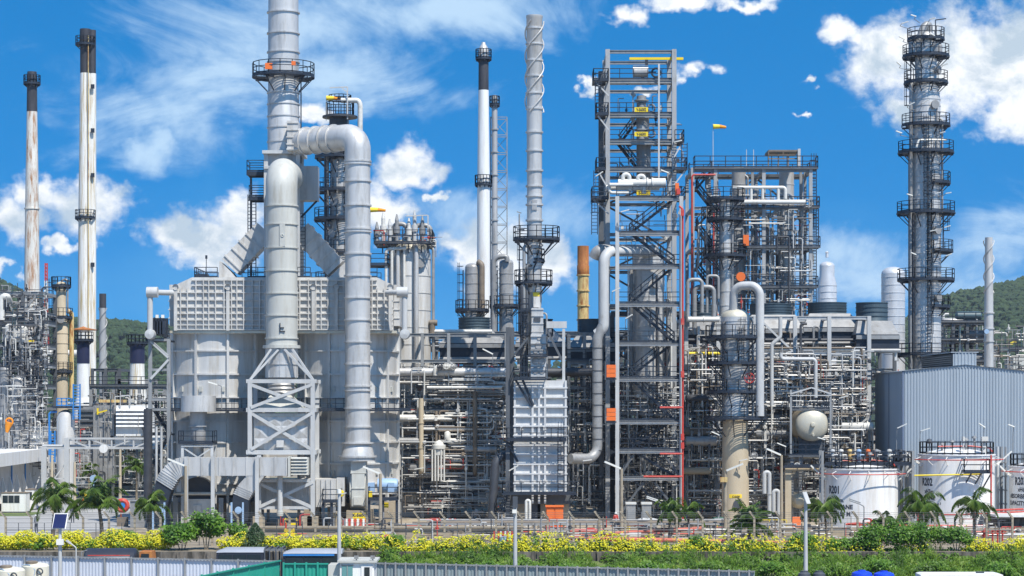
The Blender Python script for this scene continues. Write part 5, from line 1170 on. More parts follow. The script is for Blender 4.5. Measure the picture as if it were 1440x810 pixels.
part(rp2, 'riser', 'red', lambda b: b.tube([(ax(973,233),232.8,az(480,233)),(ax(973,233),232.8,az(246,233)),(ax(1006,233),232.8,az(246,233))], .1, 8, .3))
part(rp2, 'riser', 'red', lambda b: b.tube([(ax(1003,233),232.8,az(480,233)),(ax(1003,233),232.8,az(300,233))], .1, 8))

# ================================================================ small white furnace below the strake chimney
wf = thing('furnace', (ax(760,211), 211, 0), 'small white ribbed box furnace under the silver spiral chimney', 'furnace')
WX0, WX1, WY = ax(723,207.5), ax(796.5,207.5), 207.5
wz0, wz1 = az(696,207.5), az(535,207.5)
def f(b):
    b.box(WX0, WX1, WY, WY+5.4, wz0, wz1)
    for k in range(12):
        z = wz0 + (wz1-wz0)*(k+.15)/12; b.box(WX0-.1, WX1+.1, WY-.32, WY+.02, z, z+.14)
    for p_ in (749,758,766.5): b.box(ax(p_,WY)-.1, ax(p_,WY)+.1, WY-.3, WY+.01, wz0-.8, wz1-.4)
    for p_ in (724,795.5): b.box(ax(p_,WY)-.1, ax(p_,WY)+.1, WY-.26, WY+.01, wz0, wz1)
part(wf, 'casing', 'wpaint', f)
part(wf, 'upper_box', 'alu', lambda b: (b.box(ax(746.5,209), ax(768,209), 208.8, 214, wz1+.003, az(470,209)), [b.box(ax(746,209), ax(768.5,209), 208.65, 208.83, az(p_,209)-.05, az(p_,209)+.05) for p_ in (473,484,492,502,520)]))
for (p_, q_, r_) in ((758,476,.16),(757.5,486,.33),(753,494,.2),(761,494,.2),(753,508,.3),(762,508,.3),(753,521,.3),(762,521,.3)):
    part(wf, 'fan_grille', 'alud', lambda b: b.lathe([(.01,-.06),(r_,-.06),(r_+.06,0),(r_+.06,.05)], (ax(p_,208.8), 208.78, az(q_,208.8)), 16, 'Y'))
part(wf, 'neck', 'alu', lambda b: (b.box(ax(747.5,210), ax(764,210), 210.2, 213.2, az(470,209)+.003, az(433,210)), [b.box(ax(747,210), ax(764.5,210), 210.12, 213.25, az(p_,210)-.05, az(p_,210)+.05) for p_ in (466,455,444,435)]))
part(wf, 'grille', 'louv', lambda b: b.box(ax(751,210), ax(760,210), 210.05, 210.18, az(452,210), az(446,210)))
for k, (p_, t_) in enumerate(((737,345),(741,372),(734,400),(769,440))): part(wf, 'side_pipe', ('pgrey','steeld','pdark','pgrey')[k], lambda b: b.tube([(ax(p_,210),210.6,az(532,210)),(ax(p_,210),210.6,az(t_,210)),(ax(748,210),211.5,az(t_,210))], (.16,.12,.2,.1)[k], 10, .3))
for p_, q_ in ((733,600),(765,600),(733,674),(765,674)): part(wf, 'burner_port', 'panel', lambda b: (b.box(ax(p_,WY)-.1, ax(p_,WY)+.1, WY-.42, WY-.01, az(q_+5,WY), az(q_,WY)), b.box(ax(p_+2.2,WY)-.08, ax(p_+2.2,WY)+.08, WY-.36, WY-.01, az(q_+4.4,WY), az(q_+3,WY))))
deck(wf, ax(712,205), ax(797,205), 206, 207.25, az(618,205), 'FL', name='walkway', m='navy', t=.075)
deck(wf, ax(706,205), ax(812,205), 205.6, 207.25, az(694,205), 'FLR', name='walkway', m='navy', t=.075)
deck(wf, ax(722,206), ax(768,206), 206.2, 208.6, az(532,206), 'FL', name='walkway', m='navy', t=.075)
deck(wf, ax(731,209), ax(743,209), 208.6, 213, az(470,209), 'FL', name='walkway', m='navy', t=.08); deck(wf, ax(768.5,209), ax(778,209), 208.6, 213, az(470,209), 'FR', name='walkway', m='navy', t=.08)
deck(wf, ax(730,209), ax(744,209), 208.4, 212, az(436,209), 'FL', name='walkway', m='navy', t=.08); deck(wf, ax(741,208.6), ax(770,208.6), 207.9, 208.6, az(500,209), 'FLR', name='walkway', m='navy', t=.075)
part(wf, 'ladder', 'navy', lambda b: b.ladder((ax(737,209), 208.5), az(532,209), az(436,209), (0,-1), .6, True, .08))
part(wf, 'valve_box', 'pdark', lambda b: b.box(ax(733,209), ax(742,209), 209.2, 210.4, az(452,209), az(437,209)))
part(wf, 'ladder', 'navy', lambda b: b.ladder((ax(789,206), 206.6), az(694,206), az(606,206), (0,-1), .6, True, .08))
part(wf, 'stair', 'navy', lambda b: b.stair((ax(700,206), 206.5, 0), (ax(715,206), 206.5, az(694,206)), .8, t=.07))
for (pa, qa, pb, qb) in ((725,534,748,572),(735,534,750,570),(712,619,728,650)): brace(wf, (ax(pa,206), 206.9, az(qa,206)), (ax(pb,206), 207.2, az(qb,206)), .2, 'navy')
part(wf, 'pipe_tower', 'steeld', lambda b: [b.box(ax(p_,207)-.2, ax(p_,207)+.2, 207+j*.8, 207.35+j*.8, 0, az(460,207)) for j, p_ in enumerate((714,720.5,717))])
part(wf, 'post', 'galv', lambda b: b.box(ax(791,207), ax(795,207), 207.8, 208.2, wz1+.003, az(462,207)))
part(wf, 'top_beam', 'galv', lambda b: b.box(ax(768.6,208), ax(797,208), 207.8, 208.3, az(461.5,208), az(452,208)))
brace(wf, (ax(770,208),208,az(466,208)), (ax(792,208),208,az(510,208)), .22, 'steeld'); brace(wf, (ax(722,207.5),207.5,az(500,207)), (ax(742,207.5),207.5,az(475,207)), .2, 'steeld')
for p_ in (730, 750, 766, 790): part(wf, 'pedestal', 'conc' if p_ != 750 else 'louv', lambda b: b.box(ax(p_,208)-.7, ax(p_,208)+.7, 208.2, 210, 0, wz0-.9))
part(wf, 'floor_beam', 'steeld', lambda b: b.box(WX0-.4, WX1+.4, WY+.2, WY+5.2, wz0-.9, wz0-.003))
part(wf, 'feed_pipe', 'pdark', lambda b: b.tube([(ax(724,207),208.5,az(640,207)),(ax(697,207),207.5,az(642,207)),(ax(691,207),207.2,0)], .42, 16, 1.2))
ob = thing('electrical_cabinet', (ax(781,203), 203, 0), 'orange two-door electrical cabinet at the foot of the small furnace', 'cabinet')
part(ob, 'body', 'orange', lambda b: b.box(ax(768,203), ax(792,203), 203.05, 204.5, .05, az(713,203)))
for s_ in (0,1): part(ob, 'door', 'orange', lambda b: (b.box(ax(768.8+12*s_,203), ax(779.4+12*s_,203), 202.98, 203.05, .15, az(714.5,203)), b.box(ax(778-0+3*s_,203), ax(778.6+3*s_,203), 202.93, 202.98, .8, 1.1)))
part(ob, 'roof', 'orange', lambda b: b.box(ax(767,203), ax(793,203), 202.85, 204.6, az(713,203), az(711.5,203)))
# ================================================================ pipe racks, air coolers and the pipes that fill them
rk = random.Random(21)
def Zr(p, Y): return az(p, Y)
def rack(label, pxs, ys, pys, Yf, cw=.34, cm='steel', bm='steel', decks=(), name='pipe_rack', rails='F', dt=.075):
    xs = [ax(p, Yf) for p in pxs]; zs = sorted(az(p, Yf) for p in pys)
    t = thing(name, ((xs[0]+xs[-1])/2, ys[0], 0), label, 'pipe rack')
    frame(t, xs, ys, zs, cw, .26, .34, cm, bm)
    for p in decks: deck(t, xs[0]-.3, xs[-1]+.3, ys[0]-.3, ys[0]+1.5, az(p, Yf)+.3, rails, name='walkway', t=dt)
    return t
rackA = rack('grey pipe rack between the big furnace and the small white furnace', (562,594,631,668,712), (221,226,231), (694,667,638,609,577,558,535,508,471), 221, decks=(694,638,577,535))
rackB = rack('narrow pipe rack between the small white furnace and the steel tower', (800,822,846), (223,230), (690,655,610,577,545,510,470), 223, decks=(655,577,510))
rackC = rack('wide pipe rack right of the steel tower, carrying five fan coolers', (965,1010,1062,1118,1166,1222), (221.5,227,233), (690,640,585,540,497,447), 221.5, .4, 'galv', 'galv', decks=(640,585,540), rails='FL')
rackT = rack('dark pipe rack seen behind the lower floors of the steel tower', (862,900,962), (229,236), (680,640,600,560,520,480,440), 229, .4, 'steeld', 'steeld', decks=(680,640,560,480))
rackD = rack('far pipe rack behind the middle of the plant', (556,610,664,718,772,826,880,934,988,1042,1096,1150,1204,1258), (246,256), (700,670,640,610,580,550,520,490,468), 246, .4, 'steeld', 'steel', decks=(670,610,550,490), dt=.08)
for (r_, pts) in ((rackA, ((594,577,631,609),(631,508,668,535),(668,638,712,667))), (rackC, ((1010,447,1062,497),(1118,497,1066,447),(1062,497,1118,540),(1010,585,1062,640),(1222,585,1166,640)))):
    for (a, p, c, q) in pts:
        Yf = 221 if r_ is rackA else 221.5
        brace(r_, (ax(a,Yf), Yf-.05, az(p,Yf)), (ax(c,Yf), Yf-.05, az(q,Yf)), .2, 'galv')
# ---- fan coolers on top of the racks
def cooler(px, Y, r, ptop, pbot, w, label, plen=True):
    x = ax(px, Y); R_ = ln(r, Y); zb = az(pbot, Y); zt = az(ptop, Y)
    t = thing('fan_cooler', (x, Y, zb-4.2), label, 'fan cooler', 'fan coolers along the top of the racks')
    part(t, 'fan_ring', 'fanring', lambda b: (b.lathe([(R_*1.05, zb), (R_, zb+.12), (R_, zt), (R_*.97, zt), (R_*.97, zb)], (x, Y, 0), 36), [b.ring((x, Y, zb+(zt-zb)*k/4), R_-.01, .07, .09, 36) for k in range(5)]))
    hw = ln(w, Y)/2; d = 3.6
    part(t, 'fan', 'pdark', lambda b: (b.lathe([(.01, zt-.5),(.35,zt-.5),(.35,zt-.75),(.01,zt-.75)], (x, Y, 0), 12), [b.bar((x, Y, zt-.62), (x+math.cos(PI/3*k)*R_*.93, Y+math.sin(PI/3*k)*R_*.93, zt-.62), .34, .05) for k in range(6)]))
    part(t, 'plenum', 'pgrey', lambda b: b.hexa([(x-hw, Y-d, zb-1.5), (x+hw, Y-d, zb-1.5), (x+hw, Y+d, zb-1.5), (x-hw, Y+d, zb-1.5)], [(x-R_*1.05, Y-R_*1.05, zb), (x+R_*1.05, Y-R_*1.05, zb), (x+R_*1.05, Y+R_*1.05, zb), (x-R_*1.05, Y+R_*1.05, zb)]))
    part(t, 'tube_bundle', 'navy', lambda b: b.box(x-hw+.02, x+hw-.02, Y-d-.15, Y+d, zb-3.0, zb-1.503))
    part(t, 'header', 'pgrey', lambda b: (b.box(x-hw-.02, x+hw+.02, Y-d-.4, Y-d-.16, zb-2.0, zb-1.6), b.tube([(x-hw, Y-d-.6, zb-3.2), (x+hw, Y-d-.6, zb-3.2)], .22, 10)))
    for s in (-1, 1): part(t, 'leg', 'galv', lambda b: b.box(x+s*(hw-.3)-.14, x+s*(hw-.3)+.14, Y-d+.3, Y-d+.6, zb-4.2, zb-3.003))
    return t
for (px, Y, r, pt_, pb_, w, lb) in ((667,228,22,448,464,95,'fan cooler with blue-grey ring left of the white chimney'),(760,229,17,450,463,70,'fan cooler partly hidden behind the small white furnace neck'),
    (832,230,19,450,470,70,'fan cooler with blue-grey ring under the rusty-topped yellow flue'),(988,228,17,430,446,60,'fan cooler tucked against the right of the steel tower'),(1084,229,29,429,444,78,'fan cooler with wide ring right of the gooseneck pipe'),
    (1163,229,27,427,442,80,'fan cooler with wide ring under the bottle-shaped vessel'),(1226,226,22,427,452,60,'tall-ringed fan cooler nearest the tallest column')):
    cooler(px, Y, r, pt_, pb_, w, lb)
# ---- large named pipes
PMATS = ['pgrey','pgrey','pwhite','pgrey','pdark','alu','alud','pbrown','galv']
def pipe(pts, r, m, label, group=None, fil=None, flanges=True, cat='pipe'):
    b = MB(); b.tube(pts, r, 12 if r < .3 else 18, fil or r*2.2)
    if flanges and r > .12:
        a, c = Vector(pts[0]), Vector(pts[1]); L_ = (c-a).length
        for k in range(1, int(L_/3.2)+1):
            p = a.lerp(c, k/(int(L_/3.2)+1)); d = (c-a).normalized()*.04; b.tube([p-d, p+d], r*1.25, 12)
    return tag(b.build('pipe', M[m]), label, cat, group)
pipe([(ax(557,219),219.6,az(523,219)),(ax(712,219),219.6,az(523,219))], .42, 'alu', 'thick bright silver pipe high across the rack right of the furnace')
pipe([(ax(730,220),220.6,az(523,220)),(ax(842,220),220.6,az(523,220))], .42, 'pdark', 'thick dark pipe running behind the small furnace to the steel tower')
pipe([(ax(557,219),219.8,az(588,219)),(ax(636,219),219.8,az(588,219)),(ax(640,219),222.5,az(588,219))], .36, 'pwhite', 'pale thick pipe with rounded end midway up the left rack', fil=.6)
pipe([(ax(557,220),220.9,az(607,220)),(ax(702,220),220.9,az(607,220))], .36, 'pbrown', 'long brownish pipe below the pale one on the left rack')
pipe([(ax(652,219),220,az(621,219)),(ax(629,219),219.4,az(621,219)),(ax(629,219),219.4,az(608,219)),(ax(629,219),221,az(604,219))], .34, 'pwhite', 'short bent pale pipe stub at the centre of the left rack', fil=.7)
pipe([(ax(556,219),219.4,az(620,219)),(ax(590,219),219.4,az(620,219))], .33, 'pgrey', 'short thick grey pipe stub beside the furnace')
pipe([(ax(640,218.5),219,az(516,219)),(ax(612,218.5),219,az(516,219)),(ax(612,218.5),219,az(528,219))], .26, 'pwhite', 'short white valve manifold pipe on the high silver pipe', fil=.4)
pipe([(ax(600,218),218.6,az(545,218)),(ax(706,218),218.6,az(545,218))], .16, 'pwhite', 'thin pale pipe just under the high silver pipe')
pipe([(ax(668,219),219.2,az(550,219)),(ax(668,219),219.2,az(665,219)),(ax(668,219),221,az(668,219))], .24, 'pbrown', 'vertical brown pipe dropping through the left rack')
pipe([(ax(592,219),219.2,az(560,219)),(ax(592,219),219.2,az(665,219)),(ax(592,219),221,az(668,219))], .26, 'tan', 'vertical tan pipe near the furnace edge of the left rack')
pipe([(ax(605,225),225,az(466,225)),(ax(692,225),225,az(466,225))], .2, 'pwhite', 'cream pipe along the top of the left rack'); 
tp = MB(); tp.tube([(ax(608,225),225,az(470,225)),(ax(608,225),225,az(455,225))], .3, 12); tp.tube([(ax(604,225),225,az(454,225)),(ax(615,225),225,az(454,225))], .32, 12)
tag(tp.build('roof_vent', M['pbrown']), 'T-shaped brown vent head on top of the left rack', 'vent')
pipe([(ax(958,220),220,az(607,220)),(ax(995,220),220,az(607,220))], .5, 'pbrown', 'thick tan-grey pipe stub leaving the steel tower to the right')
pipe([(ax(958,220),220,az(662,220)),(ax(1000,220),220,az(662,220))], .38, 'tan', 'tan pipe stub low to the right of the steel tower')
pipe([(ax(1098,218),218,az(496,218)),(ax(1098,218),218,az(505,218)),(ax(1147,218),218,az(505,218)),(ax(1147,218),218,az(560,218))], .2, 'galv', 'white pipe stepping right then down to the horizontal drum', fil=.4)
pipe([(ax(1098,218),218.4,az(446,218)),(ax(1098,218),218.4,az(474,218)),(ax(1086,218),218.4,az(484,218)),(ax(1086,218),218.4,az(570,218))], .2, 'galv', 'grey offset pipe dropping from the wide rack top', fil=.5)
pipe([(ax(968,220),220.4,az(449,220)),(ax(1012,220),220.4,az(449,220))], .28, 'pwhite', 'pale pipe at the top of the wide rack left of the column')
pipe([(ax(968,220),220.4,az(497,220)),(ax(1015,220),220.4,az(497,220))], .16, 'yellow', 'thin yellowish pipe beside the steel tower right edge')
pipe([(ax(1076,219),219.6,az(566,219)),(ax(1110,219),219.6,az(566,219)),(ax(1110,219),219.6,az(576,219))], .14, 'pwhite', 'small white elbow pipe over the horizontal drum left side')
for k, (pa, pb, p0, p1, rr) in enumerate(((966,986,394,460,.2),(976,1003,404,470,.24),(994,1010,388,440,.15))):
    pipe([(ax(pa,222),221+.4*k,az(p1,222)),(ax(pa,222),221+.4*k,az(p0,222)),(ax(pb,222),221+.4*k,az(p0,222)),(ax(pb,222),221+.4*k,az(p1-20,222))], rr, 'pgrey', ('left', 'middle', 'right')[k] + ' one of three grey looped pipes between steel tower and steel block', 'looped pipes')
for k, (px, p0) in enumerate(((1075,664),(1088,690))):
    pipe([(ax(px+7,212),212,az(725,212)),(ax(px+7,212),212,az(p0,212)),(ax(px,212),212,az(p0,212)),(ax(px,212),212,az(p0+30,212))], .2, 'galv', 'silver hooked pipe right of the tan skirt, %s of two' % ('taller' if k == 0 else 'shorter'), fil=.35)
pipe([(ax(745,202),202.5,.2),(ax(745,202),202.5,az(704,202)),(ax(740,202),202.5,az(704,202)),(ax(740,202),202.5,.2)], .14, 'pwhite', 'white hairpin vent pipe at the foot of the small furnace', fil=.25)
# ---- many mid-size pipes along the rack levels, valves, lamps, exchangers
def runs(n, pxr, yr, levels, Yf, label, group, mats, rr=(.07,.2)):
    for k in range(n):
        p = rk.choice(levels); y = rk.uniform(*yr); z = az(p, Yf) + .17 + rk.choice((.1, .1, .3, .6, -1.0, 1.1))
        a = rk.uniform(pxr[0], pxr[0] + (pxr[1]-pxr[0])*.4) if rk.random() < .6 else pxr[0]
        c = rk.uniform(pxr[0] + (pxr[1]-pxr[0])*.55, pxr[1]) if rk.random() < .6 else pxr[1]
        x0_, x1_ = ax(a, y), ax(c, y); r = rk.uniform(*rr); z += r
        pts = [(x0_, y, z), (x1_, y, z)]
        t = rk.random()
        if t < .35: pts.append((x1_, y, z - rk.uniform(1, 4)))
        elif t < .55: pts.insert(0, (x0_, y, z + rk.uniform(.8, 3)))
        elif t < .7: pts += [(x1_, y, z + rk.uniform(.6, 1.5)), (x1_ + rk.uniform(.6, 2), y, z + .6)]
        pipe(pts, r, rk.choice(mats), label, group, flanges=r > .14)
def drops(n, pxr, yr, pyr, label, group, mats, rr=(.06,.16)):
    for k in range(n):
        y = rk.uniform(*yr); px = rk.uniform(*pxr); p0 = rk.uniform(pyr[0], (pyr[0]+pyr[1])/2); p1 = rk.uniform((pyr[0]+pyr[1])/2, pyr[1])
        x = ax(px, y); r = rk.uniform(*rr); s = rk.choice((-1, 1)) * rk.uniform(.5, 1.6)
        pts = [(x, y, az(p1, y)), (x, y, az(p0, y))]
        if rk.random() < .7: pts.append((x + s, y, az(p0, y)))
        if rk.random() < .4 and len(pts) == 3: pts.append((x + s, y, az(p0, y) - rk.uniform(.5, 2)))
        pipe(pts, r, rk.choice(mats), label, group, flanges=False)
MX = ['pgrey','pgrey','pdark','pwhite','alu','alud','pbrown','galv','pdark']
runs(34, (558,712), (220.4,231), (694,667,638,609,577,558,535), 221, 'pipe lying along the rack between the two furnaces', 'pipes on the rack between the furnaces', MX)
drops(22, (560,712), (219.4,226), (515,720), 'upright pipe in the rack between the two furnaces', 'upright pipes between the furnaces', MX)
runs(10, (798,848), (222.5,229), (690,655,610,577,545,510), 223, 'pipe on the narrow rack left of the steel tower', 'pipes on the narrow rack', ['pdark','pdark','pgrey','alud'])
drops(8, (800,846), (222,228), (470,710), 'upright pipe on the narrow rack left of the steel tower', 'upright pipes on the narrow rack', ['pdark','steeld','pteal','pgrey'])
runs(44, (966,1212), (221,232), (690,640,585,540,497), 221.5, 'pipe lying along the wide rack under the fan coolers', 'pipes on the wide rack', MX)
drops(34, (966,1212), (219.5,227), (455,725), 'upright pipe on the wide rack under the fan coolers', 'upright pipes on the wide rack', MX)
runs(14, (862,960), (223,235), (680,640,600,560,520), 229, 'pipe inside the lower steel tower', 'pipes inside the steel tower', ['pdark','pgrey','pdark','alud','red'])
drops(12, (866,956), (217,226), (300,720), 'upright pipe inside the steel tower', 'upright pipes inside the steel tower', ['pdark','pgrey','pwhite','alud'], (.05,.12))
runs(26, (556,1256), (244,256), (670,640,610,580,550,520,490), 246, 'pipe on the far rack at the back of the plant', 'pipes on the far rack', ['pgrey','pdark','pdark','pwhite','pbrown'], (.1,.24))
drops(16, (975,1140), (231,240), (240,460), 'upright pipe threading through the steel block', 'upright pipes in the steel block', ['pgrey','pwhite','pdark','alud'], (.06,.13))
# small-bore lines: far too many to count
PM = [M[k] for k in ('pgrey','pdark','pwhite','alud','pbrown','galv','red','pteal')]
def small(b, n, pxr, yr, zr, L_=(.6,3.5), r=(.025,.06), wts=(0,0,1,1,2,2,3,3,5,5,2,4,0,5,6,2,3,0), up=.55):
    for k in range(n):
        y = rk.uniform(*yr); x = ax(rk.uniform(*pxr), y); z = rk.uniform(*zr); b.cur = rk.choice(wts); q = rk.uniform(*L_); rr = rk.uniform(*r)
        if rk.random() < up: a, c = Vector((x, y, z)), Vector((x, y, z+q)); d = Vector((rk.choice((-1,1))*rk.uniform(.3,1.2), 0, 0))
        else: a, c = Vector((x, y, z)), Vector((max(x + .4, min(x+q*1.3, ax(pxr[1]+3, y))), y, z)); d = Vector((0, 0, rk.choice((-1,1))*rk.uniform(.3,1.2)))
        if c.z > zr[1] + 1: continue
        b.tube([a, c, c + d], rr, 6, rr*3, fs=2) if rk.random() < .6 else b.tube([a, c], rr, 6)
        t = rk.random()
        if t < .16: p = a.lerp(c, .5); b.tube([p - (c-a).normalized()*.13, p + (c-a).normalized()*.13], rr*2.6, 8); b.tube([p, p+Vector((0,-.3,.0))], rr*.8, 5); b.torus(p+Vector((0,-.3,0)), .16, .025, 'Y', 8, 4)
        elif t < .24: p = a.lerp(c, .6); b.box(p.x-.14, p.x+.14, p.y-.2, p.y-.02, p.z-.16, p.z+.2)
b = MB()
small(b, 1250, (560,714), (219.2,230), (.3, 15.2))
small(b, 300, (798,850), (221,229), (.3, 15.5), wts=(0,1,1,1,3,7))
small(b, 1900, (964,1220), (219.5,230), (.3, 17), L_=(.6,3))
small(b, 520, (866,958), (215.5,228), (.3, 14), wts=(0,1,1,1,3,2))
small(b, 130, (866,956), (220.5,226), (20, 44), L_=(.5,1.6), wts=(0,1,2,3))
small(b, 420, (985,1140), (232.6,240), (19, 35), L_=(.6,2.4))
small(b, 700, (556,1260), (244.5,255), (1, 19.5), L_=(.8,4), r=(.04,.09))
small(b, 70, (525,610), (222.6,228), (28.4, 29.4), L_=(.6,2))
b.sm  # noqa
BR = (2,2,5,5,0,0,3,4)
small(b, 330, (560,712), (219.0,221.5), (1, 15), L_=(2.5,6.5), r=(.05,.10), wts=BR, up=.35)
small(b, 420, (964,1216), (219.2,221.8), (1, 17), L_=(2.5,6), r=(.05,.10), wts=BR, up=.45)
small(b, 70, (798,850), (221,224), (1, 15), L_=(2,5), r=(.05,.09), wts=(0,1,3,2), up=.5)
small(b, 90, (866,956), (216.6,222), (1, 14), L_=(1.5,4), r=(.05,.09), wts=(0,1,3,2,5), up=.5)
small(b, 90, (980,1138), (232.8,236), (19, 35), L_=(1.5,4), r=(.05,.10), wts=(0,2,3,5,1), up=.5)
small(b, 520, (345,1440), (180.5,192.5), (.1, 1.1), L_=(.5,2.2), r=(.03,.08), wts=(0,1,4,4,2,5,6,1,3), up=.3)
tag(b.build('small_pipes', PM), 'tangle of thin pipes, fittings and instruments filling the racks and towers', 'pipework', kind='stuff')
# ---- equipment on the rack floors
def exchanger(x, y, z, Ls, r, m, label, group):
    t = thing('heat_exchanger', (x, y, z-r-.5), label, 'heat exchanger', group)
    part(t, 'shell', m, lambda b: (b.lathe([(.01,-Ls/2-.2),(r*.8,-Ls/2-.12),(r,-Ls/2),(r,Ls/2-.5),(r*1.25,Ls/2-.5),(r*1.25,Ls/2-.38),(r,Ls/2-.38),(r,Ls/2+.1)] + [(q[0], q[1]) for q in head(r, Ls/2+.1, .35, 4)], (x, y, z), 18, 'X')))
    for s in (-.3, .3): part(t, 'saddle', 'steeld', lambda b: b.box(x+Ls*s-.12, x+Ls*s+.12, y-r*.8, y+r*.8, z-r-.5, z-r*.6))
    part(t, 'nozzle', 'pgrey', lambda b: nozzle(b, (x-Ls*.3, y, z+r*.9), (0,0,1), .14, .35))
    return t
for (px, py, Y, Ls, r, m, lb) in ((600,658,219.8,3.2,.42,'pgrey','grey horizontal exchanger low in the rack next to the furnace'),(676,632,219.5,3.,.38,'alud','dull silver exchanger on the left rack under the brown pipe'),(640,656,220,2.6,.34,'pbrown','brown exchanger low at the centre of the left rack'),
    (985,620,219.5,3.,.5,'alud','dull exchanger just right of the steel tower'),(1085,610,219.8,3.,.4,'pgrey','grey exchanger between tan-skirted column and horizontal drum'),(1205,600,220,3.,.45,'pwhite','pale exchanger left of the blue-grey building'),(985,560,220,2.6,.4,'pdark','dark exchanger on the wide rack beside the steel tower'),
    (1205,660,214,2.8,.36,'pwhite','pale exchanger behind the left white tank'),(900,620,219,3.,.5,'pdark','dark exchanger inside the lower steel tower'),(925,585,219.5,2.4,.45,'alud','dull exchanger inside the steel tower under its column')):
    exchanger(ax(px,Y), Y, az(py,Y), Ls, r, m, lb, None)
vd = thing('filter_vessel', (ax(617,218.5), 218.5, az(680,218.5)), 'upright white filter vessel with ring of pipes in the left rack', 'vessel')
part(vd, 'shell', 'pwhite', lambda b: b.lathe([(.5,az(640,218.5)),(.55,az(632,218.5)),(.7,az(631,218.5)),(.7,az(626,218.5)),(.5,az(625,218.5))] + head(.5, az(625,218.5), .8), (ax(617,218.5),218.5,0), 20))
for k in range(5): part(vd, 'leg_pipe', 'pwhite', lambda b: b.tube([(ax(608+4.2*k,218.5),218.1-.1*(k%2),az(632,218.5)),(ax(608+4.2*k,218.5),218.1-.1*(k%2),az(676,218.5))], .09, 8))
# valves with handwheels on big pipe
for k, (px, py, Y) in enumerate(((619,516,218.6),(638,516,218.6),(628,515,218.7),(990,487,219.5),(1060,640,213),(1120,655,214),(1205,565,219.4),(1180,650,216))):
    v_ = MB(); c_ = (ax(px,Y), Y, az(py,Y)); v_.lathe([(.01,-.2),(.24,-.2),(.18,0),(.24,.2),(.01,.2)], c_, 12, 'X'); v_.tube([c_, (c_[0], c_[1]-.55, c_[2])], .05, 6); handwheel(v_, (c_[0], c_[1]-.55, c_[2]), .3)
    tag(v_.build('valve', M[('pdark','pgrey','pwhite')[k%3]]), 'handwheel valve on the %s' % ('high silver pipe right of the furnace' if k < 3 else 'pipes of the wide rack'), 'valve', 'valves on the silver pipe' if k < 3 else 'valves on the wide rack')
# horizontal drum facing the viewer
dr_ = thing('drum', (ax(1142,215.5), 217, az(640,216)), 'big cream horizontal drum with shiny domed end facing forward', 'drum')
XD, ZD, RD = ax(1142,215), az(597,215), ln(23.5,215)
part(dr_, 'shell', 'tan', lambda b: b.lathe([(RD, 215), (RD, 224), (.01, 224.8)], (XD, 0, ZD), 36, 'Y'))
part(dr_, 'domed_end', 'brass', lambda b: b.lathe([(q[0], 215 - (q[1])) for q in reversed(head(RD, 0, .5, 8))], (XD, 0, ZD), 36, 'Y'))
part(dr_, 'boss', 'brass', lambda b: (b.lathe([(.01,213.9),(.2,213.92),(.25,214.1),(.25,214.5)], (XD-.05,0,ZD), 14, 'Y'), b.tube([(XD,214.4,ZD-1.0),(XD,213.9,ZD-1.05)], .12, 10)))
for y in (216.5, 222): part(dr_, 'saddle', 'steeld', lambda b: b.box(XD-1.2, XD+1.2, y-.25, y+.25, az(640,216), ZD-RD*.7))
pt_ = thing('drum_stand', (XD, 216, 0), 'steel stand with platform carrying the cream horizontal drum', 'steel frame')
for px in (1112, 1124, 1160, 1172):
    for y in (214.2, 222.5): part(pt_, 'column', 'steel', lambda b: b.box(ax(px,215)-.15, ax(px,215)+.15, y-.15, y+.15, 0, az(640,215)))
deck(pt_, ax(1108,214), ax(1180,214), 213.4, 223.5, az(640,214), 'FL', m='steeld', name='platform', t=.075)
deck(pt_, ax(1112,214), ax(1170,214), 214.5, 222, az(575,214), 'FLR', m='steeld', name='upper_platform', t=.075)
for px in (1113, 1169): part(pt_, 'column', 'steel', lambda b: b.box(ax(px,214)-.1, ax(px,214)+.1, 214.4, 214.6, az(640,214), az(548,214)))
part(pt_, 'roof_frame', 'galv', lambda b: (b.bar((ax(1112,214),214.4,az(554,214)),(ax(1142,214),214.4,az(545,214)),.14), b.bar((ax(1142,214),214.4,az(545,214)),(ax(1170,214),214.4,az(554,214)),.14), b.bar((ax(1112,214),214.4,az(556,214)),(ax(1170,214),214.4,az(556,214)),.1)))
# concrete portal near tanks and small vessel behind
pf = thing('concrete_portal', (ax(1130,212), 212, 0), 'tan concrete portal frame left of the white tanks', 'frame')
for px in (1108, 1172): part(pf, 'column', 'tan', lambda b: b.box(ax(px,212)-.3, ax(px,212)+.3, 211.7, 212.3, 0, az(662,212)))
part(pf, 'beam', 'tan', lambda b: b.box(ax(1104,212), ax(1178,212), 211.72, 212.28, az(662,212), az(656,212)))
brace(pf, (ax(1109,212),212,az(672,212)), (ax(1118,212),212,az(662,212)), .3, 'tan')
deck(pf, ax(1100,212), ax(1180,212), 211, 214, az(655,212), 'FL', m='navy', name='platform', t=.075)
hv = MB(); hv.lathe([(.01,213.0),(.4,213.05),(.7,213.4),(.75,213.6),(.75,217)], (ax(1124,213),0,az(705,213)), 22, 'Y'); tag(hv.build('small_drum', M['brass']), 'small round drum end in the shade under the portal', 'drum')
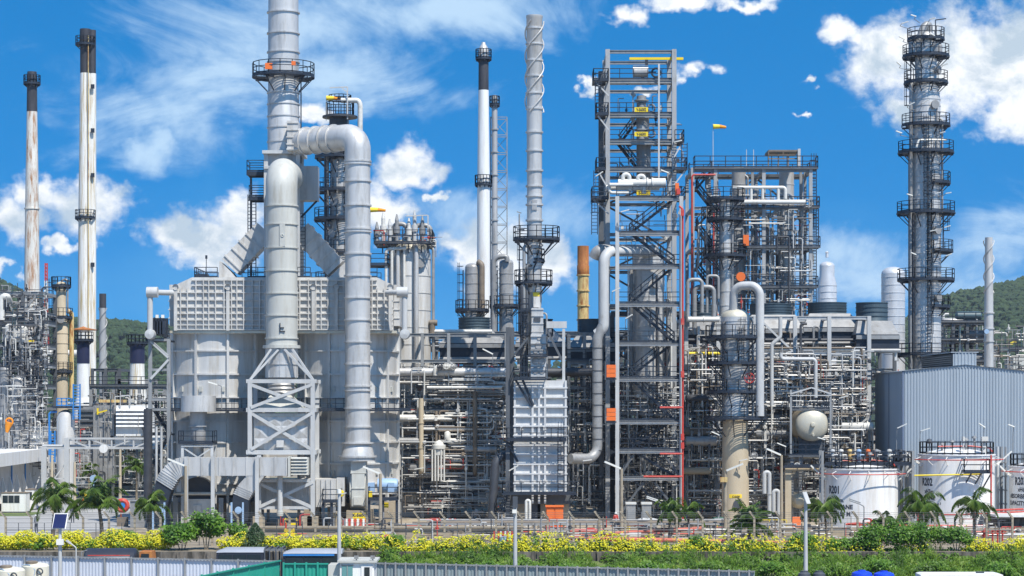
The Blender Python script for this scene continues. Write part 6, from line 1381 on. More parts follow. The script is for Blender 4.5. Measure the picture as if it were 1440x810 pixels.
# ================================================================ left: far units, pipe bridge, warehouse, generators
lk = random.Random(5)
farL = thing('pipe_rack', (ax(110,276), 276, 0), 'distant grey pipe rack between the left chimneys and the furnace', 'pipe rack')
frame(farL, [ax(p,276) for p in (128,160,196,232)], [276,286], [az(p,276) for p in (660,630,600,575,545)], .4, .28, .36, 'steel', 'steel')
for p in (600,545): deck(farL, ax(126,276), ax(236,276), 275.6, 286, az(p,276)+.3, 'F', name='walkway', t=.09)
uL = thing('process_frame', (ax(25,262), 262, 0), 'crowded grey steel frame at the left edge of the picture', 'steel frame')
frame(uL, [ax(p,262) for p in (-12,6,32,58)], [262,270], [az(p,262) for p in (640,605,575,545,515,488,455,440,412)], .4, .28, .36, 'steeld', 'steel')
for p in (605,545,515,488,455): deck(uL, ax(-12,262), ax(60,262), 261.5, 270, az(p,262)+.3, 'FR', name='floor', t=.09)
for (a,p,c,q) in ((32,488,55,455),(6,412,20,440),(32,440,55,412),(32,488,58,515)): brace(uL, (ax(a,262),261.8,az(p,262)), (ax(c,262),261.8,az(q,262)), .2, 'pgrey')
for k, (px, r_, p0, p1, m) in enumerate(((8,9,520,680,'pgrey'),(26,11,535,680,'alud'),(38,9,545,690,'pgrey'))):
    tower('vessel_column', ('left grey upright vessel', 'middle wide upright vessel', 'right dull upright vessel')[k] + ' under the far-left steel frame', 'vessel', px, 260.5, [(r_,p1,m),(r_,p0)], [], bands=range(p0+8,p1-4,14))
for k, (px, py) in enumerate(((14,468),(24,470),(33,470))): 
    q_ = MB(); q_.lathe([(.01,-1),(.55,-.95),(.6,-.7),(.6,.8),(.3,1.1),(.01,1.1)], (ax(px,261), 261, az(py,261)), 16); tag(q_.build('small_vessel', M['pwhite']), 'small white pot on the far-left frame, %s of three' % ('left','middle','right')[k], 'vessel')
q_ = MB(); q_.tube([(ax(2,261),261,az(450,261)),(ax(2,261),261,az(418,261)),(ax(10,261),261,az(416,261)),(ax(10,261),262.5,az(425,261))], .4, 14, .9); tag(q_.build('pipe', M['pwhite']), 'white bent pipe at the top left corner of the plant', 'pipe')
q_ = MB(); q_.box(ax(24,261),ax(48,261),260.8,261,az(481,261),az(478.5,261)); tag(q_.build('lifting_beam', M['yellow']), 'short yellow lifting beam on the far-left frame', 'beam')
sk = MB(); sk.tube([(ax(13,255),255,az(594,255)),(ax(11,255),255,az(600,255)),(ax(9.5,255),255,az(608,255))], [.5,.35,.18], 14); sk.torus((ax(13,255),255,az(593,255)), .42, .1, 'Y'); tag(sk.build('wind_sock', M['sack']), 'orange wind sock hanging at the far left', 'wind sock')
wsn = MB(); wsn.tube([(ax(12,255),255.2,0),(ax(12,255),255.2,az(590,255))], .06, 8); tag(wsn.build('sock_pole', M['galv']), 'thin pole of the far-left orange wind sock', 'pole')
def pipeL(pts, r, m, label, g=None): 
    b = MB(); b.tube(pts, r, 12, r*2.5); return tag(b.build('pipe', M[m]), label, 'pipe', g)
for k in range(26):
    y = lk.uniform(274,285); z = az(lk.choice((660,630,600,575,545)),276)+.25+lk.choice((0,.3,.7)); a = lk.uniform(60,150); c = lk.uniform(165,234); z = z if z < 11 else z-3
    pipeL([(ax(a,y),y,z),(ax(c,y),y,z),(ax(c,y),y,z+lk.choice((-2,1.4)))], lk.uniform(.1,.24), lk.choice(('pgrey','pdark','pwhite','pbrown','pgrey','pinkred')), 'pipe on the distant rack left of the furnace', 'pipes on the distant left rack')
for k in range(18):
    y = lk.uniform(260,268); px = lk.uniform(0,58); p0 = lk.uniform(405,560); 
    pipeL([(ax(px,y),y,az(p0+lk.uniform(40,160),y)),(ax(px,y),y,az(p0,y)),(ax(px+lk.uniform(5,16),y),y,az(p0,y))], lk.uniform(.08,.2), lk.choice(('pgrey','pdark','pdark','alud')), 'upright pipe in the far-left steel frame', 'upright pipes in the far-left frame')
b = MB()
small(b, 700, (0,62), (259.5,269), (1,26), L_=(.6,3), r=(.04,.08), wts=(0,0,1,1,1,3,3,4,2,7))
small(b, 330, (58,126), (258,286), (1,9)); small(b, 250, (0,64), (256,259), (3,24), L_=(.6,2.6), r=(.04,.08), wts=(0,1,1,3,2)); small(b, 650, (126,236), (264.5,286), (1,13), L_=(.6,3), r=(.04,.09), wts=(0,0,1,1,2,2,3,4,5,1,7))
small(b, 260, (1318,1440), (276,288), (10,22), L_=(.6,3), r=(.04,.09), wts=(0,0,1,1,1,3,3,4,2,7))
tag(b.build('small_pipes', PM), 'tangle of thin distant pipes and fittings at both far ends of the plant', 'pipework', kind='stuff')
# far-away units behind (left)
for k, (pa, pb, p0, mm, lb) in enumerate(((130,168,520,'steeld','distant dark equipment frame behind the hatless navy-topped chimney'),(168,206,535,'pgrey','distant grey equipment frame left of the furnace'))):
    t = thing('process_frame', (ax((pa+pb)/2,300), 300, 0), lb, 'steel frame')
    frame(t, [ax(pa,300),ax((pa+pb)/2,300),ax(pb,300)], [300,308], [az(p,300) for p in (640,600,570,p0)], .4, .25, .35, mm, mm)
    for p in (600,570): deck(t, ax(pa,300), ax(pb,300), 299.6, 308, az(p,300)+.3, 'F', name='floor', t=.1)
pipeL([(ax(52,300),300,az(497,300)),(ax(110,300),300,az(497,300))], .5, 'pwhite', 'thick pale pipe crossing behind the tan-stained far-left column')
# silver tank with blue frame on top
tk_ = thing('storage_tank', (ax(92.5,252), 252, 0), 'tall pale silver tank with sky-blue railing behind the pipe bridge', 'tank')
part(tk_, 'shell', 'fire', lambda b: b.lathe([(1.06,0),(1.06,az(588,252)),(.85,az(580,252)),(.3,az(576.5,252)),(.01,az(576,252))], (ax(92.5,252),252,0), 30))
part(tk_, 'platform', 'navy', lambda b: b.box(ax(76,252), ax(112,252), 251, 254, az(574,252), az(571,252)))
part(tk_, 'blue_railing', 'blue', lambda b: b.rail([(ax(80,251),251,az(571,252)),(ax(100,251),251,az(571,252))], .9, .12, .5))
part(tk_, 'blue_ladder', 'blue', lambda b: (b.ladder((ax(108,251),250.9), az(590,252), az(540,252), (0,-1), .8, False, .14), b.ladder((ax(73,251),251.5), az(650,252), az(606,252), (0,-1), .5, False, .16)))
part(tk_, 'blue_pipe', 'blue', lambda b: b.tube([(ax(68,251),251.5,az(640,252)),(ax(68,251),251.5,az(580,252)),(ax(79,251),251.5,az(579,252))], .12, 8, .3))
# louvred white air house
lv = thing('louvred_house', (ax(186,265), 265, 0), 'white louvred air intake house left of the furnace', 'building')
part(lv, 'wall', 'white', lambda b: (b.box(ax(163,265), ax(208,265), 265, 270, az(613,265), az(570,265))))
part(lv, 'louvre', 'white', lambda b: [b.hexa([(ax(164,265),264.5,az(600-5.6*k,265)),(ax(207,265),264.5,az(600-5.6*k,265)),(ax(207,265),264.99,az(597-5.6*k,265)),(ax(164,265),264.99,az(597-5.6*k,265))],[(ax(164,265),264.52,az(599.2-5.6*k,265)),(ax(207,265),264.52,az(599.2-5.6*k,265)),(ax(207,265),264.99,az(596-5.6*k,265)),(ax(164,265),264.99,az(596-5.6*k,265))] ) for k in range(5)])
part(lv, 'lower_wall', 'white', lambda b: b.box(ax(153,265), ax(225,265), 266, 270, az(630,265), az(613.2,265)))
for px in (156,190,222): part(lv, 'post', 'steeld', lambda b: b.box(ax(px,265)-.15, ax(px,265)+.15, 266.2, 266.5, 0, az(630,265)))
gt = thing('turbine_enclosure', (ax(140,266), 266, 0), 'grey turbine enclosure with yellow crane mark next to louvred house', 'building')
part(gt, 'wall', 'pgrey', lambda b: (b.box(ax(132,266), ax(161,266), 266, 271, 2.2, az(570,266)), b.box(ax(108,266), ax(131,266), 266.6, 271, 3.2, az(572,266)), [b.box(ax(132+7*k,266)-.06, ax(132+7*k,266)+.06, 265.85, 266.02, 2.2, az(571,266)) for k in range(5)]))
part(gt, 'louvre', 'steeld', lambda b: [b.box(ax(110,266), ax(131,266), 265.6+.1*k%2, 266.5, az(600-7*k,266), az(597-7*k,266)) for k in range(4)])
part(gt, 'roof', 'yrust', lambda b: b.box(ax(138,266), ax(168,266), 266.5, 271, az(566,266), az(562,266)))
part(gt, 'crane_arm', 'yellow', lambda b: (b.bar((ax(136,265.5),265.7,az(581,266)),(ax(150,265.5),265.7,az(577,266)),.16), b.bar((ax(137,265.5),265.7,az(583,266)),(ax(137,265.5),265.7,az(574,266)),.2)))
wb = thing('low_building', (ax(185,285), 285, 0), 'cream flat-roofed building behind the pipe bridge', 'building')
part(wb, 'wall', 'cream', lambda b: b.box(ax(146,285), ax(236,285), 285, 295, 0, az(640,285)))
part(wb, 'roof', 'cream', lambda b: b.box(ax(143,285), ax(238,285), 284.4, 296, az(640,285)+.003, az(634,285)))
part(wb, 'window', 'glass', lambda b: (b.box(ax(196,285), ax(204,285), 284.93, 284.99, az(652,285), az(644,285))))
for px, py, w_ in ((38,602,24),(6,640,20)):
    q_ = MB(); q_.box(ax(px,258), ax(px+w_,258), 258, 262, az(py+14,258), az(py,258)); q_.box(ax(px-1,258), ax(px+w_+1,258), 257.8, 262.2, az(py-.5,258), az(py-2,258)); q_.box(ax(px+2,258), ax(px+w_-2,258), 258.2, 261.8, 0, az(py+14.2,258))
    if px == 38: tag(q_.build('white_shed', M['white']), 'small white shed right of the far-left frame', 'shed')
# pipe bridge (white truss on tall posts)
br = thing('pipe_bridge', (ax(130,238), 238, 0), 'white steel pipe bridge crossing above the service road', 'bridge')
for px in (62, 94): part(br, 'post', 'galv', lambda b: b.box(ax(px,238)-.28, ax(px,238)+.28, 237.8, 238.2, 0, az(628 if px == 62 else 616,238)))
for p in (616.5, 630): part(br, 'chord', 'galv', lambda b: b.box(ax(58 if p > 620 else 94,238), ax(232,238), 237.85, 238.15, az(p+1.5,238), az(p-1.2,238)))
for px in (94,126,157,188,219): part(br, 'strut', 'galv', lambda b: b.bar((ax(px,238),238,az(630,238)),(ax(px,238),238,az(617,238)),.18))
for (a, c) in ((96,125),(128,156),(186,158),(217,190)): brace(br, (ax(a,238),238,az(618,238)), (ax(c,238),238,az(629,238)), .16, 'galv')
brace(br, (ax(64,238),238,az(690,238)), (ax(92,238),238,az(652,238)), .14, 'galv'); part(br, 'tie', 'galv', lambda b: b.box(ax(62,238), ax(94,238), 237.9, 238.1, az(674,238), az(672,238)))
brace(br, (ax(64,238),238,az(676,238)), (ax(92,238),238,az(697,238)), .14, 'galv')
for k in range(4): pipeL([(ax(58,238),238.6+.5*k,az(628.5,238)+.1),(ax(236,238),238.6+.5*k,az(628.5,238)+.1)], .14, ('galv','pgrey','pwhite','pdark')[k], ('light steel','mid grey','cream white','dark')[k] + ' pipe lying on the white pipe bridge')
sg = MB(); sg.lathe([(.01,-.04),(.48,-.04),(.48,.04),(.01,.04)], (ax(145,237),237.2,az(631,237)), 22, 'Y'); sg.bar((ax(145,237),237.3,az(634,237)),(ax(145,237),237.3,az(627,237)),.1); tag(sg.build('round_sign', M['white']), 'white round sign hung on the pipe bridge', 'sign')
sg = MB(); sg.lathe([(.01,-.04),(.42,-.04),(.42,.04),(.01,.04)], (ax(131.5,245),245,az(673,245)), 22, 'Y'); sg.bar((ax(131.5,245),245.1,0),(ax(131.5,245),245.1,az(673,245)),.09); tag(sg.build('round_sign', M['lblue']), 'pale blue round sign on a post by the service road', 'sign')
# warehouse on the left edge
wh = thing('warehouse', (-62, 245, 0), 'long white warehouse with buttressed wall at the left edge', 'building')
A0, A1 = Vector((ax(0,228)-2.0, 226, 0)), Vector((ax(56,263), 263, 0))
dv_ = (A1-A0).normalized(); nv_ = Vector((dv_.y, -dv_.x, 0))
zt_ = 5.0
part(wh, 'wall', 'panel', lambda b: b.hexa([A0, A0 - nv_*14, A1 - nv_*14, A1], [q + Vector((0,0,zt_)) for q in (A0, A0 - nv_*14, A1 - nv_*14, A1)]))
e0, e1 = A0 + nv_*1.4 - dv_*1, A1 + nv_*1.4 + dv_*1
part(wh, 'roof', 'white', lambda b: b.hexa([q + Vector((0,0,zt_)) for q in (e0, e0 - nv_*16, e1 - nv_*16, e1)], [q + Vector((0,0,zt_+1.45)) for q in (e0, e0 - nv_*16, e1 - nv_*16, e1)]))
for k in range(9):
    p = A0.lerp(A1, (k+.3)/9)
    part(wh, 'buttress', 'white', lambda b: b.hexa([p + nv_*1.0 - dv_*.12, p - dv_*.12, p + dv_*.12, p + nv_*1.0 + dv_*.12], [q + Vector((0,0,3.6)) for q in (p + nv_*.1 - dv_*.12, p - dv_*.12, p + dv_*.12, p + nv_*.1 + dv_*.12)]))
    if k % 2 == 0: part(wh, 'down_pipe', 'blue', lambda b: b.tube([p + dv_*.9 + nv_*.12, p + dv_*.9 + nv_*.12 + Vector((0,0,zt_))], .09, 8))
part(wh, 'base_wall', 'conc', lambda b: b.hexa([A0 + nv_*1.1, A0 + nv_*.9, A1 + nv_*.9, A1 + nv_*1.1], [q + Vector((0,0,.9)) for q in (A0 + nv_*1.1, A0 + nv_*.9, A1 + nv_*.9, A1 + nv_*1.1)]))
# generators
def genset(px, Y, w_, p0, label, sc=1):
    x = ax(px, Y); L_ = ln(w_, Y); h = az(p0, Y)
    t = thing('generator', (x+L_/2, Y, 0), label, 'generator', None)
    part(t, 'body', 'white', lambda b: b.box(x, x+L_, Y, Y+2, .15, h))
    part(t, 'base_frame', 'steeld', lambda b: b.box(x-.05, x+L_+.05, Y-.05, Y+2.05, 0, .147))
    for k in range(3): part(t, 'vent_window', 'glass', lambda b: b.box(x+L_*(.05+.24*k), x+L_*(.05+.24*k+.22), Y-.03, Y+.01, h*.52, h*.9))
    part(t, 'roof_lip', 'pbrown', lambda b: b.box(x-.04, x+L_+.04, Y-.04, Y+2.04, h+.002, h+.1))
    return t
genset(2, 232, 34, 694, 'white box generator with three dark windows by the road')
genset(36, 238, 12, 689, 'narrower white generator behind the three-window one')
genset(48, 243, 16, 692, 'small white generator half hidden behind the palm')
# ================================================================ blue-grey sheet building
YW = 212.; bx0, bx1 = ax(1270, YW), ax(1445, YW); byb = 228.
zl_ = az(522, YW); zr_ = az(513, YW); xc_ = (ax(1340,YW) + ax(1373,YW))/2; hw_ = (ax(1373,YW) - ax(1340,YW))/2
bd = thing('sheet_building', ((bx0+bx1)/2, 220, 0), 'large blue-grey corrugated sheet building with a raised roof ridge', 'building')
def roofz(x): 
    t = min(1, abs(x - xc_) / (bx1 - xc_)); return zr_ + (zl_ - zr_) * t
def ribs(b, x0_, x1_, zf, zb=0, pitch=.30, y=YW):
    n = int((x1_-x0_)/pitch); xs = []
    for k in range(n):
        a = x0_ + (x1_-x0_)*k/n; p = (x1_-x0_)/n
        xs += [(a, 0), (a+p*.45, 0), (a+p*.58, -.07), (a+p*.87, -.07)]
    xs.append((x1_, 0))
    vs = [(x, y+o, zb) for x, o in xs] + [(x, y+o, zf(x)) for x, o in xs]; m = len(xs)
    b.add(vs, [(i, i+1, m+i+1, m+i) for i in range(m-1)])
def f(b):
    ribs(b, bx0, bx1, roofz)
    ribs(b, xc_-hw_, xc_+hw_, lambda x: az(496, YW) - abs(x-xc_)*.08, zr_-.3, .30, YW-.012)
part(bd, 'front_wall', 'clad', f)
def f(b):      # side wall, ribs running along Y
    n = 52; ys = []
    for k in range(n):
        a = YW + (byb-YW)*k/n; p = (byb-YW)/n; ys += [(a,0),(a+p*.45,0),(a+p*.58,-.07),(a+p*.87,-.07)]
    ys.append((byb,0)); m = len(ys)
    b.add([(bx0+o, y, 0) for y, o in ys] + [(bx0+o, y, zl_) for y, o in ys], [(i+1, i, m+i, m+i+1) for i in range(m-1)])
part(bd, 'side_wall', 'clad', f)
part(bd, 'rear_wall', 'clad', lambda b: b.add([(bx0,byb,0),(bx1,byb,0),(bx1,byb,zl_),(xc_,byb,zr_),(bx0,byb,zl_)], [(4,3,2,1,0)]))
part(bd, 'roof', 'clad', lambda b: (b.add([(bx0-.15,YW-.2,zl_+.03),(xc_,YW-.2,zr_+.03),(xc_,byb+.2,zr_+.03),(bx0-.15,byb+.2,zl_+.03),(bx0-.15,YW-.2,zl_-.1),(bx0-.15,byb+.2,zl_-.1)], [(0,1,2,3),(4,0,3,5)]), b.add([(xc_,YW-.2,zr_+.03),(bx1+.15,YW-.2,zl_+.03),(bx1+.15,byb+.2,zl_+.03),(xc_,byb+.2,zr_+.03)], [(0,1,2,3)])))
rv = part(bd, 'ridge_vent', 'louv', lambda b: b.hexa([(xc_-hw_,YW+.3,zr_-.3),(xc_+hw_,YW+.3,zr_-.3),(xc_+hw_,byb,zr_-.3),(xc_-hw_,byb,zr_-.3)], [(xc_-hw_,YW+.3,az(497,YW)-.05),(xc_+hw_,YW+.3,az(497,YW)-.05),(xc_+hw_,byb,az(497,YW)-.05),(xc_-hw_,byb,az(497,YW)-.05)]))
part(bd, 'vent_louvre', 'pgrey', lambda b: [b.box(xc_-hw_-.12, xc_-hw_-.003, YW+.4, byb-.2, zr_+.05+.2*k, zr_+.12+.2*k) for k in range(5)])
part(bd, 'vent_cap', 'clad', lambda b: b.box(xc_-hw_-.2, xc_+hw_+.2, YW-.1, byb+.1, az(496,YW)+.003, az(494.8,YW)))
part(bd, 'corner_trim', 'cladd', lambda b: (b.box(bx0-.1, bx0+.06, YW-.1, YW+.06, 0, zl_-.01), b.box(bx0-.1, bx0-.003, 219.5, 219.7, 0, zl_-.1)))
# units behind it
uR = thing('process_frame', (ax(1350,278), 278, 0), 'dark distant steel frame behind the blue-grey building', 'steel frame')
frame(uR, [ax(p,278) for p in (1324,1340,1360,1386)], [278,286], [az(p,278) for p in (540,510,480,455)], .4, .28, .36, 'steeld', 'steeld')
for p in (510,480,455): deck(uR, ax(1322,278), ax(1388,278), 277.5, 286, az(p,278)+.3, 'F', name='floor', t=.09)
for k, (px, py, ll, r_, m) in enumerate(((1340,452,2.5,.5,'alud'),(1362,444,3,.6,'pteal'),(1350,470,2,.55,'pdark'),(1372,470,2.2,.5,'pgrey'),(1335,500,2,.6,'pdark'),(1366,502,3,.5,'alud'))):
    q_ = MB(); q_.lathe([(.01,-ll/2-.3),(r_*.8,-ll/2-.15),(r_,-ll/2),(r_,ll/2),(r_*.8,ll/2+.15),(.01,ll/2+.3)], (ax(px,279),279,az(py,278)), 16, 'X'); q_.box(ax(px,279)-.2, ax(px,279)+.2, 278.6, 279.4, az(py,278)-r_-.8, az(py,278)-r_*.5)
    tag(q_.build('cooler_drum', M[m]), ('small dull drum', 'dark teal drum', 'small dark drum', 'grey drum', 'lower dark drum', 'lower dull drum')[k] + ' on the dark frame behind the blue-grey building', 'drum')
for k in range(10):
    y = lk.uniform(277.5,284); px = lk.uniform(1322,1386); p0 = lk.uniform(438,500); pipeL([(ax(px,y),y,az(p0+50,y)),(ax(px,y),y,az(p0,y)),(ax(px+lk.uniform(4,10),y),y,az(p0,y))], lk.uniform(.1,.22), lk.choice(('pgrey','pdark','pwhite')), 'upright pipe on the dark frame behind the blue-grey building', 'upright pipes at the far right')
fr_ = thing('process_frame', (ax(1415,300), 300, 0), 'low far frame with yellow hoist at the right edge', 'steel frame')
frame(fr_, [ax(p,300) for p in (1398,1418,1445)], [300,306], [az(p,300) for p in (560,520,492)], .35, .25, .3, 'steel', 'steel')
deck(fr_, ax(1396,300), ax(1447,300), 299.6, 306, az(492,300)+.3, 'F', name='floor', t=.09); part(fr_, 'hoist', 'yellow', lambda b: b.bar((ax(1420,300),299.8,az(484,300)),(ax(1428,300),299.8,az(480,300)),.35))
part(fr_, 'cover_sheet', 'cream', lambda b: b.box(ax(1424,300), ax(1446,300), 299.5, 305, az(520,300), az(503,300)))
# ================================================================ white storage tanks
def storage(px, Y, rp, ptop, h_label, label, lines, a_right):
    x = ax(px, Y); r = ln(rp, Y); zt = az(ptop, Y-r*.2)
    t = thing('storage_tank', (x, Y, 0), label, 'tank')
    part(t, 'shell', 'white', lambda b: (b.lathe([(r, .35), (r, zt)], (x, Y, 0), 64), b.ring((x, Y, zt-.08), r-.01, .12, .1, 64), b.ring((x, Y, zt*.62), r-.01, .012, .03, 64)))
    part(t, 'roof', 'white', lambda b: b.lathe([(r, zt), (r*.5, zt+.42), (.01, zt+.6)], (x, Y, 0), 64))
    part(t, 'foundation', 'conc', lambda b: b.lathe([(r+.5, 0), (r+.5, .35), (.01, .35)], (x, Y, 0), 48))
    b = MB()
    for (s, size, zc, wsc, aoff) in lines: wrap_text(b, s, size, x, Y, r + .012, zc, a_right + aoff, wsc)
    b.build('lettering', M['ink'], t)
    # spray ring with brackets
    part(t, 'spray_ring', 'red', lambda b: b.tube(arc(x, Y, r+.75, zt-.45, -185, 5, 40), .055, 6))
    for a in (-165,-140,-115,-88,-62,-35,-12):
        c, s = math.cos(R(a)), math.sin(R(a)); part(t, 'ring_bracket', 'white', lambda b: (b.bar((x+c*r, Y+s*r, zt-.15), (x+c*(r+.75), Y+s*(r+.75), zt-.45), .05), b.bar((x+c*r, Y+s*r, zt-.95), (x+c*(r+.75), Y+s*(r+.75), zt-.45), .05)))
    for a in (-172,-8): 
        c, s = math.cos(R(a)), math.sin(R(a)); part(t, 'strut_arm', 'lamp', lambda b: b.bar((x+c*r, Y+s*r-.3, zt-1.1), (x+c*(r+1.5), Y+s*(r+1.5)-.3, zt+.3), .13))
    rl = part(t, 'roof_gallery', 'navy', lambda b: b.rail(arc(x, Y, r-.1, zt+.05, -180, 180, 30)[:-1], 1.1, .065, 1.3, True))
    part(t, 'roof_vents', 'pgrey', lambda b: [b.lathe([(.1,zt+.3),(.1,zt+.9+.2*k),(.25,zt+.9+.2*k),(.2,zt+1.1+.2*k),(.01,zt+1.15+.2*k)], (x + (-1.6,-.5,.6,1.5)[k], Y - (1.2,.4,1.4,.8)[k], 0), 10) for k in range(4)])
    part(t, 'roof_pipe', 'red', lambda b: b.tube([(x-r*.6, Y-1.5, zt+.75), (x+r*.3, Y-1.2, zt+.8), (x+r*.8, Y-1.4, zt+.6), (x+r*.8, Y-r*.7, zt+.3)], .06, 6))
    return t, x, r, zt
YT1 = 199.5
t1, x1_, r1_, z1_ = storage(1211, YT1, 51, 659, '', 'left white storage tank lettered R201', [('R201', .98, az(694.5,196.3), .72, -136), ('xH6m.', .54, az(706.5,196.3), .85, -127), ('ENTANE', .56, az(716,196.3), 1.0, -112), ('CAPACITY 154 M', .56, az(726,196.3), .95, -116), ('3', .3, az(722,196.3), .9, -112.5)], 0)
t2, x2_, r2_, z2_ = storage(1345, YT1, 52.5, 639, '', 'middle white storage tank lettered 202 with a black side platform', [('R202', .98, az(683.5,196.3), .72, -140), ('xH7m.', .54, az(694.6,196.3), .85, -137), ('PENTANE', .56, az(704,196.3), 1.0, -135), ('CAPACITY 201 M', .56, az(714,196.3), .95, -129), ('3', .3, az(710,196.3), .9, -125.5)], 0)
t3, x3_, r3_, z3_ = storage(1473, YT1, 52.5, 656, '', 'right white storage tank lettered 203, cut by the picture edge', [('R203', .98, az(682.5,196.3), .72, -137), ('xH6m.', .54, az(692,196.3), .85, -133), ('ABSORBENT', .56, az(701.7,196.3), 1.0, -126), ('CAPACITY 186 M', .56, az(711.7,196.3), .95, -114), ('3', .3, az(707.7,196.3), .9, -110.5)], 0)
# black side platform on the middle tank
sp = thing('tank_platform', (ax(1377,195.5), 196, 0), 'black railed side platform on brackets at the middle white tank', 'platform')
zp = az(663,195.5)
deck(sp, ax(1355,195), ax(1392,195), 194.9, 196.3, zp, 'FLR', m='navy', name='platform', t=.09, h=1.15)
for px in (1360,1374,1388): brace(sp, (ax(px,195),196.6,zp-1.5), (ax(px,195)+.4,195.0,zp-.12), .1, 'navy')
part(sp, 'yellow_hose', 'yellow', lambda b: b.tube([(ax(1287,195.2),195.6,az(669,195)),(ax(1381,195.2),195.3,az(667,195))], .07, 8)); sp['label'] = 'black railed side platform with yellow hose at the middle white tank'
# tall platform above tank 1 (between tank and building)
tp_ = thing('tank_top_walkway', (ax(1215,201), 201, 0), 'dark walkway crossing above the left white tank', 'walkway')
zz = az(652,198)
deck(tp_, ax(1158,198), ax(1281,198), 197.6, 199.2, zz, 'FBLR', m='navy', name='walkway', t=.09)
deck(tp_, ax(1240,198), ax(1281,198), 199.3, 206, zz+.01, 'LR', m='navy', name='walkway', t=.08)
for px in (1156,1283): 
    for y in (197.7,199.1): part(tp_, 'column', 'steel', lambda b: b.box(ax(px,198)-.12, ax(px,198)+.12, y-.1, y+.1, 0, zz+1.2))
for k in range(9): part(tp_, 'stub', 'navy' if k%2 else 'yellow', lambda b: b.bar((ax(1170+11*k,198),198.2,zz-.7),(ax(1170+11*k,198),198.2,zz-.12),.12))
for k, (px, m) in enumerate(((1172,'galv'),(1184,'pwhite'),(1196,'yrust'),(1209,'lblue'),(1222,'orange'),(1234,'pgrey'),(1252,'pwhite'),(1268,'pdark'))):
    q_ = MB(); q_.lathe([(.16,0),(.16,.5),(.3,.5),(.3,.62),(.16,.62),(.16,1.0),(.26,1.05),(.2,1.3),(.01,1.35)], (ax(px,198),198.5,zz), 10); q_.tube([(ax(px,198),198.5,zz+.8),(ax(px,198)+.5,198.5,zz+.8)], .07, 6)
    tag(q_.build('relief_valve', M[m]), ('light grey','cream','rusty yellow','pale blue','orange','mid grey','second cream, farther right,','dark')[k] + ' valve on the walkway above the left tank', 'valve')
# pipe posts between tanks
for k, (px, y, m, r_) in enumerate(((1268,201.5,'steel',.16),(1275,202.5,'galv',.22),(1281,203.2,'pgrey',.14),(1403,201.5,'galv',.13),(1408,203,'steel',.16),(1414,202,'pgrey',.1))):
    q_ = MB(); q_.tube([(ax(px,y),y,0),(ax(px,y),y,az(636 if k < 3 else 628,y))], r_, 10); 
    for j in range(5): q_.tube([(ax(px,y),y,1+1.3*j),(ax(px,y),y,1.12+1.3*j)], r_*1.6, 10)
    tag(q_.build('riser_pipe', M[m]), ('%s upright pipe between the %s white tanks' % (('left','middle','right')[k%3], 'left and middle' if k < 3 else 'middle and right')), 'pipe')
rf_ = thing('fire_main', (ax(1395,194), 194, 0), 'red fire pipes along the foot of the middle white tank', 'pipe')
part(rf_, 'riser', 'red', lambda b: b.tube([(ax(1394,194.5),194.6,az(640,194)),(ax(1394,194.5),194.6,az(718,194)),(ax(1440,194),194.2,az(716,194))], .08, 8, .2))
part(rf_, 'run', 'red', lambda b: b.tube([(ax(1286,194),194.4,az(724,194)),(ax(1352,194),194.2,az(724,194)),(ax(1440,194),193.6,az(716,194)-.2)], .07, 8))
part(rf_, 'run', 'red', lambda b: b.tube([(ax(1188,194),193.5,az(737,194)),(ax(1280,194),193.5,az(739,194)),(ax(1408,194),193.5,az(739,194)),(ax(1408,194),195,az(739,194))], .09, 8, .2))
part(rf_, 'run', 'red', lambda b: b.tube([(ax(1190,194),193.2,az(736,194)),(ax(1250,194),193.2,az(733,194)),(ax(1262,194),193.6,az(735,194))], .1, 8))
for px in (1195,1334): part(rf_, 'post', 'steel', lambda b: b.box(ax(px,193)-.2, ax(px,193)+.2, 193.3, 193.7, 0, az(741,193)))
for k in range(4): part(rf_, 'hydrant_branch', 'red', lambda b: b.tube([(ax(1412+6*k,187),188,az(770,187)),(ax(1412+6*k,187),188,az(742,187)),(ax(1440,187),188,az(742,187))], .055, 8, .1))
# bund / low concrete walls in front of the tanks
bw_ = MB(); bw_.box(ax(1100,190), 60, 190, 190.35, 0, az(742,190)); tag(bw_.build('bund_wall', M['conc']), 'low concrete bund wall in front of the white tanks', 'wall')
sb = thing('pump_shelter', (ax(1430,191), 192, 0), 'low dark shelter with white slab roof at right edge below tank', 'shelter')
part(sb, 'wall', 'concd', lambda b: b.box(ax(1402,191), ax(1460,191), 191.2, 196, 0, az(727,191)))
part(sb, 'roof_slab', 'white', lambda b: b.box(ax(1399,191), ax(1462,191), 190.6, 196.3, az(727,191)+.003, az(724,191)))
# things on the roof of tank row / on top: black dome + camera
dm = MB(); dm.lathe([(.05,0),(.05,.6),(.2,.62),(.28,.8),(.2,1.0),(.01,1.08)], (ax(1307,197),197,az(633,197)), 12); tag(dm.build('dome_lamp', M['louv']), 'small black dome lamp on the middle tank top', 'lamp')
for px, w_, zz in ((1384,9,620),(1354.5,3,620)):
    cm = MB(); cm.box(ax(px-w_/2,197),ax(px+w_/2,197),196.6,197.2,az(zz,197),az(zz-6,197)); cm.bar((ax(px,197),197,az(640,197)),(ax(px,197),197,az(zz,197)-.01),.1 if w_ < 5 else .3); tag(cm.build('roof_camera', M['pwhite']), ('larger' if w_ > 5 else 'small') + ' white camera box on a post above the middle tank', 'camera')

# ================================================================ front: retaining wall, fences, hedges, palms, vehicles
fk = random.Random(11)
wl = MB(); wl.box(-70, 70, 170.6, 170.97, LOW, -.02)
for k in range(60): wl.box(-70+2.4*k, -69.7+2.4*k, 170.45, 170.6, LOW, -.05)
tag(wl.build('retaining_wall', M['concd']), 'stained concrete retaining wall below the yellow hedge', 'wall')
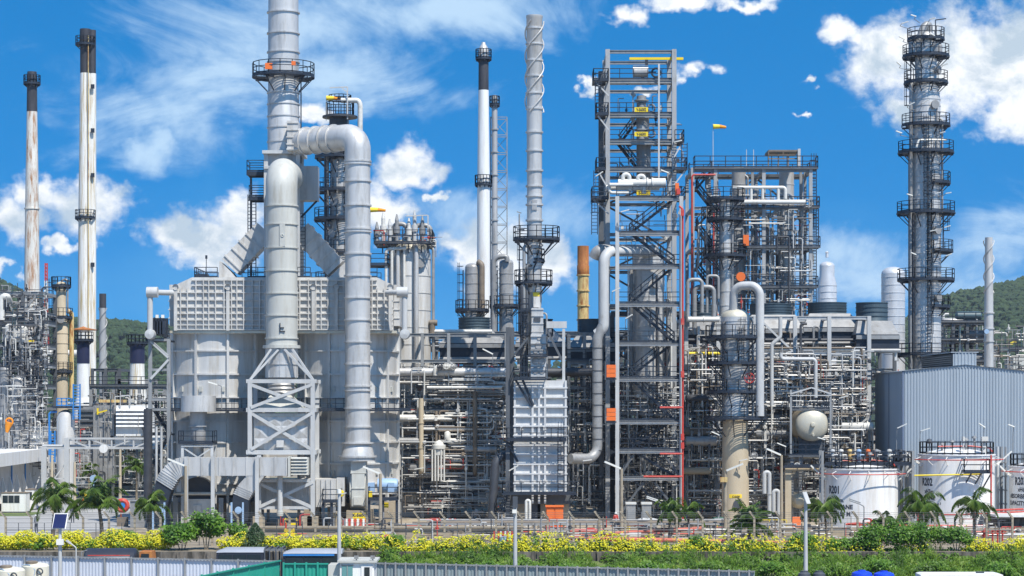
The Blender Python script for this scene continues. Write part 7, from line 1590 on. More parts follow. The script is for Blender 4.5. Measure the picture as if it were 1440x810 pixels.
# perimeter fence with bent-top concrete posts and wires
pf_ = thing('perimeter_fence', (0, 178, 0), 'fence of bent-top concrete posts and wires along the plant', 'fence')
px = 8.; YFN = 178.
posts = []
while px < 1450:
    x = ax(px, YFN); posts.append(x)
    part(pf_, 'post', 'conc', lambda b: (b.box(x-.085, x+.085, YFN-.085, YFN+.085, 0, 2.35), b.bar((x, YFN, 2.3), (x-.42, YFN-.15, 2.85), .15, .15)))
    px += 36.3
part(pf_, 'wire', 'steeld', lambda b: [b.tube([(posts[0],YFN-.1,z),(posts[-1],YFN-.1,z)], .012, 4) for z in (.3,.7,1.1,1.5,1.9,2.25)] + [b.tube([(posts[0]-.3*t,YFN-.1-.1*t,2.35+.4*t),(posts[-1]-.3*t,YFN-.1-.1*t,2.35+.4*t)], .012, 4) for t in (.3,.65,1.)])
part(pf_, 'mid_rail', 'steeld', lambda b: (b.tube([(posts[0],YFN-.02,1.3),(posts[-1],YFN-.02,1.3)], .035, 6), [b.tube([((a+c)/2,YFN-.02,0),((a+c)/2,YFN-.02,1.9)], .03, 6) for a, c in zip(posts[:-1], posts[1:])]))
# concrete low walls and pipes between fence and slab
lw = MB(); lw.box(ax(350,184), ax(735,184), 184.4, 184.7, 0, az(743,184.4)); lw.box(ax(350,184), ax(735,184), 184.2, 184.9, az(743,184.4)+.003, az(740,184.4)); tag(lw.build('low_wall', M['conc']), 'low pale concrete wall in front of the furnaces', 'wall')
def fpipe(pts, r, m, label, g=None, fil=.3):
    b = MB(); b.tube(pts, r, 12, fil); 
    a, c = Vector(pts[0]), Vector(pts[1]); n = int((c-a).length/2.5)
    for k in range(1, n): 
        p = a.lerp(c, k/n); b.box(p.x-.08, p.x+.08, p.y-r-.02, p.y+r+.02, max(0,p.z-r-.5), p.z-r*.5)
    return tag(b.build('pipe', M[m]), label, 'pipe', g)
for k, (y, p, r, m) in enumerate(((187.5,737.5,.08,'pgrey'),(188.3,735,.09,'pbrown'),(189.2,733.5,.07,'pbrown'),(190.,731.5,.08,'pgrey'))):
    fpipe([(ax(560+20*k,y),y,az(p,y)),(ax(1120-30*k,y),y,az(p,y))], r, m, ('nearest','second','third','farthest')[k] + ' of the four low grey pipes along the slab edge')
fpipe([(ax(800,182),182.5,az(757,182)),(ax(1450,182),180.5,az(770,182))], .19, 'pinkred', 'faded red fire main running right along the fence')
fpipe([(ax(806,182),184,az(756,183)),(ax(905,182),184.5,az(749,183)),(ax(990,184),185,az(744,184))], .17, 'pinkred', 'faded red pipe rising at an angle behind the fire main')
fpipe([(ax(850,183),183.6,az(762,183)),(ax(960,183),183,az(762,183))], .15, 'pinkred', 'short faded red pipe at the fence centre')
hb = thing('fire_hydrant', (ax(1386,179.5), 179.6, 0), 'red hydrant with branch valves near the right end of the fire main', 'hydrant')
part(hb, 'body', 'red', lambda b: (b.lathe([(.34,0),(.34,.1),(.22,.12),(.22,1.0),(.3,1.02),(.3,1.12),(.2,1.14),(.16,1.3),(.01,1.35)], (ax(1386,179.5),179.6,0), 16), b.tube([(ax(1381,179.5),179.6,.75),(ax(1391,179.5),179.6,.75)], .1, 10)))
for k in range(3): part(hb, 'valve_post', 'red', lambda b: (b.tube([(ax(1397+7*k,179.5),179.8,.0),(ax(1397+7*k,179.5),179.8,1.2)], .07, 8), b.torus((ax(1397+7*k,179.5),179.7,1.0), .16, .03, 'Y')))
# yellow barriers, red/white barriers, cabinets, drums, people
def barrier(px, Y, w, label, m='yellow'):
    x = ax(px, Y); t = thing('barrier', (x, Y, 0), label, 'barrier')
    for z in (.35,.75,1.15): part(t, 'rail', m, lambda b: b.box(x-w/2, x+w/2, Y-.03, Y+.03, z-.1, z+.1))
    for s in (-1,1): part(t, 'leg', m, lambda b: (b.box(x+s*(w/2-.1)-.04, x+s*(w/2-.1)+.04, Y+.035, Y+.1, 0, 1.3), b.box(x+s*(w/2-.1)-.04, x+s*(w/2-.1)+.04, Y-.3, Y+.4, 0, .08)))
barrier(409, 197, 1.2, 'bright yellow barrier at the foot of the air preheater'); barrier(407, 180, .9, 'dull yellow barrier low behind the hedge left of centre')
barrier(127, 262, 1.5, 'yellow barrier beside the service road hedge')
for k, (px, Y, w_) in enumerate(((500,200,2.4),(626,200,2.2),(708,179.6,1.7))):
    t = thing('barrier', (ax(px,Y), Y, 0), ('red and white slatted barrier under the draught fan','red and white slatted barrier beside a blue drum','red and white slatted barrier near the fence gate')[k], 'barrier')
    n = 9
    for j in range(n): part(t, 'slat', 'red' if j % 2 == 0 else 'white', lambda b: b.box(ax(px,Y)+w_*(j/n-.5), ax(px,Y)+w_*((j+.7)/n-.5), Y-.03, Y+.03, .15, 1.1))
    for z in (.3,.9): part(t, 'rail', 'red', lambda b: b.box(ax(px,Y)-w_/2, ax(px,Y)+w_/2, Y+.033, Y+.08, z-.05, z+.05))
def drum(px, Y, m, label, h=.95, r=.3):
    b = MB(); b.lathe([(.01,0),(r,0),(r,h*.33),(r+.02,h*.35),(r,h*.37),(r,h*.66),(r+.02,h*.68),(r,h*.7),(r,h),(r-.03,h),(r-.03,h-.04),(.01,h-.04)], (ax(px,Y),Y,0), 20); return tag(b.build('drum', M[m]), label, 'drum')
drum(624, 198, 'blue', 'small blue drum in front of the red slatted barrier', .7); drum(770, 199, 'blue', 'small blue drum left of the orange cabinet', .5, .25); drum(881, 199, 'yellow', 'yellow drum under the steel tower', 1.0, .36); drum(707, 178.9, 'lblue', 'pale blue drum near the fence gate', .7)
for k, px in enumerate((887,909)):
    t = thing('electrical_cabinet', (ax(px,207), 207, 0), ('left','right')[k] + ' grey cabinet with light cap under the steel tower', 'cabinet')
    part(t, 'body', 'pgrey', lambda b: b.box(ax(px-6.5,207), ax(px+6.5,207), 206.6, 207.6, .1, 2.1)); part(t, 'cap', 'pwhite', lambda b: b.box(ax(px-7.5,207), ax(px+7.5,207), 206.5, 207.7, 2.103, 2.3)); part(t, 'door', 'steel', lambda b: b.box(ax(px-5,207), ax(px+5,207), 206.55, 206.6, .3, 1.6))
for k, px in enumerate((905,916)):
    t = thing('water_tank', (ax(px,196), 196, 0), ('left','right')[k] + ' squat black tank with white lid under the steel tower', 'tank')
    part(t, 'body', 'louv', lambda b: b.lathe([(.01,0),(.5,0),(.5,.75),(.01,.75)], (ax(px,196),196,.3), 20)); part(t, 'lid', 'white', lambda b: b.lathe([(.5,.753),(.5,.95),(.3,1.02),(.01,1.05)], (ax(px,196),196,.3), 20)); part(t, 'stand', 'steel', lambda b: b.box(ax(px,196)-.4, ax(px,196)+.4, 195.7, 196.3, 0, .297))
oc = MB(); oc.hexa([(ax(1119,193)-.35,192.8,.2),(ax(1119,193)+.35,192.8,.2),(ax(1119,193)+.35,193,.2),(ax(1119,193)-.35,193,.2)], [(ax(1121,193)-.4,193.1,1.6),(ax(1121,193)+.4,193.1,1.6),(ax(1121,193)+.4,193.3,1.6),(ax(1121,193)-.4,193.3,1.6)]); oc.bar((ax(1121,193),193.3,0),(ax(1121,193),193.3,1.2),.1); tag(oc.build('sign_board', M['orange']), 'tilted orange board left of the left white tank', 'sign')
tb = thing('tarpaulin_heap', (ax(1012,200), 200, 0), 'dark green tarpaulin thrown over a heap beside the tan column', 'tarpaulin')
M['tarp'] = mat('dark_green_tarpaulin', (.03,.09,.06), .7, 0, .3)
part(tb, 'sheet', 'tarp', lambda b: b.lathe([(1.3,0),(1.25,.5),(.9,1.0),(.5,1.2),(.01,1.25)], (ax(1012,200),200,0), 11)); part(tb, 'prop', 'pgrey', lambda b: b.bar((ax(1004,199),198.6,0),(ax(1012,199),199.4,1.4),.08))
yr = MB(); yr.rail([(ax(1010,192),192.8,.35),(ax(1108,192),192.8,.35)], 1.0, .06, 1.5, toe=False); tag(yr.build('guard_rail', M['yellow']), 'yellow guard rail at the slab edge near the tan column', 'railing')
# trailer / hose reel on the road
hr = thing('hose_reel', (ax(171,206), 206, 0), 'orange and red hose reel on a brown base beside the service road', 'hose reel')
part(hr, 'reel', 'red', lambda b: b.torus((ax(172,206),206,az(711,206)), .5, .22, 'Y', 18, 8)); part(hr, 'inner_reel', 'blue', lambda b: b.lathe([(.01,-.15),(.3,-.15),(.3,.15),(.01,.15)], (ax(172,206),206,az(711,206)), 14, 'Y')); part(hr, 'base', 'pbrown', lambda b: b.box(ax(165,206), ax(179,206), 205.7, 206.6, 0, .9))
gb = MB(); gb.box(ax(183,204),ax(206,204),204,205.5,0,az(705,204)); gb.box(ax(182.5,204),ax(206.5,204),203.9,205.6,az(705,204)+.002,az(704,204)); tag(gb.build('metal_box', M['pgrey']), 'plain grey metal box left of the dark riser pipe', 'box')
for (px, Y, lb) in ((117,250,'orange traffic cone near the pipe bridge right post'),(170,214,'orange traffic cone by the hose reel')):
    b = MB(); b.lathe([(.01,0),(.3,.02),(.3,.06),(.2,.07),(.05,.85),(.01,.87)], (ax(px,Y),Y,0), 12); tag(b.build('traffic_cone', M['orange']), lb, 'cone')
def person(px, Y, shirt, trousers, label, h=1.7, ang=0.):
    x = ax(px, Y); s = h/1.7
    pts = {'pel':(0,0,.92),'wst':(0,0,1.08),'chs':(0,.0,1.3),'nek':(0,0,1.46),'hed':(0,-.02,1.58),'top':(0,-.01,1.68),
           'ls':(-.18,0,1.4),'le':(-.24,.02,1.14),'lh':(-.22,-.12,.92),'rs':(.18,0,1.4),'re':(.25,.03,1.14),'rh':(.23,-.1,.9),
           'lp':(-.09,0,.88),'lk':(-.11,-.04,.48),'la':(-.11,.03,.09),'lt':(-.12,-.12,.04),'rp':(.09,0,.88),'rk':(.11,-.0,.48),'ra':(.12,.08,.09),'rt':(.13,-.07,.04)}
    rad = {'pel':.15,'wst':.14,'chs':.16,'nek':.065,'hed':.105,'top':.085,'ls':.08,'le':.055,'lh':.045,'rs':.08,'re':.055,'rh':.045,'lp':.1,'lk':.07,'la':.05,'lt':.045,'rp':.1,'rk':.07,'ra':.05,'rt':.045}
    ed = [('pel','wst'),('wst','chs'),('chs','nek'),('nek','hed'),('hed','top'),('chs','ls'),('ls','le'),('le','lh'),('chs','rs'),('rs','re'),('re','rh'),('pel','lp'),('lp','lk'),('lk','la'),('la','lt'),('pel','rp'),('rp','rk'),('rk','ra'),('ra','rt')]
    ks = list(pts); me = bpy.data.meshes.new('person')
    ca, sa = math.cos(ang), math.sin(ang)
    me.from_pydata([((pts[k][0]*ca-pts[k][1]*sa)*s, (pts[k][0]*sa+pts[k][1]*ca)*s, pts[k][2]*s) for k in ks], [(ks.index(a), ks.index(c)) for a, c in ed], [])
    o = bpy.data.objects.new('person', me); COL.objects.link(o); o.location = (x, Y, 0)
    mo = o.modifiers.new('skin', 'SKIN'); 
    for i, k in enumerate(ks): me.skin_vertices[0].data[i].radius = (rad[k]*s, rad[k]*s)
    me.skin_vertices[0].data[0].use_root = True
    o.modifiers.new('sub', 'SUBSURF').levels = 1
    bpy.context.view_layer.update(); dg = bpy.context.evaluated_depsgraph_get()
    m2_ = bpy.data.meshes.new_from_object(o.evaluated_get(dg)); o.modifiers.clear(); o.data = m2_
    m2_.materials.clear()
    for m in (M[shirt], M[trousers], M['skin'], M['louv']): m2_.materials.append(m)
    for p in m2_.polygons:
        z = p.center.z / s; r_ = abs(p.center.x)/s
        p.material_index = 3 if z < .1 else (1 if z < .9 and r_ < .2 else (2 if z < .98 and r_ > .2 else (0 if z < 1.47 else 2))); p.use_smooth = True
    ROOT[o.name] = Vector((x, Y, 0)); tag(o, label, 'person')
    b = MB(); b.lathe([(.13,1.6),(.125,1.66),(.09,1.73),(.01,1.76)], (x, Y-.015, 0), 14); hb_ = b.build('helmet', M['white'], o)
    return o
person(866, 199, 'red', 'blue', 'person in red shirt and blue trousers walking by the steel tower', 1.72, .5)
person(102, 212, 'louv', 'louv', 'person in dark clothes standing on the service road', 1.7, .2)
person(51, 195, 'pgrey', 'louv', 'person in grey shirt on the road at far left', 1.7, -.6)
# ---- lamp posts
lamp_r = random.Random(8)
def tube_lamp(x, y, z, s, label, group, L_=1.15, anchor=None):
    rise = lamp_r.uniform(.12,.6); L_ *= lamp_r.uniform(.7,1.)
    t = thing('tube_lamp', (x, y, z), label, 'lamp', group)
    part(t, 'arm', 'steel', lambda b: b.tube([anchor, (x, anchor[1]-1.2, z-.1), (x, y, z)] if anchor else [(x, y+.5, z-.9), (x, y+.3, z-.1), (x+s*.1, y, z)], .035, 6))
    part(t, 'lamp', 'lamp', lambda b: b.bar((x, y-.02, z), (x+s*L_*.9, y-.3, z+L_*rise), .15, .1))
    return t
def lamp_post(px, Y, ptop, label, m='conc', s=-1, w=.13, z0=0., lamp=True):
    x = ax(px, Y); zt = az(ptop, Y)
    t = thing('lamp_post', (x, Y, z0), label, 'lamp post')
    part(t, 'pole', m, lambda b: b.tube([(x, Y, z0), (x, Y, zt)], [w*1.2, w*.8], 12))
    if lamp:
        part(t, 'arm', 'galv', lambda b: b.tube([(x, Y, zt-.1), (x+s*.2, Y-.1, zt+.05)], .05, 8))
        part(t, 'lamp', 'lamp', lambda b: b.bar((x+s*.1, Y-.1, zt+.02), (x+s*1.5, Y-.4, zt+.62), .26, .16))
    return t
for k, (px, Y, p, s, lb) in enumerate(((261,185,655,-1,'tan concrete lamp post in front of the air duct left end'),(535,186,666,-1,'tan concrete lamp post in front of the draught fan motor'),(874,187,659,-1,'tan concrete lamp post at the steel tower'),(1020,187,662,1,'tan concrete lamp post at the tan-skirted column'),(1099,208,640,-1,'grey concrete lamp post right of the tan-skirted column'))):
    lamp_post(px, Y, p, lb, 'conc', s, .15)
for k, (px, Y, p, lb) in enumerate(((73,236,640,'tan pole behind the warehouse corner'),(105,225,650,'tan pole standing on the service road'),(169,232,632,'double-armed tan pole under the pipe bridge'))):
    lamp_post(px, Y, p, lb, 'tan', 1, .16, lamp=False)
mbx = MB(); mbx.box(ax(1014,186),ax(1024,186),186.6,186.8,az(678,186.6),az(671,186.6)); tag(mbx.build('junction_box', M['yrust']), 'small ochre junction box on the tan lamp post by the skirted column', 'box')
# swan-neck double tube lamps in front of tanks
for k, (px, Y, p0, p1) in enumerate(((1215,185,738,712),(930,188,745,708))):
    x = ax(px, Y); t = thing('lamp_post', (x, Y, 0), ('thin grey lamp with twin tubes before the left white tank','thin grey lamp with twin tubes below the steel tower')[k], 'lamp post')
    part(t, 'pole', 'steel', lambda b: b.tube([(x,Y,0),(x,Y,az(p1,Y)),(x-.35,Y,az(p1,Y)+.18)], .045, 8, .2))
    part(t, 'lamp', 'steel' if k == 0 else 'lamp', lambda b: (b.bar((x-.3,Y,az(p1,Y)+.16),(x-1.3,Y,az(p1,Y)+.5),.09), b.bar((x-.3,Y,az(p1,Y)+.3),(x-1.3,Y,az(p1,Y)+.64),.09)))
# tube lamps on steelwork
for (px, py, Y, s, grp) in lamp_spots:
    tube_lamp(ax(px,Y), Y, az(py,Y), s, 'white tube lamp on an arm of the tallest grey column', 'tube lamps on the tallest column', .75, (xT + (ax(px,Y)-xT)*.5, YT-.6, az(py,Y)-.3))
for (px, py, Y, s) in ((838,248,216,1),(873,298,212.5,1),(861,410,212.5,1),(880,448,212.5,1),(940,243,212.5,-1),(948,200,217,1)):
    tube_lamp(ax(px,Y), Y, az(py,Y), s, 'white tube lamp on the steel tower', 'tube lamps on the steel tower', 0.9)
for (px, py, Y, s) in ((583,660,217,1),(693,498,205,-1),(716,662,204,1),(1040,648,212,1),(1012,612,212,-1),(1040,722,211,1),(1105,628,211,-1),(1160,618,210,-1),(820,648,206,1),(1180,560,218,1)):
    tube_lamp(ax(px,Y), Y, az(py,Y), s, 'white tube lamp on an arm amid the lower pipework', 'tube lamps in the lower pipework', 1.1)
for k, (px, py, s) in enumerate(((1295,606,1),(1385,601,-1),(1426,600,-1),(1262,602,1))):
    x = ax(px,205); t = tube_lamp(x, 205, az(py,205), s, ('left','middle','right','corner')[k] + ' white tube lamp on a thin pole before the blue-grey building', None, .95)
    part(t, 'pole', 'steel', lambda b: b.tube([(x,205.5,az(py,205)-.9),(x,205.5,0)], .04, 6))
tl = thing('tube_lamp', (ax(372,207), 207.5, az(555,207)), 'thin grey swan-neck lamp on the furnace walkway', 'lamp')
XQ = ax(311,207); part(tl, 'arm', 'steel', lambda b: b.tube([(XQ,207.4,zw),(XQ,207.4,az(543,207)),(XQ-.9,207.3,az(538,207))], .04, 6, .15)); part(tl, 'lamp', 'lamp', lambda b: b.bar((XQ-.4,207.3,az(541,207)),(XQ-1.3,207.2,az(537,207)),.12))
# wind socks
def sock(px, py, Y, m, label, pole_to, Ls=1.4, pole=True):
    x = ax(px, Y); z = az(py, Y); t = thing('wind_sock', (x, Y, z), label, 'wind sock')
    part(t, 'sock', 'sacky', lambda b: b.tube([(x,Y,z),(x+Ls*.5,Y,z)], [.27,.22], 14)); part(t, 'tail', 'sack', lambda b: b.tube([(x+Ls*.5,Y,z),(x+Ls,Y,z-.08)], [.22,.13], 14))
    if pole: part(t, 'pole', 'galv', lambda b: b.bar((x-.02,Y,z+.3),(x-.02,Y,az(pole_to,Y)),.05))
sock(1003,178,234,'sacky','yellow and orange wind sock over the steel block', 240); sock(521,295,226,'sacky','orange wind sock right of the flue duct', 345, 1.6); sock(459,138,230,'sacky','orange wind sock by the top gallery behind the chimney', 170, 1.6)
# ---- palms
def palm(px, Y, pcrown, label, n=13, L_=2.6, lean=0., seed=1, tr=.16, droop=1.):
    r_ = random.Random(seed); x = ax(px, Y); zc = az(pcrown, Y)
    n = int(n*1.35); t = thing('palm_tree', (x, Y, 0), label, 'palm tree', None)
    top = Vector((x+lean, Y, zc))
    part(t, 'trunk', 'bark', lambda b: (b.tube([(x,Y,0),(x+lean*.3,Y,zc*.5),top], [tr*1.3,tr,tr*.75], 10), [b.ring((x+lean*.6*k/8,Y,zc*k/8), tr*.85, .05, .05, 10) for k in range(2,8)]))
    cr = MB()
    for k in range(n):
        a = 2*PI*k/n + r_.uniform(-.25,.25); el = r_.uniform(.6,1.45) if k % 3 else r_.uniform(.1,.7); Lf = 1.2*L_*r_.uniform(.8,1.15)
        hx, hy = math.cos(a), math.sin(a); pts = []; p = top.copy(); d = Vector((hx*math.cos(el), hy*math.cos(el), math.sin(el)))
        N = 12
        for q in range(N+1):
            pts.append(p.copy()); p = p + d*(Lf/N); d = (d + Vector((0,0,-.17*droop*(.5+2.2*q/N)))).normalized()
        cr.tube(pts, [.035*(1-q/(N+1.)) for q in range(N+1)], 4)
        side = Vector((-hy, hx, 0))
        for q in range(1, N+1):
            for m_ in range(3):
                tt = (q - m_/3.)/N; i0 = min(N-1, int(tt*N)); base = pts[i0].lerp(pts[i0+1], tt*N-i0); dd = (pts[i0+1]-pts[i0]).normalized()
                ll = L_*.36*math.sin(PI*(.14+.82*tt))*r_.uniform(.8,1.2)
                for s in (-1,1):
                    v = (side*s*.75 + dd*.5 + Vector((0,0,-.75*droop+r_.uniform(-.35,.25)))).normalized()
                    leaf(cr, base, v, dd, ll, .12)
    cr.build('crown', M['leafp'], t)
    return t
palm(74,183,703,'bushy palm by the road at far left', 17, 2.5, .35, 3, .17, 1.1)
palm(144,183,712,'spreading palm with arching fronds left of the hose reel', 14, 2.9, -.3, 8, .16, 1.0)
palm(210,182,714,'dark palm in front of the dark riser pipe', 13, 2.0, .15, 5, .13, 1.3)
palm(941,183,722,'palm with hanging fronds below the steel tower', 13, 1.7, .1, 6, .1, 1.3)
palm(968,186,722,'small second palm touching the one below the steel tower', 12, 1.6, .0, 16, .1, 1.2)
palm(1054,181,738,'low bushy palm in front of the tan-skirted column', 24, 2.0, .0, 7, .14, .7)
palm(1163,181,716,'dark palm hiding the lettering of the left white tank', 14, 2.2, -.25, 9, .1, 1.4)
palm(1242,179.8,735,'small thin palm in front of the left white tank', 9, 1.5, .0, 10, .08, 1.2)
palm(1290,181,716,'dense drooping palm between the left and middle tanks', 19, 2.5, .3, 12, .11, 1.3)
palm(1371,181,712,'young palm with upright fronds before the middle tank', 11, 2.3, -.1, 13, .1, 1.2)
palm(192,262,658,'small distant palm under the pipe bridge, right', 11, 2.0, 0, 31, .12); palm(125,262,663,'small distant palm under the pipe bridge, left', 9, 1.6, 0, 32, .1)
# ---- hedges and shrubs
def hedge(px0, px1, Y, label, z0=-.1, h=1.45, dens=1., yellow=.75, seed=2):
    r_ = random.Random(seed); x0_, x1_ = ax(px0, Y), ax(px1, Y)
    t = thing('hedge', ((x0_+x1_)/2, Y, z0), label, 'hedge')
    fl, gr = MB(), MB(); x = x0_
    while x < x1_:
        w_ = r_.uniform(.45,.9); hh = h*r_.uniform(.62,1.25)
        bush(gr, (x, Y+r_.uniform(-.25,.35), z0+hh*.42), w_*1.25, .75, hh*.6, int(190*dens), .2, r_, 7)
        n = int(140*dens*yellow*r_.uniform(.35,1.3))
        for i in range(n):
            d = rdir(r_); d.y = -abs(d.y)*.8 + .1; d.z = d.z*.75 + .25
            p = Vector((x + d.x*w_*1.3, Y - .05 + d.y*.85, z0 + hh*.45 + d.z*hh*.58))
            for q in range(3): lleaf(fl, p + rdir(r_)*.08, d, r_.uniform(.10,.2), r_.uniform(.08,.14), r_, .6)
        x += w_*.72
    gr.build('foliage', M['leaf'], t); fl.build('blossoms', M['flower'], t)
hedge(-12, 238, 172.4, 'long yellow-blossomed hedge at the left, before the road', h=1.45, seed=2, yellow=1.1)
hedge(318, 368, 172.4, 'short yellow hedge between two green shrubs', h=1.2, seed=3)
hedge(373, 536, 172.4, 'yellow hedge below the round flue duct', h=1.3, seed=4)
hedge(540, 700, 171.6, 'yellow hedge mixed with weeds below the left rack', z0=-.75, h=1.95, seed=5, yellow=.75)
hedge(700, 905, 171.6, 'yellow hedge below the small white furnace and steel tower', z0=-.85, h=1.95, seed=6, yellow=.75)
hedge(905, 1170, 171.6, 'patchy yellow hedge right of the steel tower, weeds in front', z0=-.8, h=1.8, seed=7, yellow=.5)
hedge(1170, 1300, 171.6, 'mostly green hedge before the tanks with few blossoms', z0=-.7, h=1.6, seed=8, yellow=.15)
hedge(1365, 1455, 171.6, 'yellow hedge at the right edge', z0=-.6, h=1.5, seed=9, yellow=.9)
def shrub(px, Y, z0, rx, h, n, label, m='leaf', L_=.26, seed=1, stem=True):
    r_ = random.Random(seed); x = ax(px, Y); t = thing('shrub', (x, Y, z0), label, 'shrub')
    b = MB(); bush(b, (x, Y, z0+h*.5), rx, rx*.8, h*.55, n, L_, r_, 12); b.build('foliage', M[m], t)
    part(t, 'stem', 'bark', lambda b: [b.tube([(x+.1*k,Y,z0),(x+.25*k*rx,Y+.1*k,z0+h*.6)], [.05,.02], 6) for k in (-1,0,1)])
    return t
shrub(171,177,0,1.3,1.5,1500,'round bright green shrub behind the yellow hedge','leaf',.2,3)
shrub(256,172.6,-.3,2.1,2.6,3400,'big dark green shrub left of the conical one','leaf',.26,4)
shrub(290,173,0,1.7,3.4,2600,'tall loose green shrub in front of the intake fan','leaf',.28,5)
shrub(334,175,0,1.0,2.2,1000,'small light green shrub beneath the air duct','leaf',.22,6)
cs_ = thing('conifer_shrub', (ax(360,172.6), 172.6, 0), 'dark conical shrub rising between yellow hedges', 'shrub')
b = MB(); r_ = random.Random(9); xs9 = ax(360,172.6)
for i in range(2600):
    q = r_.random()**.8; a = r_.uniform(0,2*PI); rad = (1-q**1.6)*1.35*(r_.random()**.4)+.05; p = Vector((xs9+math.cos(a)*rad, 172.2+math.sin(a)*rad, -.3+q*2.5)); lleaf(b, p, Vector((math.cos(a),math.sin(a),.5)), .22, .1, r_, .8)
b.build('foliage', M['leafd'], cs_); part(cs_, 'stem', 'bark', lambda b: b.tube([(xs9,172.6,0),(xs9,172.6,1.6)], [.07,.03], 8))
for k, (px, rx, h, lb) in enumerate(((735,.6,.9,'small green sprig in the yellow hedge near the white lamp pole'),(555,1.0,1.6,'green leafy shrub breaking the yellow hedge at its middle'),(1130,1.3,1.8,'green shrub at the foot of the right solar lamp'),(1262,1.9,2.9,'broad green shrub in front of the left white tank'),(1300,1.8,2.7,'broad green shrub between the left and middle tanks'),(1345,1.6,2.2,'low green shrub before the middle white tank'),(1228,1.4,2.5,'upright green shrub near the thin palm'),(980,1.0,1.5,'leafy green shrub below the second small palm'),(1215,1.4,1.5,'low shrub under the twin-tube lamp before the tank'),(1180,1.2,1.4,'low light green shrub left of the twin-tube lamp'))):
    shrub(px, 171.8, -.2, rx, h, int(900*rx*h/1.5), lb, 'leaf', .22, 40+k)
# hedges along the service road
for (pa, pb, Y, hh, lb) in ((118,206,292,1.2,'clipped dark green hedge on the far side of the service road'),(112,168,275,1.0,'nearer clipped green hedge beside the service road')):
    t = thing('hedge', (ax((pa+pb)/2,Y), Y, 0), lb, 'hedge'); b = MB(); r_ = random.Random(int(Y))
    for i in range(3800):
        p = Vector((r_.uniform(ax(pa,Y),ax(pb,Y)), Y+r_.uniform(-.8,.8), hh*(1-r_.random()**2*.9))); leaf(b, p, rdir(r_), rdir(r_), .3, .2)
    b.build('foliage', M['leafd'], t)
# weeds on the bank: too many to count
b = MB(); r_ = random.Random(77)
def weedz(px):      # height envelope of the bank growth
    return .35 + .7*math.sin(px*.021)**2 + .6*math.sin(px*.057+1)**2*math.sin(px*.0113)**2 + .35*abs(math.sin(px*.19))
for c_ in range(640):      # tufts, thistles and creepers, with gaps of shade between
    px = 535 + 915*r_.random(); Y = r_.uniform(163.2,171.7) if px > 560 else r_.uniform(168,171.7)
    base = LOW + (Y-162.5)/(171.7-162.5)*1.9; x = ax(px, Y); rr = r_.uniform(.3,.95); hh = r_.uniform(.35,1.0)*(.5 + weedz(px)*.6); grassy = r_.random() < .35
    for i in range(int(105*rr*(1.2+hh))):
        a_ = r_.uniform(0, 2*PI); q = rr*math.sqrt(r_.random()); z = base + hh*(1-(q/rr)**2*.7)*r_.random()**.6
        p = Vector((x+math.cos(a_)*q, Y+math.sin(a_)*q*.8, z))
        if grassy: leaf(b, p, (Vector((math.cos(a_)*.5, math.sin(a_)*.5-.1, 1))+rdir(r_)*.4).normalized(), LIT, r_.uniform(.25,.5), r_.uniform(.03,.06))
        else: lleaf(b, p, Vector((math.cos(a_), math.sin(a_), .4)), r_.uniform(.14,.32), r_.uniform(.08,.18), r_, .9)
tag(b.build('weeds', M['weed'], base=(20,168,LOW)), 'unkempt green weeds and grass covering the bank below the hedge', 'weeds', kind='stuff')
b = MB(); N = 40
b.add([(ax(535+24*k,163),162.8,LOW+.01) for k in range(N)] + [(ax(535+24*k,171),170.4,-.75) for k in range(N)], [(k,k+1,N+k+1,N+k) for k in range(N-1)], True)
struct(b.build('bank', M['grassm'], base=(20,166,LOW)))
# low shrub heads scattered on the bank (right)
for k, (px, Y, rx, h) in enumerate(((690,165.5,1.2,1.3),(742,165,1.6,1.5),(800,164.5,1.5,1.4),(858,164.5,1.3,1.3),(915,165,1.5,1.4),(1000,164.5,1.6,1.5),(1085,165,1.5,1.4),(1170,164.5,1.7,1.5),(1235,165,1.6,1.6),(1310,164.5,1.7,1.6),(1400,165,1.6,1.3),(600,166,1.3,1.2))):
    shrub(px, Y, LOW+(Y-162.5)*.15, rx, h*1.15, 1000, 'low green bush on the weedy bank %s' % ('under the small white furnace, left','under the small white furnace','under the narrow rack','at the foot of the steel tower','under the steel tower palms','under the tan-skirted column','right of the tan-skirted column','in front of the left tank lettering','before the left tank','between the two full tanks','below the middle tank right edge','under the left rack')[('690','742','800','858','915','1000','1085','1170','1235','1310','1400','600').index(str(px))], 'weed' if k % 2 else 'leaf', .24, 60+k)
# pale broken slabs lying on the bank
for k, (pa, pb) in enumerate(((760,805),(828,868))):
    b = MB(); b.hexa([(ax(pa,166),165.6,-1.3),(ax(pb,166),165.6,-1.3),(ax(pb-2,166),166.1,-1.25),(ax(pa+3,166),166.1,-1.25)], [(ax(pa,166),165.6,-.95),(ax(pb,166),165.6,-1.0),(ax(pb-2,166),166.1,-.85),(ax(pa+3,166),166.1,-.9)]); tag(b.build('concrete_slab', M['white']), ('left','right')[k] + ' pale slab lying on the weedy bank', 'slab')
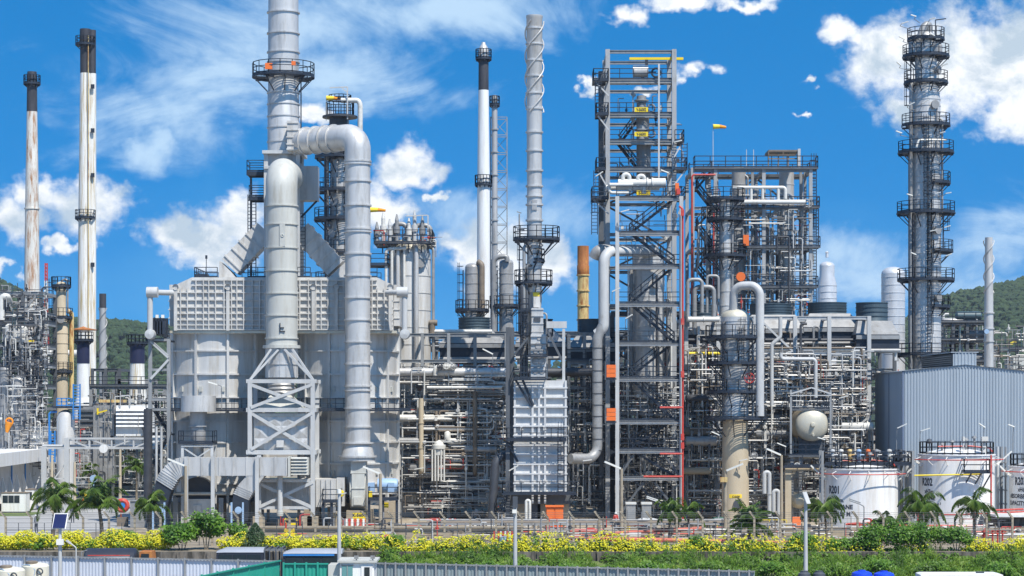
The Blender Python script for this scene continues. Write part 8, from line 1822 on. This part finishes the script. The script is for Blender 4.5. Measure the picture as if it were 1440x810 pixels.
# ---- corrugated fences along the road
def zline(px, a=(0,157), c=(960,143.5)): return a[1] + (c[1]-a[1])*(px-a[0])/(c[0]-a[0])
def sheet_fence(name, label, x0p, x1p, Yfun, ztop, m, step, postm='steel', z0=LOW):
    t = thing(name, (ax((x0p+x1p)/2, Yfun((x0p+x1p)/2)), Yfun((x0p+x1p)/2), z0), label, 'fence')
    p = x0p; k = 0
    while p < x1p - .5:
        q = min(x1p, p + step); Ya, Yb = Yfun(p), Yfun(q); A = Vector((ax(p,Ya),Ya,z0)); B = Vector((ax(q,Yb),Yb,z0)); d = (B-A); Lg = d.length; d.normalize(); n = Vector((d.y,-d.x,0))
        def f(b):
            N = max(4, int(Lg/.13)); vs = []
            for i in range(N+1):
                o = n*(.018 if i % 2 else -.018); vs.append(A + d*(.04 + (Lg-.08)*i/N) + o)
            b.add(vs + [v + Vector((0,0,ztop-z0)) for v in vs], [(i,i+1,N+2+i,N+1+i) for i in range(N)])
        part(t, 'sheet_panel', m, f)
        part(t, 'post', postm, lambda b: b.box(A.x-.06, A.x+.06, A.y-.14, A.y-.03, z0, ztop+.12))
        part(t, 'top_rail', postm, lambda b: b.bar(A + n*.09 + Vector((0,0,ztop-z0+.02)), B + n*.09 + Vector((0,0,ztop-z0+.02)), .09, .09))
        p = q
    return t
sheet_fence('sheet_fence', 'white corrugated sheet fence along the road at lower left', -40, 392, zline, .62, 'sheet', 37.5)
sheet_fence('sheet_fence', 'grey-green corrugated fence with close posts at bottom centre', 528, 1062, zline, .62, 'gsheet', 14.2)
sheet_fence('sheet_fence', 'sloping bright green corrugated fence wedge at bottom left of centre', 262, 393, lambda p: 128.5 + (p-262)/131*15.5, 1.2, 'green', 22, 'green')
sheet_fence('sheet_fence', 'short bright green corrugated fence left of the guard hut', 399, 462, lambda p: 142.5, 1.1, 'green', 16, 'green')
# guard hut
gh = thing('guard_hut', (ax(497,142), 143, LOW), 'small white guard hut with two floodlights on its roof', 'building')
hx0, hx1 = ax(478,142), ax(526,142); hz = az(791,142)
part(gh, 'wall', 'white', lambda b: b.box(hx0, hx1, 142, 145, LOW, hz)); part(gh, 'roof', 'cream', lambda b: b.box(hx0-.15, hx1+.2, 141.8, 145.2, hz+.003, az(788,142)))
part(gh, 'side_booth', 'cream', lambda b: b.box(ax(461,142), hx0-.003, 142.3, 144.5, LOW, az(795,142)))
part(gh, 'window', 'lglass', lambda b: b.box(ax(481,142), ax(496,142), 141.95, 142.01, az(812,142), az(795.5,142))); part(gh, 'window_frame', 'pgrey', lambda b: (b.box(ax(480,142), ax(497,142), 141.93, 142.0, az(795.4,142), az(794,142)), b.box(ax(488,142), ax(489,142), 141.92, 141.95, az(812,142), az(795.5,142))))
part(gh, 'door', 'white', lambda b: b.box(ax(508,142), ax(524,142), 141.94, 142.0, LOW, az(795,142))); part(gh, 'door_pane', 'glass', lambda b: b.box(ax(512.5,142), ax(520,142), 141.9, 141.94, az(822,142), az(797.5,142)))
for px in (501,524): part(gh, 'floodlight', 'pgrey', lambda b: (b.box(ax(px-3,142), ax(px+3,142), 141.9, 142.15, az(786,142), az(781.5,142)), b.bar((ax(px,142),142.1,az(788,142)),(ax(px,142),142.1,az(785,142)),.08)))
# ---- solar street lamps by the road
def solar(px, Y, ptop, label, panel=None, s=-1, curl=False):
    x = ax(px, Y); zt = az(ptop, Y); t = thing('solar_street_lamp', (x, Y, LOW), label, 'street lamp')
    part(t, 'pole', 'galv', lambda b: b.tube([(x,Y,LOW),(x,Y,zt)], [.17,.11], 14))
    if panel == 'big':
        part(t, 'solar_panel', 'solar', lambda b: b.hexa([(x-.46,Y-.35,zt-.1),(x+.4,Y-.35,zt-.1),(x+.4,Y-.31,zt-.1),(x-.46,Y-.31,zt-.1)], [(x-.38,Y+.1,zt+.85),(x+.48,Y+.1,zt+.85),(x+.48,Y+.14,zt+.85),(x-.38,Y+.14,zt+.85)]))
        part(t, 'panel_frame', 'white', lambda b: b.hexa([(x-.52,Y-.3,zt-.16),(x+.46,Y-.3,zt-.16),(x+.46,Y-.27,zt-.16),(x-.52,Y-.27,zt-.16)], [(x-.44,Y+.15,zt+.9),(x+.54,Y+.15,zt+.9),(x+.54,Y+.18,zt+.9),(x-.44,Y+.18,zt+.9)]))
        part(t, 'control_box', 'lamp', lambda b: b.box(x-.2, x+.3, Y-.35, Y-.1, zt-1.3, zt-.9))
    elif panel == 'slim':
        part(t, 'solar_panel', 'louv', lambda b: b.box(x-.17, x+.17, Y-.3, Y-.2, zt-.75, zt+.05)); part(t, 'lamp', 'lamp', lambda b: b.box(x-.2, x+.1, Y-.45, Y-.18, zt-1.1, zt-.85))
    elif panel == 'tilt':
        part(t, 'lamp', 'fire', lambda b: b.bar((x-.12,Y-.1,zt+.25),(x+.14,Y-.4,zt-.55),.42,.08)); part(t, 'bracket', 'steel', lambda b: b.bar((x,Y,zt-1.0),(x+.3,Y-.1,zt-.95),.08))
    else:
        part(t, 'lamp', 'lamp', lambda b: b.lathe([(.01,zt),(.16,zt),(.16,zt+.3),(.01,zt+.32)], (x,Y-.1,0), 12)); part(t, 'bracket', 'galv', lambda b: b.bar((x-.1,Y,zt-.1),(x+.5,Y,zt+.05),.07))
solar(84.5,150,740,'white pole with a blue solar panel at the lower left','big'); solar(477,148,694,'plain white street lamp pole right of the green fence'); solar(724.5,148,699,'white street lamp pole with a slim dark panel near the small furnace','slim'); solar(1133,148,697,'white street lamp pole with tilted pale lamp head left of the tanks','tilt')
q_ = MB(); q_.tube([(ax(107,152),152,LOW),(ax(107,152),152,az(770,152)),(ax(96,152),152,az(762,152))], .05, 8, .2); q_.bar((ax(99,152),152,az(764,152)),(ax(94.5,152),151.8,az(760,152)),.16); tag(q_.build('swan_neck_lamp', M['galv']), 'thin swan-neck lamp by the white corrugated fence', 'lamp')
# ---- vehicles on the road (roofs show above the fence)
def bus(px0, px1, Y, zt, roofm, label, bodym='carp'):
    x0_, x1_ = ax(px0,Y), ax(px1,Y); W = 2.3; t = thing('bus', ((x0_+x1_)/2, Y+W/2, LOW), label, 'bus')
    zb = LOW+.4; zr = zt-.28
    part(t, 'body', bodym, lambda b: b.hexa([(x0_,Y,zb),(x1_,Y,zb),(x1_,Y+W,zb),(x0_,Y+W,zb)], [(x0_+.12,Y+.04,zr),(x1_-.05,Y+.04,zr),(x1_-.05,Y+W-.04,zr),(x0_+.12,Y+W-.04,zr)]))
    def f(b):
        pr = []
        for i in range(9):
            a = PI*i/8; pr.append((W/2 - math.cos(a)*W/2, math.sin(a)*.34))
        vs = [(x0_+.12+ (0 if 0<i<8 else 0), Y+y, zr+z) for i, (y, z) in enumerate(pr)] + [(x0_+.8, Y+y, zr+z*1.02+.02) for y, z in pr] + [(x1_-.05, Y+y, zr+z+.02) for y, z in pr]
        for i, (y, z) in enumerate(pr): vs[i] = (x0_+.12, Y+y, zr+z*.35)
        b.add(vs, [(k*9+i, k*9+i+1, (k+1)*9+i+1, (k+1)*9+i) for k in range(2) for i in range(8)] + [tuple(range(18,27))], True)
    part(t, 'roof', roofm, f)
    n = max(2, int((x1_-x0_)/1.2))
    for k in range(n): part(t, 'window', 'glass', lambda b: b.box(x0_+.25+(x1_-x0_-.5)*k/n+.05, x0_+.25+(x1_-x0_-.5)*(k+1)/n-.05, Y-.015, Y+.05, zr-.95, zr-.15))
    for s in (.2,.8): part(t, 'wheel', 'louv', lambda b: b.lathe([(.01,-.12),(.4,-.12),(.44,0),(.4,.12),(.01,.12)], (x0_+(x1_-x0_)*s, Y+.1, LOW+.44), 18, 'Y'))
    return t
bus(302,372,163,.72,'vgrey','grey-roofed minibus behind the white corrugated fence'); 
t = bus(396,482,162.5,.66,'vgrey','bus with pale roof and blue side stripe behind the green fence'); part(t, 'stripe', 'blue', lambda b: b.box(ax(398,162.4), ax(470,162.4), 162.4, 162.49, .24, .36))
cn = thing('canopy', (ax(384,163.5), 164, LOW), 'dark bent-pipe canopy frame between the two buses', 'canopy')
for px in (372,379,388,396): part(cn, 'hoop', 'louv', lambda b: b.tube([(ax(px,163),163,LOW),(ax(px,163),163,.75),(ax(px+1,163),164.5,.85),(ax(px,163),165.5,.7),(ax(px,163),165.5,LOW)], .06, 8, .3))
part(cn, 'sheet', 'louv', lambda b: b.hexa([(ax(370,163),163.4,.55),(ax(398,163),163.4,.55),(ax(398,163),165.3,.6),(ax(370,163),165.3,.6)], [(ax(371,163),163.5,.7),(ax(397,163),163.5,.7),(ax(397,163),165.2,.72),(ax(371,163),165.2,.72)]))
tk2 = thing('tanker_truck', (ax(165,164), 164.5, LOW), 'dark tanker truck with a red stripe behind the white corrugated fence', 'truck')
xa_, xb_ = ax(118,164), ax(190,164)
part(tk2, 'tank', 'carp', lambda b: b.lathe([(.01,-.15),(.8,-.05),(.95,.1),(.95,xb_-xa_-.1),(.8,xb_-xa_+.05),(.01,xb_-xa_+.15)], (xa_,164.8,-.28), 24, 'X')); part(tk2, 'stripe', 'red', lambda b: b.box(xa_+.3, xb_-.4, 163.95, 163.99, .12, .2))
part(tk2, 'stripe', 'white', lambda b: b.box(xa_+.3, xb_-.4, 163.9, 163.945, .02, .06)); part(tk2, 'ladder_rail', 'pgrey', lambda b: b.tube([(xa_-.1,164.3,-1.2),(xa_-.25,164.3,.4),(xa_+.2,164.3,.55)], .04, 8, .1))
part(tk2, 'cab', 'rusty', lambda b: b.hexa([(xb_+.3,163.8,LOW+.5),(xb_+1.5,163.8,LOW+.5),(xb_+1.5,165.9,LOW+.5),(xb_+.3,165.9,LOW+.5)], [(xb_+.35,163.9,.45),(xb_+1.25,163.9,.45),(xb_+1.25,165.8,.45),(xb_+.35,165.8,.45)]))
part(tk2, 'windscreen', 'glass', lambda b: b.box(xb_+.5, xb_+1.1, 163.78, 163.84, -.3, .3)); part(tk2, 'chassis', 'louv', lambda b: b.box(xa_, xb_+1.4, 164.1, 165.5, LOW+.6, LOW+.9))
for q in (.12,.3,.9): part(tk2, 'wheel', 'louv', lambda b: b.lathe([(.01,-.13),(.46,-.13),(.5,0),(.46,.13),(.01,.13)], (xa_+(xb_+1.3-xa_)*q, 163.95, LOW+.5), 18, 'Y'))
# cream tanks bottom left, blue drums & van bottom right
def ctank(px, Y, rp, p, label):
    x = ax(px,Y); r = ln(rp,Y); zt = az(p,Y); t = thing('plastic_tank', (x, Y, LOW), label, 'tank')
    part(t, 'shell', 'cream_t', lambda b: (b.lathe([(r,LOW),(r,zt-.15),(r-.12,zt),(.3,zt+.1),(.01,zt+.1)], (x,Y,0), 32))); part(t, 'lid', 'pbrown', lambda b: b.lathe([(.42,zt+.03),(.42,zt+.2),(.3,zt+.24),(.01,zt+.24)], (x-.2,Y-.3,0), 18)); part(t, 'hose', 'louv', lambda b: b.torus((x+.5,Y-r-.02,zt-.45), .2, .05, 'Y'))
    part(t, 'rope', 'lblue', lambda b: b.tube([(x-r*.9,Y-r*.5,zt-.02),(x-r*.3,Y-r*.9,zt+.02),(x+r*.2,Y-r,zt-.35),(x+r*.1,Y-r,zt-.8)], .025, 6, .1))
ctank(14,146,21,799,'cream plastic water tank in the lower left corner'); ctank(50,148,19,793,'second cream plastic water tank right of the corner one')
for k, (px, m) in enumerate(((1131,'louv'),(1152,'louv'),(1212,'rblue'),(1243,'rblue'))):
    b = MB(); Y = 140.; r = ln((9,9,15,15)[k],Y); zt = az((804,804,803,804)[k],Y); b.lathe([(r,LOW),(r,zt-.3),(r*.92,zt-.12),(r*.6,zt-.02),(.25,zt),(.25,zt+.06),(.01,zt+.08)], (ax(px,Y),Y,0), 24); tag(b.build('water_tank', M[m]), ('left black domed tank top at the bottom edge','right black domed tank top at the bottom edge','left royal blue tank top at the bottom edge','right royal blue tank top at the bottom edge')[k], 'tank')
vn = thing('van', (ax(1355,138), 139, LOW), 'white van roof just showing at the lower right edge', 'van')
xa_, xb_ = ax(1293,138), ax(1422,138); zt = az(807,138)
part(vn, 'body', 'white', lambda b: b.hexa([(xa_,138,LOW+.4),(xb_,138,LOW+.4),(xb_,140,LOW+.4),(xa_,140,LOW+.4)], [(xa_+.1,138.1,zt-.08),(xb_-.5,138.1,zt-.08),(xb_-.5,139.9,zt-.08),(xa_+.1,139.9,zt-.08)])); part(vn, 'roof', 'white', lambda b: b.hexa([(xa_+.1,138.1,zt-.077),(xb_-.5,138.1,zt-.077),(xb_-.5,139.9,zt-.077),(xa_+.1,139.9,zt-.077)], [(xa_+.3,138.3,zt),(xb_-.8,138.3,zt),(xb_-.8,139.7,zt),(xa_+.3,139.7,zt)]))
part(vn, 'window', 'glass', lambda b: b.box(xa_+.6, xb_-1.2, 137.97, 138.06, LOW+1.3, LOW+1.85)); part(vn, 'roof_vent', 'louv', lambda b: b.box(ax(1376,138), ax(1386,138), 138.4, 138.8, zt+.002, zt+.1))
for q in (.18,.8): part(vn, 'wheel', 'louv', lambda b: b.lathe([(.01,-.12),(.36,-.12),(.4,0),(.36,.12),(.01,.12)], (xa_+(xb_-xa_)*q, 138.05, LOW+.4), 18, 'Y'))
